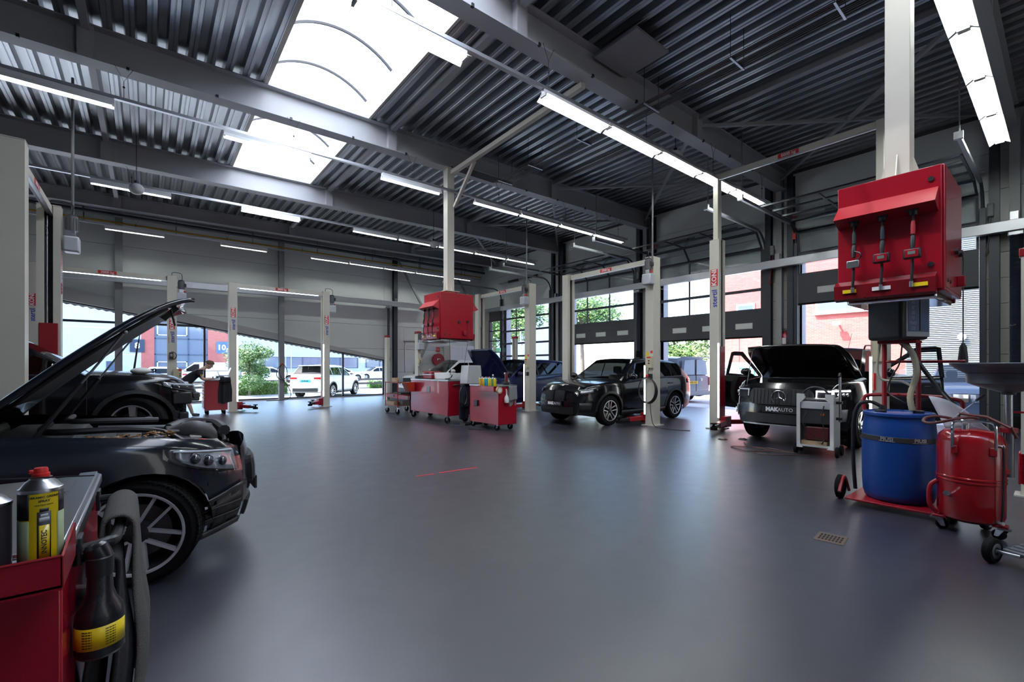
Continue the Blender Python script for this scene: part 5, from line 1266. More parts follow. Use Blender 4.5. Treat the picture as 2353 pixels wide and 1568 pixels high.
wrap('car_picture', vc-.22, vc+.22, h_*.535, h_*.575, mat('print_grey', (.55,.57,.6), .5), y1, off=.0013); wrap('car_picture', vc-.16, vc+.16, h_*.575, h_*.605, mat('print_grey', (0,0,0)), y1, off=.0013)
m = MB(); m.lathe([(.0135,h_*.905),(.0135,h_*.95),(.011,h_*.953),(.011,h_*.985),(.0095,h_*1.0),(.0005,h_*1.0)], 20); o = m.build('red_nozzle', stick_r, y1)
MB().box(-.017,-.008,-.006,.006,h_*.95,h_*.985).build('nozzle_lever', stick_r, o, bevel=.002)
k1 = bigcan('dark spray can with lever nozzle, cut off by the left edge', (cx-.0725, cyy-.005, cz), r_+.001, .2, kb, black)
MB().lathe([(.012,.18),(.012,.2),(.007,.203),(.007,.215),(.0005,.216)], 16).build('nozzle', black, k1)
MB().tube([(0,0,.209),(.05,-.014,.207),(.155,-.03,.2)], .0014, 6).build('spray_straw', black, k1)
for i in range(16): wraptext('lllllll lll llll llllll', .0026, mat('print_dim', (.3,.28,.28), .6), r_+.001, va+.15, .03+.0085*i, k1)
# tray, towel rail, bottle of the near bench
zf = .0
m = MB(); t = fb; ox, oy = -.625, 1.91
m.box(-.85-ox, -.13-ox, 1.245-oy, 1.25-oy, .985, 1.047); m.build('tray_front', red, t, smooth=0)
MB().box(-.85-ox, -.13-ox, 1.245-oy, 1.44-oy, .98, .99).build('tray_floor', red, t, smooth=0)
MB().prism([(1.245-oy,.985),(1.44-oy,.985),(1.44-oy,1.06),(1.40-oy,1.06),(1.245-oy,1.047)], -.132-ox, -.128-ox, 'x').build('tray_end', red, t, smooth=0)
MB().tube([(-.85-ox,1.2455-oy,1.047),(-.13-ox,1.2455-oy,1.047)], .003, 8).build('tray_edge', redm, t)
MB().box(-1.0-ox, -.15-ox, 1.44-oy, 1.49-oy, 1.0, 1.012).build('worktop_rim', steel, t, bevel=.003); MB().box(-.2-ox,-.15-ox,1.44-oy,2.38-oy,1.0,1.012).build('worktop_rim', steel, t, bevel=.003)
MB().box(-.15-ox,-.146-ox,1.45-oy,2.385-oy,.935,1.003).build('worktop_edge', steel, t, smooth=0)
hb = black
m = MB(); m.tube(smoothpath([(-.14,1.62,.94),(-.085,1.64,.945),(-.066,1.7,.945),(-.066,2.12,.945),(-.085,2.17,.945),(-.14,2.18,.945)],5), .014, 10)
m.xf(Matrix.Translation((-ox,-oy,0))); m.build('towel_rail', hb, t)
for y in (1.62, 2.18): MB().box(-.141-ox,-.13-ox,y-.03-oy,y+.03-oy,.91,.98).build('rail_plate', hb, t, bevel=.003)
def cloth(label, cat, m_, x, y0, y1, ztop, zf, zbk, r=.022, th=.008, name='towel', wav=.012, seed=1, axis='x', taper=0):
    """cloth folded over a rail along y at x: falls zf on the near side and zbk behind"""
    rows = []; n = 16; rnd = random.Random(seed)
    ph = [rnd.uniform(0,6) for _ in range(4)]
    prof = [(r, -zf + (zf)*i/12) for i in range(13)] + [(r*cos(pi*k/8), r*sin(pi*k/8)) for k in range(1,8)] + [(-r, -zbk*i/8) for i in range(9)]
    for i in range(n+1):
        v = i/n; y = lerp(y0, y1, v); row = []
        for dx, dz in prof:
            k = min(1, max(0, -dz)*3); o = wav*k*(sin(v*9+ph[0])+.6*sin(v*17+ph[1]) + .5*sin(dz*14+ph[2]))
            yy = (y0+y1)/2 + (y-(y0+y1)/2)*(1 - taper*k)
            row.append((x+dx*(1+.3*k)+o if axis == 'x' else yy, yy + .3*o if axis == 'x' else x+dx*(1+.3*k)+o, ztop+dz*(1-.03*sin(v*5+ph[3]))))
        rows.append(row)
    o = MB().grid(rows).build(name, m_); q = o.modifiers.new('t','SOLIDIFY'); q.thickness = th; q.offset = 0
    s_ = o.modifiers.new('s','SUBSURF'); s_.levels = 1; s_.render_levels = 2
    tag(o, label, cat); return o
towel = mat('towel_grey', (.15,.145,.13), .95, bump=1.0, bscale=420, var=.25, scale=160)
cloth('grey terry towel folded over the rail of the near left workbench', 'towel', towel, -.066, 1.74, 2.08, .95, .52, .3, .036, .012, seed=2)
blackc = mat('black_cloth', (.010,.010,.013), .85, bump=.4, bscale=60)
cloth('black work trousers hanging below the towel on the near workbench', 'clothing', blackc, -.085, 1.66, 1.86, .87, .75, .5, .024, .012, 'trousers', .018, 5)
bt = thing('spray_bottle', 'black trigger bottle with yellow label hooked on the near workbench side', 'bottle', (-.095, 1.58, .682))
MB().lathe([(.044,0),(.05,.008),(.05,.085),(.049,.1),(.046,.115),(.034,.135),(.027,.16),(.025,.2),(.024,.205)], 32).build('bottle_body', mat('bottle_black', (.01,.011,.014), .28), bt)
MB().lathe([(.027,.2),(.028,.215),(.028,.245),(.024,.25)], 24).build('collar', black, bt)
m = MB(); A = Matrix.Translation((-.005,0,.262)) @ Matrix.Rotation(-.35,4,'Y'); m.lathe([(.024,-.03),(.026,-.01),(.024,.012),(.016,.02),(.0005,.021)], 24, A); m.build('trigger_head', mat('bottle_black', (0,0,0)), bt)
MB().tube(smoothpath([(-.02,.02,.245),(-.05,.05,.235),(-.06,.05,.22)],4), .014, 8).build('trigger', black, bt)
vb = atan2(-1.607, .083)
wrap('label', vb-1.4, vb+1.25, .028, .083, yellow, bt, .05, .0008, 20)
for i in range(7):
    for q in (-.5, .42): wraptext('lllllll lllll lllll ll', .0042, text_k, .05, vb+q, .036+.0065*i, bt, off=.0012)
# things on the long bench
o = thing('tool_case', 'red tool case with laptop leaning on it, on the long workbench', 'case', (6.05, 11.0, 1.08)); MB().box(-.15,.15,-.28,.22,0,.2).build('case_body', redm, o, bevel=.015); MB().box(-.155,.155,-.285,.225,.11,.125).build('case_seam', steel, o, smooth=0)
m=MB(); m.tube(smoothpath([(-.152,-.1,.15),(-.19,-.1,.16),(-.19,.05,.16),(-.152,.05,.15)],4),.012,6); m.build('case_handle', black, o)
o = MB().box(5.98,6.18,9.92,10.72,1.08,1.25).build('white_box', white, bevel=.008); tag(o, 'low white cardboard box on the long workbench', 'box')
o = MB().prism([(11.52,1.1),(11.53,1.11),(11.66,1.5),(11.65,1.5)], 6.0, 6.3, 'x').build('tablet', mat('screen_grey', (.09,.1,.1), .25)); tag(o, 'grey tablet standing up at the left end of the long workbench', 'tablet')
o = MB(); o.lathe([(.2,0),(.21,.02),(.2,.07),(.12,.08)], 24, Matrix.Translation((5.98,11.38,1.08))); o = o.build('black_disc', black); tag(o, 'flat black round tray at the left end of the long workbench', 'tray')
o = MB(); o.tube(smoothpath([(5.9,9.72,1.09),(5.85,9.85,1.09),(5.9,10.0,1.1),(5.98,9.9,1.12),(5.95,9.75,1.2),(5.9,9.7,1.15),(5.86,9.8,1.09)],6), .009, 6); o=o.build('coiled_cable', black); tag(o,'coiled black cable at the right end of the long workbench','cable')
# gauge stand / white box and bottle on the small bench
o = thing('display_board', 'grey sheet metal hood standing between the two red workbenches', 'board', (6.15,9.2,1.0)); MB().prism([(-.22,0),(.22,0),(.18,.44),(-.18,.44)],-.16,.16,'y').build('hood', mat('sheet_grey',(.45,.46,.47),.45), o, bevel=.01); MB().box(-.02,.02,-.03,.03,-.95,0).build('stand', black, o, smooth=0)
MB().box(-.25,.25,-.12,.12,-1.0,-.95).build('foot', black, o, smooth=0)
o = thing('plastic_bottle', 'clear plastic bottle on the small workbench', 'bottle', (6.15,8.3,1.0)); MB().lathe([(.035,0),(.038,.02),(.038,.16),(.02,.2),(.014,.21)],16).build('bottle_body', glass('clear_plastic',(.8,.85,.88),.8), o); MB().lathe([(.016,.2),(.016,.235),(.0005,.236)],12).build('bottle_cap', white, o)
o = thing('bench_vice', 'dark vice at the right end of the small workbench', 'vice', (6.3,8.0,1.0)); MB().box(-.06,.06,-.05,.05,0,.06).build('vice_base', blk, o, bevel=.01); MB().box(-.03,.03,-.03,.03,.06,.28).build('vice_post', mat('vice_maroon',(.12,.02,.02),.4), o, bevel=.01); MB().cyl((-.05,0,.26),(.05,0,.26),.02).build('vice_bar', steel, o)
# hung on the small bench
cloth('grey towel hanging from the right side of the small workbench', 'towel', mat('towel_light', (.24,.24,.24), .95, bump=.6, bscale=200), 7.79, 6.2, 6.42, .95, .42, .28, .02, .012, seed=8, axis='y')
o = MB(); o.tube([(6.18,7.79,.955),(6.44,7.79,.955)],.01,8); o=o.build('rail', black, sb); o.matrix_parent_inverse = Matrix.Translation(-sb.location)
o = thing('tape_roll', 'roll of tan tape hanging on the small workbench', 'tape', (5.93, 7.78, .9)); A=Matrix.Rotation(pi/2,4,'X')
MB().lathe([(.05,-.025),(.075,-.025),(.075,.025),(.05,.025),(.05,-.025)],24,A,False,False).build('tape', mat('tape_tan',(.5,.33,.18),.5), o); MB().lathe([(.045,-.02),(.05,-.02),(.05,.02),(.045,.02)],20,A).build('core', white, o)
o = thing('sprayer_bottle', 'white trigger sprayer hanging beside the grey towel', 'bottle', (6.12, 7.76, .62)); MB().lathe([(.05,0),(.055,.02),(.052,.1),(.03,.15),(.016,.17),(.016,.2)],18).build('bottle_body', white, o)
MB().tube([(0,0,.2),(0,0,.25),(-.02,-.01,.3)],[.014,.016,.012],8).build('trigger_head', white, o)
o = MB(); o.tube(smoothpath([(5.9,9.2,.96),(5.8,9.15,.8),(5.78,9.12,.6),(5.9,9.1,.5),(6.0,9.15,.7),(5.95,9.2,.9)],6), .014, 6); o=o.build('hose_loop', black); tag(o,'looped dark hose hanging between the two red workbenches','hose')
cloth('dark blue overalls hanging between the two red workbenches', 'clothing', mat('overall_navy',(.008,.01,.025),.85), 9.22, 5.85, 6.12, .94, .8, .5, .03, .015, 'overalls', .02, 11, 'y')
cloth('dark red rag hanging at the left end of the long workbench', 'rag', mat('rag_maroon',(.06,.012,.015),.9), 11.68, 5.75, 5.95, .7, .62, .4, .025, .01, 'rag', .02, 12, 'y')
# long cable from the dispenser to the floor
o = MB(); o.tube(smoothpath([(5.75,9.55,1.1),(5.7,9.52,.6),(5.68,9.5,.1),(5.75,9.3,.012),(6.0,8.6,.012),(5.85,8.2,.012),(5.6,8.5,.012)],6), .006, 6); o=o.build('floor_cable', black); tag(o,'thin black cable trailing from the long workbench over the floor','cable')
# ---- open shelf trolley
st = thing('shelf_trolley', 'red tubular trolley with three shelves left of the long workbench', 'trolley', (6.1, 12.85, 0))
for x in (-.38,.38):
    for y in (-.43,.43): MB().cyl((x,y,.2),(x,y,.95 if True else 0),.014,n=8).build('upright', redm, st); castor(st, x*.85, y*.85, .2, .075, 1.9)
for z in (.25,.58,.93):
    s_ = MB().box(-.38,.38,-.44,.44,z-.012,z).build('shelf', mat('shelf_wood',(.2,.14,.1),.5), st, smooth=0)
    m=MB(); m.tube([(-.39,-.45,z),(.39,-.45,z),(.39,.45,z),(-.39,.45,z)],.013,6,True); m.build('shelf_frame', redm, s_)
for lab, x,y,z,sx,sy,sz,mm in (('tan cardboard box on top of the shelf trolley, rear', -.1,.28,.93,.2,.24,.13,wood),('small wooden block on top of the shelf trolley',-.15,.0,.93,.16,.16,.08,wood),('grey tool box on top of the shelf trolley, right',-.05,-.28,.93,.3,.26,.14,mat('box_grey',(.06,.07,.08),.4)),
    ('wooden plank stack on the lowest shelf', -.1,.15,.25,.5,.5,.1,wood),('dark metal parts box on the lowest shelf',.0,-.2,.25,.4,.35,.14,mat('box_brown',(.1,.09,.08),.5)),('flat black case on the middle shelf',0,-.1,.58,.5,.55,.05,black)):
    o=MB().box(6.1+x-sx/2,6.1+x+sx/2,12.85+y-sy/2,12.85+y+sy/2,z+.001,z+sz).build('storage_box',mm,bevel=.005); tag(o,lab,'box')
# ---- mechanic's drawer trolley
mt = thing('tool_trolley', 'red drawer trolley the mechanic leans on', 'trolley', (1.56, 15.98, 0))
MB().box(-.27,.3,-.25,.35,.13,1.0).build('cabinet', red, mt, bevel=.006); MB().box(-.29,.31,-.27,.37,1.0,1.04).build('worktop', steel, mt, bevel=.005)
zz=.18
for k,hh in enumerate((.2,.14,.1,.1,.08,.08,.08)):
    d_=MB().box(-.285-.0,-.265,-.235,.335,zz+.006,zz+hh-.006).build('drawer', redm, mt, bevel=.004); MB().box(-.305,-.285,-.2,.3,zz+hh-.03,zz+hh-.015).build('drawer_handle', wht2, d_, bevel=.003); zz+=hh
for x in (-.2,.22):
    for y in (-.18,.28): castor(mt,x,y,.13,.06,1.2)
MB().box(.2,.31,-.254,-.25,.86,.98).build('label', white, mt, smooth=0)
m=MB(); m.tube([(.02,-.2,1.04),(.02,-.2,1.12)],.01,6); m.build('stand_leg', steel, mt); MB().box(.0,.34,-.22,.2,1.12,1.135).build('laptop_shelf', steel, mt, bevel=.003)
lp = thing('laptop', 'open silver laptop on the shelf of the drawer trolley', 'laptop', (1.78,15.93,1.136)); MB().box(-.12,.1,-.16,.16,0,.018).build('base', alu, lp, bevel=.004); MB().prism([(.1,.018),(.11,.018),(.19,.24),(.18,.24)],-.16,.16,'y').build('screen', alu, lp, smooth=0); MB().prism([(.098,.03),(.1,.03),(.178,.232),(.176,.232)],-.15,.15,'y').build('screen_glass', emit('laptop_screen',(.8,.85,.9),.9), lp, smooth=0)
o=thing('phone','dark phone propped on the laptop shelf','phone',(1.66,15.8,1.136)); MB().box(-.01,.0,-.035,.035,0,.14,Matrix.Rotation(-.3,4,'Y')).build('phone_body', black, o, bevel=.003)
o=thing('clamp_tool','small metal tool lying on the drawer trolley','tool',(1.5,15.8,1.041)); MB().cyl((-.06,0,.02),(.06,.02,.02),.016).build('handle', steel,o); MB().sphere((0,.0,.06),.022,10,6).build('knob', steel,o)
cloth('black jacket hung over the right edge of the drawer trolley', 'jacket', blackc, 15.66, 1.66, 1.92, 1.06, .72, .1, .03, .02, 'jacket', .03, 21, 'y', -.35)
# coiled hose on the back wall column
o=thing('air_hose','coiled dark hose on the back wall column between the parked cars','hose',(4.37,YB-.3,0)); m=MB(); m.tube(smoothpath([(.0,0,1.5),(-.18,-.03,1.3),(-.2,-.05,1.0),(0,-.06,.85),(.18,-.04,1.05),(.15,-.03,1.35),(0,0,1.5),(-.1,-.02,1.1),(.3,-.03,.4),(.2,-.1,.05),(-.5,-.2,.02),(-.6,-.1,.02)],8),.014,6); m.build('hose',blackc,o); MB().box(-.03,.03,-.03,.03,1.48,1.54).build('hook',stick_r,o,smooth=0)
# ================================================================ RIGHT FOREGROUND
drum = thing('oil_drum', 'blue plastic drum with dark belt on the red trolley, right foreground', 'drum', (5.94, 1.1, .075))
bluem = mat('drum_blue', (.003,.05,.25), .42, var=.06, bump=.05, bscale=20)
MB().lathe([(.25,0),(.272,.02),(.285,.07),(.293,.2),(.295,.42),(.293,.66),(.283,.78),(.272,.83),(.276,.84),(.285,.85),(.285,.875),(.276,.885),(.262,.886),(.258,.872),(.0005,.868)], 56).build('drum_body', bluem, drum)
MB().lathe([(.2945,.60),(.297,.603),(.297,.648),(.2945,.651)], 56, None, False, False).build('belt', mat('belt_black',(.03,.028,.03),.6), drum)
dv = atan2(-1.1, -5.94)
for q in (-.30, .58): wraptext('PIUSI', .048, mat('print_silver',(.5,.5,.5),.4,.5), .297, dv+q, .628, drum, bold=.001, off=.0012); wrap('underline', dv+q-.22, dv+q+.22, .605, .608, mat('print_silver',(0,0,0)), drum, .297, .001)
for x,y in ((-.12,.12),(.1,-.14)): MB().lathe([(.045,.868),(.045,.895),(.03,.9),(.0005,.9)],18,Matrix.Translation((x,y,0))).build('bung', black, drum)
tr_ = thing('drum_trolley', 'red two-wheeled drum trolley with pump, console and handle', 'trolley', (5.94, 1.1, 0))
MB().box(-.36,.36,-.36,.36,.055,.074).build('base_plate', redm, tr_, bevel=.004)
MB().prism([(-.36,.02),(.4,.02),(.4,.06),(-.36,.06)],-.38,-.36,'y').build('base_edge', black, tr_, smooth=0)
for y in (-.42,.46):
    w_=MB(); w_.lathe([(.05,-.03),(.1,-.03),(.125,-.02),(.125,.02),(.1,.03),(.05,.03)],26,Matrix.Translation((-.12,y,.125))@Matrix.Rotation(pi/2,4,'X')); w_=w_.build('wheel', rubber, tr_)
    MB().tube(smoothpath([(.05,y*.93,.06),(-.12,y*.93,.24),(-.28,y*.93,.1)],5),.016,8).build('mudguard', redm, tr_)
for y in (-.1,.18): MB().tube(smoothpath([(.34,y,.06),(.34,y,1.2),(.34,y,1.62),(.3,y,1.68)],4),.022,8).build('upright', redm, tr_)
MB().tube([(.34,-.45,1.47),(.34,.18,1.47)],.014,8).build('cross_rod', redm, tr_)
m=MB(); m.tube(smoothpath([(.3,.34,.9),(.32,.36,1.05),(.36,.3,1.1),(.38,0,1.11),(.38,-.35,1.09),(.36,-.43,1.03),(.3,-.42,.85),(.28,-.42,.75)],5),.02,8); m.build('handle_loop', redm, tr_)
MB().box(.14,.4,-.12,.2,1.66,1.69).build('console_shelf', redm, tr_, bevel=.004)
cs = thing('pump_console','black pump console with keypad above the blue drum','console',(6.12,1.14,1.69), R(-22))
MB().box(-.2,.2,-.17,.17,.0,.42).build('case', mat('console_black',(.008,.008,.01),.5), cs, bevel=.035, seg=4)
MB().box(-.15,.19,-.178,-.165,.03,.4).build('keypad_panel', mat('console_grey',(.42,.43,.44),.4), cs, bevel=.008)
MB().box(-.13,.17,-.182,-.177,.08,.36).build('keypad_field', mat('panel_blue',(.10,.14,.24),.3), cs, smooth=0)
MB().box(.03,.04,-.186,-.181,.09,.35,Matrix.Rotation(.0,4,'Y')).build('divider', black, cs, smooth=0)
for i,row in enumerate(('07','30','F2','MAD','250')): text(row,.045,mat('print_dimblue',(.4,.45,.55),.5),face((-.06,-.183,.32-.052*i),(1,0,0),(0,0,1)),cs,'lettering',.0005)
# hoses of the drum pump
hz = [('clear ribbed suction hose rising from the drum', mat('hose_clear',(.42,.37,.25),.35), [(6.0,1.0,.97),(6.02,1.02,1.12),(6.06,.98,1.35),(6.12,1.02,1.55),(6.14,1.12,1.68)], .026),
      ('black delivery hose sloping from the console to the tank', black, [(6.14,1.08,1.68),(6.15,1.0,1.5),(6.1,.85,1.25),(6.0,.7,1.05),(5.95,.62,.95)], .02),
      ('thick black hose arching over the left of the blue drum', black, [(5.9,1.22,1.0),(5.88,1.32,1.05),(5.88,1.42,1.0),(5.88,1.46,.8),(5.92,1.47,.4),(5.95,1.46,.1)], .018),
      ('pale hose looping below the console', mat('hose_pale',(.45,.42,.33),.4), [(6.1,1.28,1.68),(6.08,1.3,1.4),(6.08,1.26,1.28),(6.08,1.1,1.26),(6.06,1.02,1.22)], .013),
      ('thin black cable hanging from the console', black, [(6.12,1.1,1.68),(6.1,1.12,1.45),(6.06,1.18,1.3),(6.05,1.2,1.15),(6.0,1.08,1.06),(6.05,1.0,1.0)], .007)]
for lab,mm,pp,rr_ in hz:
    P_=smoothpath(pp,10); rad=[rr_*(1+.1*(i%2)) for i in range(len(P_))] if 'ribbed' in lab else rr_
    o=MB().tube(P_,rad,10).build('hose',mm); tag(o,lab,'hose')
o=MB(); o.cyl((5.9,1.22,.95),(5.9,1.22,1.02),.035,.025); o.box(5.87,5.93,1.19,1.25,.94,.97); o=o.build('drum_fitting',black,drum); o.matrix_parent_inverse=Matrix.Translation(-drum.location)
# red waste oil tank
tk = thing('waste_oil_tank','red waste oil tank on castors with hose and handle, beside the blue drum','tank',(5.50,.54,0))
MB().lathe([(.02,.1),(.16,.105),(.2,.13),(.212,.17),(.213,.44),(.219,.445),(.219,.455),(.213,.46),(.213,.468),(.219,.473),(.219,.483),(.213,.488),(.213,.78),(.2,.83),(.165,.865),(.08,.882),(.0005,.885)],56).build('tank_body', mat('tank_red',(.32,.003,.008),.22,coat=.5,var=.03), tk)
va2 = atan2(-.54,-5.5)
def tp(a,z,r=.215): return Vector((r*cos(va2+a), r*sin(va2+a), z))
m=MB(); m.tube(smoothpath([tp(-.45,.74,.24),tp(-.45,.9,.24),tp(-.45,.95,.22),tp(-.2,.965,.2),tp(.45,.965,.2),tp(.65,.95,.22),tp(.65,.9,.24),tp(.65,.74,.24)],5),.011,8); m.build('carry_handle', chrome, tk)
for a in (-.45,.65): MB().cbox(tp(a,.72,.22),(.04,.04,.07)).build('handle_lug', redm, tk, bevel=.006)
m=MB(); m.tube(smoothpath([tp(.85,.76,.23),tp(.85,.74,.25),tp(.85,.3,.245),tp(.85,.16,.235)],5),.008,8); g=m.build('level_tube', black, tk)
for z in (.77,.15): MB().cyl(tp(.85,z,.2),tp(.85,z,.25),.014).build('tube_fitting', steel, g)
m=MB(); m.cyl(tp(-.65,.32,.2),tp(-.5,.35,.30),.016); m.cyl(tp(-.5,.35,.3),tp(-.42,.365,.34),.021); m.build('drain_coupling', steel, tk)
for a in (-1.2,.35+.7,2.6,3.9):
    p=tp(a,0,.2); MB().cbox((p.x,p.y,.115),(.09,.09,.02)).build('castor_bracket', redm, tk, bevel=.004); castor(tk,p.x*1.12,p.y*1.12,.105,.042,a)
for a in (-1.2,): MB().tube(smoothpath([tp(a,.14,.22),tp(a,.2,.27),tp(a,.36,.27),tp(a,.42,.22)],5),.018,8).build('side_loop', redm, tk)
hb2=mat('hose_brown',(.10,.02,.018),.45)
o=MB(); c0=Vector((5.46,.60,.93)); o.tube([c0+Vector((.0+.16*cos(t),.2*sin(t)-.0+.02*t, .03*sin(t*2)+.008*t)) for t in [2*pi*k/40*1.0 for k in range(38)]]+[Vector((5.62,.62,1.0)),Vector((5.52,.44,.99)),Vector((5.42,.3,.92)),Vector((5.45,.27,.84))],.012,8); o=o.build('tank_hose',hb2); tag(o,'dark red hose coiled on top of the waste oil tank','hose')
o=MB(); o.tube([(5.55,.68,.93),(5.72,.52,1.12)],.005,6); o2=o.build('suction_probe',steel); MB().tube([(5.715,.525,1.115),(5.76,.48,1.165)],.011,8).build('probe_grip',black,o2); tag(o2,'thin steel probe with black end leaning over the red tank','probe')
for q in range(2): MB().cyl((-.05+.1*q,.03,.88),(-.05+.1*q,.03,.92),.02).build('tank_plug', steel, tk)
# curved white sheet behind the tank
rows=[]
for i in range(13):
    t=i/12; y=lerp(.72,.42,t); 
    rows.append([(5.72+.10*sin(t*pi)+.0*k, y+.02*k, lerp(.84,1.14-.17*t**1.6,k/6)) for k in range(7)])
o=MB().grid(rows).build('plastic_sheet', mat('sheet_white',(.62,.62,.66),.4)); q=o.modifiers.new('t','SOLIDIFY'); q.thickness=.003; tag(o,'curved white plastic sheet standing behind the red tank','sheet')
# collecting pan on its telescopic tube
pn=thing('oil_collecting_pan','wide grey oil collecting pan on a telescopic tube, right edge','pan',(5.87,.34,0))
pg=mat('pan_grey',(.12,.125,.14),.35,.3)
MB().lathe([(.045,1.17),(.05,1.19),(.2,1.24),(.265,1.27),(.268,1.35),(.275,1.36),(.33,1.395),(.372,1.43),(.378,1.445),(.374,1.45),(.36,1.43),(.26,1.37),(.05,1.3),(.0005,1.29)],56).build('bowl', pg, pn)
MB().lathe([(.27,1.355),(.279,1.358),(.279,1.368),(.27,1.37)],48,None,False,False).build('bowl_seam', black, pn)
MB().cyl((0,0,.5),(0,0,1.19),.028,n=16).build('telescopic_tube', steel, pn); MB().cyl((0,0,.45),(0,0,.85),.036,n=16).build('outer_tube', mat('tube_smoky',(.2,.2,.21),.15,.6), pn)
m=MB(); m.cyl((0,0,.84),(0,0,.88),.06); m.bar((-.09,.02,.86),(.09,-.02,.86),.04,.03); m.build('height_clamp', redm, pn)
MB().bar((0,0,1.02),(.02,-.11,1.02),.016,.016).build('tap_handle', stick_r, pn)
MB().bar((0,0,.5),(-.25,.13,.5),.05,.04).build('tank_bracket', redm, pn)
# low dolly at the right edge
dl=thing('low_dolly','grey low dolly with rubber wheels at the lower right edge','dolly',(4.98,.22,0), R(-20))
MB().box(-.25,.3,-.5,.0,.09,.12).build('deck', mat('dolly_grey',(.13,.14,.15),.45,.4), dl, bevel=.006)
for k in range(6): MB().box(-.22+.08*k,-.19+.08*k,-.5,-.01,.12,.128).build('deck_rib', mat('dolly_grey',(0,0,0)), dl, bevel=.002)
for x in (-.26,.3):
    w_=MB(); A=Matrix.Translation((x,.05,.09))@Matrix.Rotation(pi/2,4,'X'); w_.lathe([(.055,-.025),(.08,-.025),(.09,-.015),(.09,.015),(.08,.025),(.055,.025)],26,A); w_=w_.build('wheel', rubber, dl)
    MB().lathe([(.055,-.026),(.05,-.028),(.02,-.024),(.0005,-.03)],20,A,False,False).build('hub', pg, w_); MB().lathe([(.0005,.03),(.02,.024),(.05,.028),(.055,.026)],20,A,False,False).build('hub', pg, w_)
    MB().cyl((x,.05,.09),(x,-.1,.1),.012).build('axle', steel, w_)
# exhaust tester
et=thing('exhaust_tester','pale grey exhaust tester on wheels in front of the pickup','tester',(8.4,2.55,0), pi+R(4))
tg=mat('tester_grey',(.50,.51,.50),.5); 
for s in (-1,1):
    MB().prism([(-.2,.12),(-.12,.12),(-.1,.2),(-.1,.86),(-.17,.9),(-.2,.98)] if False else [(.2,.98),(.12,.98),(.2-.09,.92),(-.2,.92),(-.2,.12),(.2,.12)], s*.24-.012, s*.24+.012,'y').build('side_panel', tg, et, smooth=0)
    m=MB(); m.prism([(s*.25,.12),(s*.16,.12),(s*.2,.18),(s*.2,.84),(s*.14,.9),(s*.14,.98),(s*.25,.98)],.2,.215,'x'); m.build('front_post', mat('tester_white',(.62,.62,.6),.45), et, smooth=0)
    for x in (.13,-.15):
        w_=MB(); w_.lathe([(.04,-.02),(.075,-.02),(.082,-.01),(.082,.01),(.075,.02),(.04,.02)],22,Matrix.Translation((x,s*.28,.082))@Matrix.Rotation(pi/2,4,'X')); w_.build('wheel', rubber, et)
MB().box(-.19,.17,-.225,.225,.5,.9).build('analyser_case', mat('tester_dark',(.03,.032,.035),.45), et, bevel=.02)
MB().box(.16,.19,-.2,.2,.74,.86).build('case_front', tg, et, bevel=.01); MB().box(-.2,.2,-.23,.23,.14,.17).build('lower_shelf', tg, et, smooth=0)
MB().box(-.1,.16,-.2,.15,.171,.23).build('carton', wood, et, bevel=.004); MB().box(-.15,.15,-.15,.18,.24,.46).build('battery_pack', mat('pack_red',(.08,.01,.012),.4), et, bevel=.02)
MB().cyl((.18,.1,.66),(.205,.1,.66),.022).build('orange_knob', mat('knob_orange',(.7,.12,.01),.4), et)
MB().tube(arc((.16,0,.9),.19,0,pi,10,'yz'),.016,8).build('carry_handle', black, et)
for k,pth in enumerate(([(.2,.12,.8),(.24,.1,.6),(.22,.14,.35),(.23,.1,.2)],[(.2,-.1,.7),(.25,-.15,.5),(.22,.0,.3),(.2,.1,.25)])): MB().tube(smoothpath(pth,6),.008,6).build('cable', black, et)
pr=MB(); pr.tube([(.05,.3,.55),(.05,.3,1.2),(.045,.3,1.25)],[.02,.02,.016],10); o=pr.build('probe_tube', steel, et); MB().tube(smoothpath([(.045,.3,1.2),(.04,.3,1.28),(.08,.3,1.3),(.12,.3,1.26)],4),.018,8).build('probe_grip', black, o)
for z in (.6,.85): MB().box(.02,.08,.25,.33,z-.02,z+.02).build('probe_clip', black, o, bevel=.004)
for k,pp in enumerate(([(8.2,2.9,.01),(8.3,3.3,.01),(8.0,3.75,.01),(7.8,3.4,.01),(8.1,3.1,.01),(8.25,3.55,.01),(8.6,3.8,.01)],[(8.15,2.6,.01),(7.8,2.9,.01),(7.7,3.2,.01),(7.95,3.3,.01),(8.2,2.8,.01)])):
    o=MB().tube(smoothpath(pp,8),.007,6).build('floor_cable', mat('cable_brown',(.06,.02,.015),.5)); tag(o,['brown cable looped on the floor left of the exhaust tester','shorter brown cable loop on the floor before the exhaust tester'][k],'cable')
for x,y,d in ((8.6,4.15,'dark red glove lying on the floor by the pickup wheel'),(8.9,3.9,'small black cloth lying on the floor by the pickup')):
    o=MB().grid([[(x+.12*i/4+.02*sin(k*2+i),y+.16*k/4,.012+.018*(sin(i*2.1+k)*.5+.5)*(1 if 0<i<4 and 0<k<4 else 0)) for k in range(5)] for i in range(5)]).build('rag', hb2 if 'red' in d else black); q=o.modifiers.new('t','SOLIDIFY'); q.thickness=.006; tag(o,d,'rag')
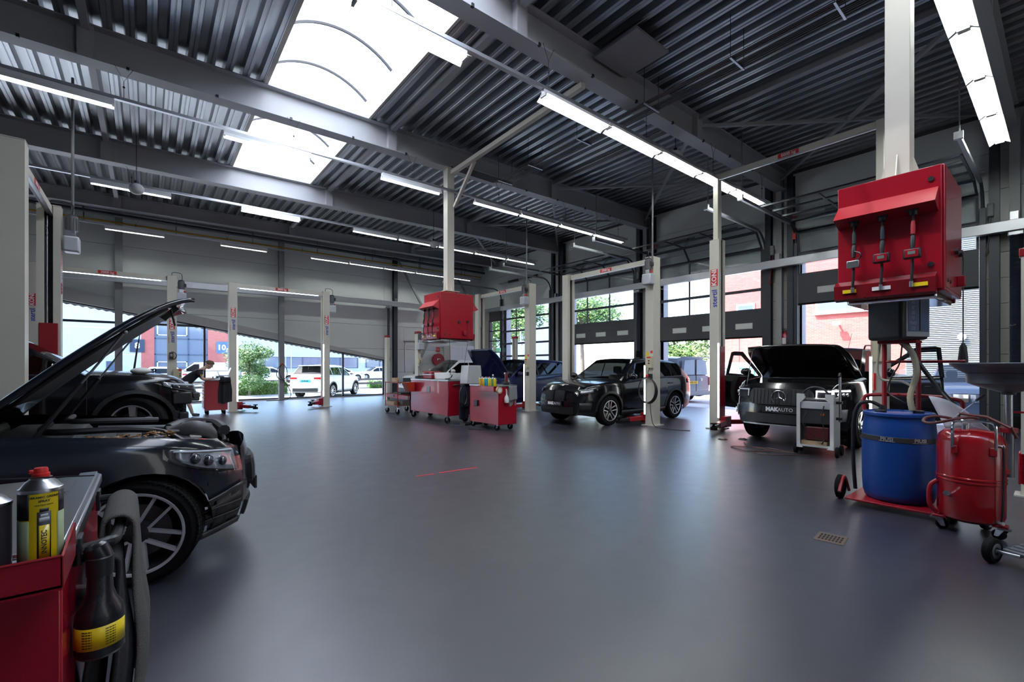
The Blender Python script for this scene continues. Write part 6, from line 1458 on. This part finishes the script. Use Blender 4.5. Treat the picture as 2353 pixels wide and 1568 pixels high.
# hose ring on the lift post of the black car
o=thing('hose_ring','coiled black air hose hanging on the lift post before the black car','hose',(9.29,6.33,.86)); m=MB()
for k in range(4): m.tube([(0.012*k-.05,(.24+.012*k)*cos(t)*.95,.3*sin(t)-.01*k) for t in [2*pi*i/36 for i in range(36)]],.014,6,True)
m.build('hose', black, o); MB().box(-.06,.04,-.03,.03,.28,.36).build('hook', stick_r, o, bevel=.004); MB().tube(smoothpath([(0,-.05,-.3),(-.02,-.1,-.6),(-.1,-.25,-.84),(-.2,-.7,-.85),(-.05,-1.1,-.85)],6),.009,6).build('trailing_end', black, o)
# floor drain and painted laser lines
dr=struct(thing('floor_drain','rusty square floor drain grating in the right foreground','drain',(4.38,1.24,0),R(6))); dr.scale=(.68,.68,1)
MB().box(-.17,.17,-.15,.15,-.02,.004).build('frame', mat('rusty_steel',(.16,.11,.085),.6,.4,var=.3), dr, bevel=.002)
for i in range(3):
    for k in range(7): MB().box(-.11+.08*i,-.05+.08*i,-.115+.035*k,-.095+.035*k,.0035,.0048).build('slot', mat('slot_black',(.003,.003,.003),.9), dr, smooth=0)
lm_=mat('laser_red',(.95,.03,.05),.5)  # projected laser light, put into the colour of flat floor strips
for (a,b),d in ((((2.69,5.29),(2.94,5.27)),'short thin red laser line painted on the floor, left piece'),(((3.02,5.28),(3.6,5.23)),'longer thin red laser line painted on the floor, right piece')):
    o=MB().bar((a[0],a[1],.0015),(b[0],b[1],.0015),.025,.002).build('laser_line',lm_,smooth=0); tag(o,d,'painted laser line')
# small things on posts at the left
o=thing('hanging_cable','dark cables hanging on the nearest cream lift post at the left edge','cable',(-1.36,7.5,0))
for k,pp in enumerate(([(0,0,2.2),(.02,-.02,1.9),(.08,-.03,1.7),(.02,-.02,1.5),(0,0,1.35)],[(0,0,1.5),(.04,-.02,1.2),(.0,-.02,.9),(.03,0,.7)])): MB().tube(smoothpath(pp,6),.01,6).build('cable', black, o)
o=thing('wall_phone','grey socket box with coiled lead on the post beside the mechanic','socket',(.54,16.29,1.72)); MB().box(-.05,.05,-.05,0,-.1,.1).build('box', black,o,bevel=.01); MB().box(-.03,.03,-.055,-.045,-.02,.06).build('face', grey,o,bevel=.006); MB().tube(arc((.0,-.03,0),.12,-1.2,1.6,10,'xz'),.01,6).build('lead',black,o)
o=thing('control_box','beige control box with red sticker on the post beside the mechanic','box',(.68,16.25,1.2)); MB().box(-.1,.1,-.08,0,-.2,.15).build('case', mat('box_beige',(0,0,0)),o,bevel=.008); MB().box(.02,.1,-.083,-.08,.08,.14).build('sticker', stick_r,o,smooth=0)
for z in (.0,-.06): MB().cyl((.06,-.08,z),(.06,-.1,z),.018).build('button', black,o)
# ================================================================ MECHANIC
def skin(name, pts, edges, m, parent, lv=2, root=0):
    me = bpy.data.meshes.new(name); me.from_pydata([p[:3] for p in pts], edges, []); me.materials.append(m)
    o = bpy.data.objects.new(name, me); COL.objects.link(o)
    if parent: o.parent = parent
    sk_ = o.modifiers.new('skin', 'SKIN'); sk_.use_smooth_shade = True; sk_.branch_smoothing = .4
    for i, p in enumerate(pts):
        d = me.skin_vertices[0].data[i]; r = p[3]; d.radius = r if isinstance(r, tuple) else (r, r); d.use_root = i == root
    sb_ = o.modifiers.new('sub', 'SUBSURF'); sb_.levels = lv; sb_.render_levels = lv
    return o
skinm = mat('skin', (.62,.39,.30), .5, var=.06); hairm = mat('hair_brown', (.10,.055,.03), .8, bump=.4, bscale=300); shirtm = mat('shirt_black', (.014,.014,.02), .85); shortm = mat('shorts_dark', (.02,.02,.026), .85)
PX, PY = 0, 15.72
man = thing('person', 'person in black t-shirt and shorts leaning forward over the red drawer trolley', 'person', (0, PY, 0))
pel=(.78,0,.90); che=(1.08,0,1.20); nk=(1.25,0,1.335); 
P=[(.78,0,.88,(.08,.10)),(.92,0,1.05,(.085,.11)),(1.10,0,1.21,(.09,.13)),(1.21,0,1.31,(.07,.08)),(1.27,0,1.355,(.055,.055)),(1.325,0,1.40,(.06,.06)),
   (1.17,-.18,1.24,.045),(1.21,-.24,1.09,.044),(1.25,-.25,1.04,.04),(1.38,-.17,1.055,.033),(1.46,-.12,1.06,.028),
   (1.17,.18,1.24,.045),(1.22,.24,1.09,.044),(1.26,.25,1.04,.04),(1.39,.17,1.055,.033),(1.47,.13,1.06,.028),
   (.79,-.10,.86,.09),(.87,-.11,.50,.07),(.985,-.11,.12,.042),(.995,-.11,.06,.04),(.76,.10,.86,.09),(.72,.11,.5,.07),(.68,.11,.12,.042),(.68,.11,.06,.04)]
Eg=[(0,1),(1,2),(2,3),(3,4),(4,5),(2,6),(6,7),(7,8),(8,9),(9,10),(2,11),(11,12),(12,13),(13,14),(14,15),(0,16),(16,17),(17,18),(18,19),(0,20),(20,21),(21,22),(22,23)]
body = skin('body', P, Eg, skinm, man)
# head: shaped lathe with brow, nose, mouth, chin, ears
m = MB(); rows = []
HM = Matrix.Translation((1.395,0,1.455)) @ Matrix.Rotation(R(28),4,'Y')
prof = [(-.115,.035,.03),(-.10,.06,.045),(-.07,.08,.058),(-.03,.09,.068),(.02,.096,.074),(.06,.098,.076),(.09,.085,.066),(.11,.05,.04),(.118,.005,.005)]
for z,fx,sy in prof:
    rows.append([HM @ Vector((fx*cos(t)*(1.0 if cos(t)>0 else .98), sy*sin(t), z)) for t in [2*pi*k/20 for k in range(20)]])
m.grid(rows, True); m.add([HM@Vector((0,0,-.116))]+[Vector(p) for p in rows[0]], [(0,1+(k+1)%20,1+k) for k in range(20)])
hd = m.build('head', skinm, man, smooth=80)
m=MB(); m.add([HM@Vector(p) for p in ((.088,-.004,.03),(.088,.004,.03),(.118,0,-.018),(.09,-.016,-.026),(.09,.016,-.026),(.088,0,-.034))],[(0,1,2),(0,2,3),(1,4,2),(3,2,5),(2,4,5)]); m.build('nose', skinm, hd)
for s_ in (-1,1):
    m=MB(); m.sphere((0,s_*.076,-.005),.028,12,8,(.75,.35,1.2)); m.xf(HM); m.build('ear', skinm, hd)
    m=MB(); m.sphere((.084,s_*.032,.018),.011,10,6,(.6,1.2,.7)); m.xf(HM); m.build('eye', mat('eye_dark',(.05,.04,.035),.2), hd)
    m=MB(); m.tube([HM@Vector((.09,s_*.016,.036)),HM@Vector((.086,s_*.05,.038))],.005,6); m.build('eyebrow', hairm, hd)
m=MB(); m.tube([HM@Vector((.082,-.022,-.058)),HM@Vector((.09,0,-.057)),HM@Vector((.082,.022,-.058))],.006,6); m.build('mouth', mat('lip',(.4,.16,.13),.5), hd)
# hair cap, short at the sides
rows=[]
for i in range(7):
    a=i/6; z=lerp(.012,.126,sin(a*pi/2)); k=cos(a*pi/2*.97)
    rows.append([HM@Vector(((.112*k+.004)*cos(t)-.006, (.092*k+.003)*sin(t), z+.012 + (.045 if cos(t)>.35 else .0)*(1-a)*min(1,(cos(t)-.35)*4) )) for t in [2*pi*q/24 for q in range(24)]])
m=MB(); m.grid(rows,True); m.build('hair', hairm, man, smooth=80)
# t-shirt, shorts
T=[(.74,0,.85,(.13,.17)),(.92,0,1.065,(.125,.165)),(1.09,0,1.225,(.125,.185)),(1.20,0,1.315,(.085,.10)),(1.15,-.19,1.25,.095),(1.195,-.24,1.12,.072),(1.15,.19,1.25,.095),(1.195,.24,1.12,.072)]
sh = skin('t_shirt', T, [(0,1),(1,2),(2,3),(2,4),(4,5),(2,6),(6,7)], shirtm, man)
MB().box(-.03,.03,-.004,.004,-.02,.02, Matrix.Translation((1.19,-.307,1.17))).build('sleeve_badge', mat('badge_yellow',(.5,.3,.02),.6), sh, smooth=0)
skin('shorts', [(.76,0,.88,(.14,.17)),(.79,-.105,.82,.115),(.845,-.112,.55,.088),(.76,.105,.82,.115),(.725,.112,.54,.088)], [(0,1),(1,2),(0,3),(3,4)], shortm, man)
for sx,sy in ((1.0,-.11),(.68,.11)):
    skin('shoe', [(sx-.03,sy,.05,.05),(sx+.06,sy,.045,.046),(sx+.17,sy,.035,.036)], [(0,1),(1,2)], black, man, 2)
# hands: palm, four fingers and a thumb each, laid on the trolley top
for s_,(hx,hy) in ((-1,(1.47,-.115)),(1,(1.48,.125))):
    pts=[(hx-.01,hy,1.062,(.014,.024)),(hx+.05,hy*.95,1.06,(.013,.032))]; ed=[(0,1)]
    for f in range(4):
        oy=hy*.95+(f-1.5)*.018; L_=(.075,.085,.08,.062)[f if s_<0 else 3-f]; b=len(pts)
        pts+=[(hx+.065,oy,1.062,.0085),(hx+.065+L_*.5,oy,1.066,.008),(hx+.065+L_,oy,1.05,.0065)]; ed+=[(1,b),(b,b+1),(b+1,b+2)]
    b=len(pts); pts+=[(hx+.015,hy-s_*.032,1.058,.010),(hx+.055,hy-s_*.052,1.055,.008)]; ed+=[(0,b),(b,b+1)]
    skin('hand', pts, ed, skinm, man, 1)
# ================================================================ OUTSIDE
pave, n, l, b = nodes_mat('outside_paving'); b.inputs['Roughness'].default_value = .85
tc = n.new('ShaderNodeTexCoord'); br = n.new('ShaderNodeTexBrick'); br.inputs['Scale'].default_value = 1.0; br.inputs['Brick Width'].default_value = .42; br.inputs['Row Height'].default_value = .21; br.inputs['Mortar Size'].default_value = .008
br.inputs['Color1'].default_value = (.36,.36,.36,1); br.inputs['Color2'].default_value = (.42,.42,.41,1); br.inputs['Mortar'].default_value = (.25,.25,.25,1); l.new(tc.outputs['Object'], br.inputs['Vector']); l.new(br.outputs['Color'], b.inputs['Base Color'])
GZ = -.15
struct(MB().box(-90, 130, -60, 140, -.5, GZ).build('ground', pave, smooth=0))
road = mat('asphalt', (.16,.16,.17), .85, bump=.2)
o = struct(MB().box(-90, 130, 31.5, 44, GZ, GZ+.006).build('road', road, smooth=0))
o = struct(MB().box(-90, 130, 31.2, 31.5, GZ, GZ+.1).build('kerb', mat('kerb_stone',(.4,.4,.4),.8), smooth=0))
o = struct(MB().box(-6, 14.7, YB+.2, YB+.9, GZ, -.005).build('doorstep', mat('concrete_light',(.5,.5,.49),.8), smooth=0))
o = struct(MB().box(XR+.2, XR+1.6, -2, YB, GZ, -.005).build('door_ramp', mat('concrete_light',(0,0,0)), smooth=0))
brick, n, l, b = nodes_mat('red_brick'); b.inputs['Roughness'].default_value = .8
tc = n.new('ShaderNodeTexCoord'); sx = n.new('ShaderNodeSeparateXYZ'); cb_ = n.new('ShaderNodeCombineXYZ'); ad = n.new('ShaderNodeMath'); l.new(tc.outputs['Object'], sx.inputs[0]); l.new(sx.outputs[0], ad.inputs[0]); l.new(sx.outputs[1], ad.inputs[1]); l.new(ad.outputs[0], cb_.inputs[0]); l.new(sx.outputs[2], cb_.inputs[1])
br = n.new('ShaderNodeTexBrick'); br.inputs['Scale'].default_value = 1; br.inputs['Brick Width'].default_value = .22; br.inputs['Row Height'].default_value = .065; br.inputs['Mortar Size'].default_value = .006
br.inputs['Color1'].default_value = (.44,.10,.085,1); br.inputs['Color2'].default_value = (.50,.13,.11,1); br.inputs['Mortar'].default_value = (.42,.18,.155,1); l.new(cb_.outputs[0], br.inputs['Vector']); l.new(br.outputs['Color'], b.inputs['Base Color'])
clad = ribbed('cladding_white', (.50,.53,.58), 25, .5)
winb = mat('window_blue_glass', (.16,.20,.27), .08, .0, spec=.9); frw = mat('frame_white',(.75,.77,.8),.5); frb = mat('frame_blue',(.06,.09,.16),.4)
# white cladding building across the street
BY = 57
bd = thing('white_building', 'long white clad building across the street with brick bays and number signs', 'building', (0, BY, 0))
MB().box(-40, -.45, 0, 12, GZ, 10).build('clad_wall', clad, bd, smooth=0); MB().box(6.9, 60, 0, 12, GZ, 10).build('clad_wall', clad, bd, smooth=0)
MB().box(-.45, 6.9, 0, 12, 5.9, 10).build('clad_wall', clad, bd, smooth=0)
for z in (2.5, 5.0, 7.5):
    MB().box(-40, -.45, -.03, 0, z, z+.06).build('joint_trim', frw, bd, smooth=0); MB().box(6.9, 60, -.03, 0, z, z+.06).build('joint_trim', frw, bd, smooth=0)
MB().box(-.45, .55, -.05, 12, GZ, 5.9).build('brick_pier', brick, bd, smooth=0); MB().box(4.95, 6.9, -.05, 12, GZ, 5.9).build('brick_pier', brick, bd, smooth=0)
g = MB().box(.55, 4.95, .05, 12, GZ, 5.9).build('glazing', winb, bd, smooth=0)
for x in (.6, 1.9, 3.3, 4.9): MB().box(x-.05, x+.05, -.02, .06, GZ, 5.9).build('glazing_post', frb, g, smooth=0)
for z in (.2, 1.25, 2.6, 4.2, 5.8): MB().box(.55, 4.95, -.02, .06, z-.05, z+.05).build('glazing_rail', frb, g, smooth=0)
for a in ((.75,1.8,.35,1.9),(2.0,3.2,.35,1.9),(.75,1.8,4.5,5.6),(2.0,3.2,4.5,5.6)):
    m=MB(); x0,x1,z0,z1=a; m.box(x0,x1,-.06,-.02,z0,z0+.09); m.box(x0,x1,-.06,-.02,z1-.09,z1); m.box(x0,x0+.09,-.06,-.02,z0,z1); m.box(x1-.09,x1,-.06,-.02,z0,z1); m.build('casement', frw, g, smooth=0)
for x0,x1,z0,z1,nm in ((9.9,20.8,1.25,2.45,5),(21.9,25.5,1.3,2.3,2)):
    wn = MB().box(x0,x1,-.04,.02,z0,z1).build('strip_window', winb, bd, smooth=0)
    for k in range(nm+1): x=lerp(x0,x1,k/nm); MB().box(x-.06,x+.06,-.08,-.03,z0-.06,z1+.06).build('window_post', frb, wn, smooth=0)
    for z in (z0-.05,z1): MB().box(x0,x1,-.08,-.03,z,z+.06).build('window_rail', frb, wn, smooth=0)
MB().box(-3.0,-2.0,-.05,.02,GZ,1.9).build('door', frb, bd, smooth=0)
for s_, x, z, c in (('8',-.75,3.4,mat('sign_navy',(.02,.04,.09),.4)),('10,',6.25,3.4,mat('sign_blue',(.04,.13,.42),.4))):
    p = MB().box(x-.55,x+.55,-.16,-.08,z-.62,z+.62).build('number_sign', c, bd, smooth=0); text(s_, .8, text_w, face((x,-.165,z),(1,0,0),(0,0,1)), p, 'lettering', .003, .02)
# ---- right: brick building and corrugated white hall
bx = thing('brick_building', 'sunlit red brick building opposite the raised door', 'building', (26, 0, 0))
MB().box(0, 10, 4.35, 12.7, GZ, 8).build('brick_wall', brick, bx, smooth=0)
for y0,y1,z0,z1 in ((5.4,8.0,4.05,5.4),(10.9,11.9,3.9,4.9)):
    f=MB().box(-.05,.02,y0,y1,z0,z1).build('window', frw, bx, smooth=0); MB().box(-.06,-.045,y0+.1,y1-.1,z0+.12,z1-.1).build('pane', winb, f, smooth=0); MB().box(-.16,0,y0-.05,y1+.05,z0-.08,z0).build('sill', frw, f, smooth=0)
MB().box(-.03,.02,11.75,12.1,GZ,3.5).build('brick_pilaster', brick, bx, smooth=0)
lp_ = MB(); lp_.box(-.35,-.0,7.0,7.06,3.42,3.5); lp_=lp_.build('wall_lamp', frw, bx, smooth=0); MB().box(-.5,-.3,6.88,7.18,3.38,3.56).build('lamp_head', frw, lp_, bevel=.02)
hall = thing('corrugated_hall', 'white corrugated hall beside the brick building', 'building', (24.5, 0, 0))
wc = mat('corrugated_white', (.42,.45,.455), .5, var=.03)
m=MB(); rows=[]
N=110
for i in range(N*4+1):
    z=GZ+i*.0188; o_=(-.045 if (i%4) in (0,1) else .045); rows.append([(o_,-14,z),(o_,4.3,z)])
m.grid(rows); m.box(.05,10,-14,4.3,GZ,8.0); m.build('corrugated_wall', wc, hall, smooth=0)
l2=MB().sphere((-.15,2.62,2.55),.13,14,8).build('bulkhead_lamp', frw, hall); MB().box(-.1,0,2.58,2.66,2.5,2.6).build('lamp_arm', frw, l2, smooth=0)
# white outer reveals of the doors
for k,(ya,yb,zb) in enumerate(DOORS):
    for y in (ya-.12, yb): MB().box(XR+.2, XR+.5, y, y+.12, GZ, DT+.1).build('outer_reveal', clad, wr, smooth=0)
MB().box(XR+.2, XR+.5, -1, 20.5, DT+.02, DT+.3).build('outer_lintel', clad, wr, smooth=0)
# low white container wall with lettering
cw_=thing('white_container','white site container with thin teal lettering behind the pickup','container',(24.0,11.2,0)); MB().box(0,2.3,-1.9,1.45,GZ,1.62).build('body', white, cw_, bevel=.02)
tl=mat('teal_print',(.03,.25,.28),.5); text('R', .62, tl, face((-.01,.35,1.1),(0,-1,0),(0,0,1)), cw_, 'lettering', .004, -.006); text('ZÉF', .62, tl, face((-.01,-.82,1.1),(0,-1,0),(0,0,1)), cw_, 'lettering', .004, -.006)
# ---- vegetation
leafs=[mat('leaf_green',(.10,.22,.04),.55,var=.35,scale=3), mat('leaf_light',(.20,.33,.08),.55,var=.3,scale=3), mat('leaf_dark',(.05,.13,.03),.55,var=.3,scale=3)]
barkm=mat('bark',(.22,.19,.15),.85,var=.2,bump=.5)
def crown(rnd, blobs, n, sz, flat=.7):
    m=MB()
    for i in range(n):
        cx_,cy_,cz_,r_=blobs[rnd.randrange(len(blobs))]
        u=rnd.uniform(-1,1); a=rnd.uniform(0,2*pi); q=sqrt(1-u*u); rr_=r_*rnd.uniform(.55,1.05)
        c=Vector((cx_+rr_*q*cos(a), cy_+rr_*q*sin(a), cz_+rr_*u*flat)); s_=sz*rnd.uniform(.6,1.3)
        e1=Vector((rnd.uniform(-1,1),rnd.uniform(-1,1),rnd.uniform(-.6,.6))).normalized(); e2=e1.orthogonal().normalized()
        m.cur=rnd.randrange(3); m.add([c-e1*s_, c+e2*s_*.5, c+e1*s_, c-e2*s_*.5],[(0,1,2,3)])
    return m
def tree(label,x,y,h,r,tr,seed,n=2600,sz=.13,grp='trees outside',low=.35):
    n=int(n*2.2); sz*=.68
    rnd=random.Random(seed); t=thing('tree',label,'tree',(x,y,GZ),0,grp)
    bl=[(rnd.gauss(0,r*.42),rnd.gauss(0,r*.42),h-r*.75+rnd.gauss(0,r*.35) if low<.5 else rnd.uniform(.7,h-.5),r*rnd.uniform(.4,.62)) for _ in range(11)]
    m=crown(rnd,bl,n,sz); o=m.build('crown',leafs,t,smooth=0,recalc=False); o['kind']='stuff'
    m=MB(); m.tube(smoothpath([(0,0,0),(.04,.02,h*.3),(-.03,.03,h*.6),(0,0,h*.8)],4),[tr*(1-.6*i/12) for i in range(13)],9); tk_=m.build('trunk',barkm,t)
    for bx_,by_,bz_,_ in bl[:5]: MB().tube([(0,0,h*.45),(bx_*.6,by_*.6,(bz_+h*.4)/2+.2),(bx_,by_,bz_)],[tr*.45,tr*.3,tr*.1],6).build('branch',barkm,tk_)
tree('tree with pale trunk and round crown seen through the third door',21.6,19.6,6.6,2.2,.17,1,4200,.14)
tree('tree left behind the closed glazed door, tallest of the group',22,29.5,8.5,3.0,.2,2,4200,.17)
tree('tree right behind the closed glazed door, nearest to the lamp post',20.5,25.0,7.5,2.5,.2,3,4000,.16)
tree('tree in the far corner beside the glazed side door',18.3,27.5,7.5,2.0,.16,9,3000,.16)
tree('low bushy tree seen behind the grey van',30,18.2,4.6,2.0,.16,4,3000,.15)
tree('small leafy street tree left of the parked white cars',4.25,27.6,3.0,1.15,.06,5,4200,.085,low=.8)
# lamp post
o=MB().tube(smoothpath([(19.0,22.6,GZ),(19.0,22.6,3.4),(18.95,22.75,3.75),(18.7,23.2,3.85)],5),.05,8).build('street_lamp',frw); tag(o,'pale curved street lamp post behind the closed glazed door','lamp')
def hedge(label,x0,x1,y0,y1,h,seed,n):
    rnd=random.Random(seed); m=MB()
    for i in range(n):
        f=rnd.random(); x=rnd.uniform(x0,x1); 
        if f<.55: y=y0+rnd.uniform(0,.12); z=rnd.uniform(0,h)
        else: y=rnd.uniform(y0,y1); z=h+rnd.gauss(0,.035)
        c=Vector((x,y,GZ+z)); e1=Vector((rnd.uniform(-1,1),rnd.uniform(-1,1),rnd.uniform(-1,1))).normalized(); e2=e1.orthogonal(); s_=rnd.uniform(.04,.08); m.cur=rnd.choice((1,1,0)); m.add([c-e1*s_,c+e2*s_*.5,c+e1*s_,c-e2*s_*.5],[(0,1,2,3)])
    m.cur=2; m.box(x0,x1,y0+.06,y1,GZ,GZ+h-.03); o=m.build('hedge',leafs,smooth=0,recalc=False); tag(o,label,'hedge',None,'stuff')
hedge('low clipped green hedge before the street, left of the white car',2.9,6.2,27.9,28.7,.62,1,3800); hedge('low green hedge right of the parked white car',12.2,18,31.0,31.6,.5,2,2400)
def rail(label,x0,x1,y):
    t=thing('timber_fence',label,'fence',(x0,y,GZ))
    k=0
    while x0+k*1.9<=x1: MB().box(k*1.9-.07,k*1.9+.07,-.07,.07,0,.78).build('fence_post',mat('fence_dark',(.07,.065,.06),.7),t,smooth=0); k+=1
    for z in (.35,.62): MB().box(0,x1-x0,-.03,.03,z,z+.12).build('fence_rail',mat('fence_dark',(0,0,0)),t,smooth=0)
rail('dark timber fence behind the hedge on the left',1.5,8.0,29.8); rail('dark timber fence right of the white car',11.0,21,30.2)
for k,x in enumerate((6.4,6.7)): o=MB().cyl((x,29.3,GZ),(x,29.3,2.75),.02,.012,8).build('flag_pole',frw); tag(o,['left','right'][k]+' one of two thin white poles by the street','pole')
# ---- parked vehicles outside
P_out=dict(P_x1,paint=wp,seg=28,glass=cglass_d,sglass=cglass_d,cladding=None)
c=Car('white SUV parked outside the back glazing, tail towards the hall, teal plate',dict(P_out,seg=36,cladding=blk,tails=True,glass=cglass_d),(8.36,25.6,GZ),R(47))
c.plate(.86,'JT-09-HX',mat('plate_teal',(.05,.5,.55),.4),text_k,True,.085); 
s=c
m=MB(); m.box(c.cap(False,0,.5).x-.02,c.cap(False,0,.5).x+.01,-.62,.62,.34,.52); m.build('rear_diffuser',blk,c.root,bevel=.01)
for sd in (1,-1): c.patch('rear_vent',black,c.xb+.3,c.xb+.05,.5,.74,sd,.006)
MB().box(P_out['xg']+.1,P_out['xr']+.05,-.5,.5,1.58,1.61).build('roof_spoiler',wp,c.root,bevel=.01)
P_sed=dict(P_out,H=1.5,L=4.6,zh0=.8,zh1=.98,zb0=.95,zb1=1.02,xc=-.5,xw=-1.35,xr=-3.1,xg=-3.75,zt=.98,gc=.18,r=.33,rr=.225)
Car('white estate car parked across the street behind the small tree',P_sed,(10.6,48,GZ),0)
Car('white estate car parked across the street, seen at the right end of the glazing',dict(P_sed),(19.6,51.8,GZ),pi)
Car('white hatchback half hidden behind the white SUV outside',dict(P_sed),(17.4,48.5,GZ),0)
P_vn=dict(P_out,L=4.9,W=1.92,H=1.95,wb=3.0,fo=.9,zh0=.95,zh1=1.18,zb0=1.12,zb1=1.16,xc=-.3,xw=-1.15,xr=-3.85,xg=-3.98,zt=1.14,roofw=.86,tail_c=.05,tlean=.02,doors=((-1.5,-.4),),wins=((-1.5,-.35),))
Car('white delivery van parked across the street behind the mechanic',dict(P_vn,H=1.9),(1.95,47.5,GZ),pi,'van','van')
Car('white car parked behind the black car at the left, bright in the sun',dict(P_sed),(-1.2,46,GZ),pi)
gp=paint('paint_grey',(.16,.19,.24),.28)
v=Car('grey panel van parked outside the second door, rear doors towards the hall',dict(P_vn,paint=gp,glass=cglass_d,sglass=gp,L=5.0,H=2.0,seg=36,tails=False),(18.9,14.15,GZ),R(81),'van','van')
xb=v.cap(False,0,1).x-.012
for sd in (1,-1):
    MB().prism([(sd*.05,1.2),(sd*.78,1.2),(sd*.68,1.82),(sd*.05,1.86)],v.xb-.02,v.xb+.12,'x').build('rear_window',mat('van_glass',(.28,.33,.4),.1),v.root,bevel=.01)
    MB().box(v.xb-.03,v.xb+.05,min(sd*.86,sd*.93),max(sd*.86,sd*.93),.75,1.1).build('tail_light',tail,v.root,bevel=.01)
MB().box(xb-.005,xb+.02,-.008,.008,.35,1.85).build('door_gap',black,v.root,smooth=0)
MB().box(v.xb-.1,v.xb+.06,-.9,.9,.32,.5).build('rear_bumper',mat('bumper_grey',(.2,.22,.25),.4),v.root,bevel=.03)
p=MB().box(xb-.03,xb-.01,-.05,.5,.82,.94).build('number_plate',mat('plate_yellow',(.75,.45,.02),.4),v.root,smooth=0); text('VXZ-15-K',.1,text_k,face((xb-.032,.225,.88),(0,-1,0),(0,0,1)),p,'lettering',.001,.003)
m=MB(); e=Vector((xb-.015,-.3,1.0)); m.tube([e+Vector((0,.07*cos(t),.07*sin(t))) for t in [2*pi*k/20 for k in range(20)]],.007,6,True); em=m.build('rear_badge',chrome,v.root)
m=MB(); m.tube([e+Vector((0,.045,.05)),e+Vector((0,.015,-.045)),e+Vector((0,0,.0)),e+Vector((0,-.015,-.045)),e+Vector((0,-.045,.05))],.006,5); m.build('badge_letters',chrome,em)
MB().box(v.xb-.12,v.xb+.1,-.82,.82,1.93,1.97).build('roof_spoiler',gp,v.root,bevel=.012)
c=Car('dark grey car parked outside the raised door, nose towards the hall',dict(P_x1,paint=paint('paint_slate',(.10,.13,.19),.25),seg=28),(17.6,1.75,GZ),pi+R(6)); c.kidney(.72,.2,.28,black,chrome)
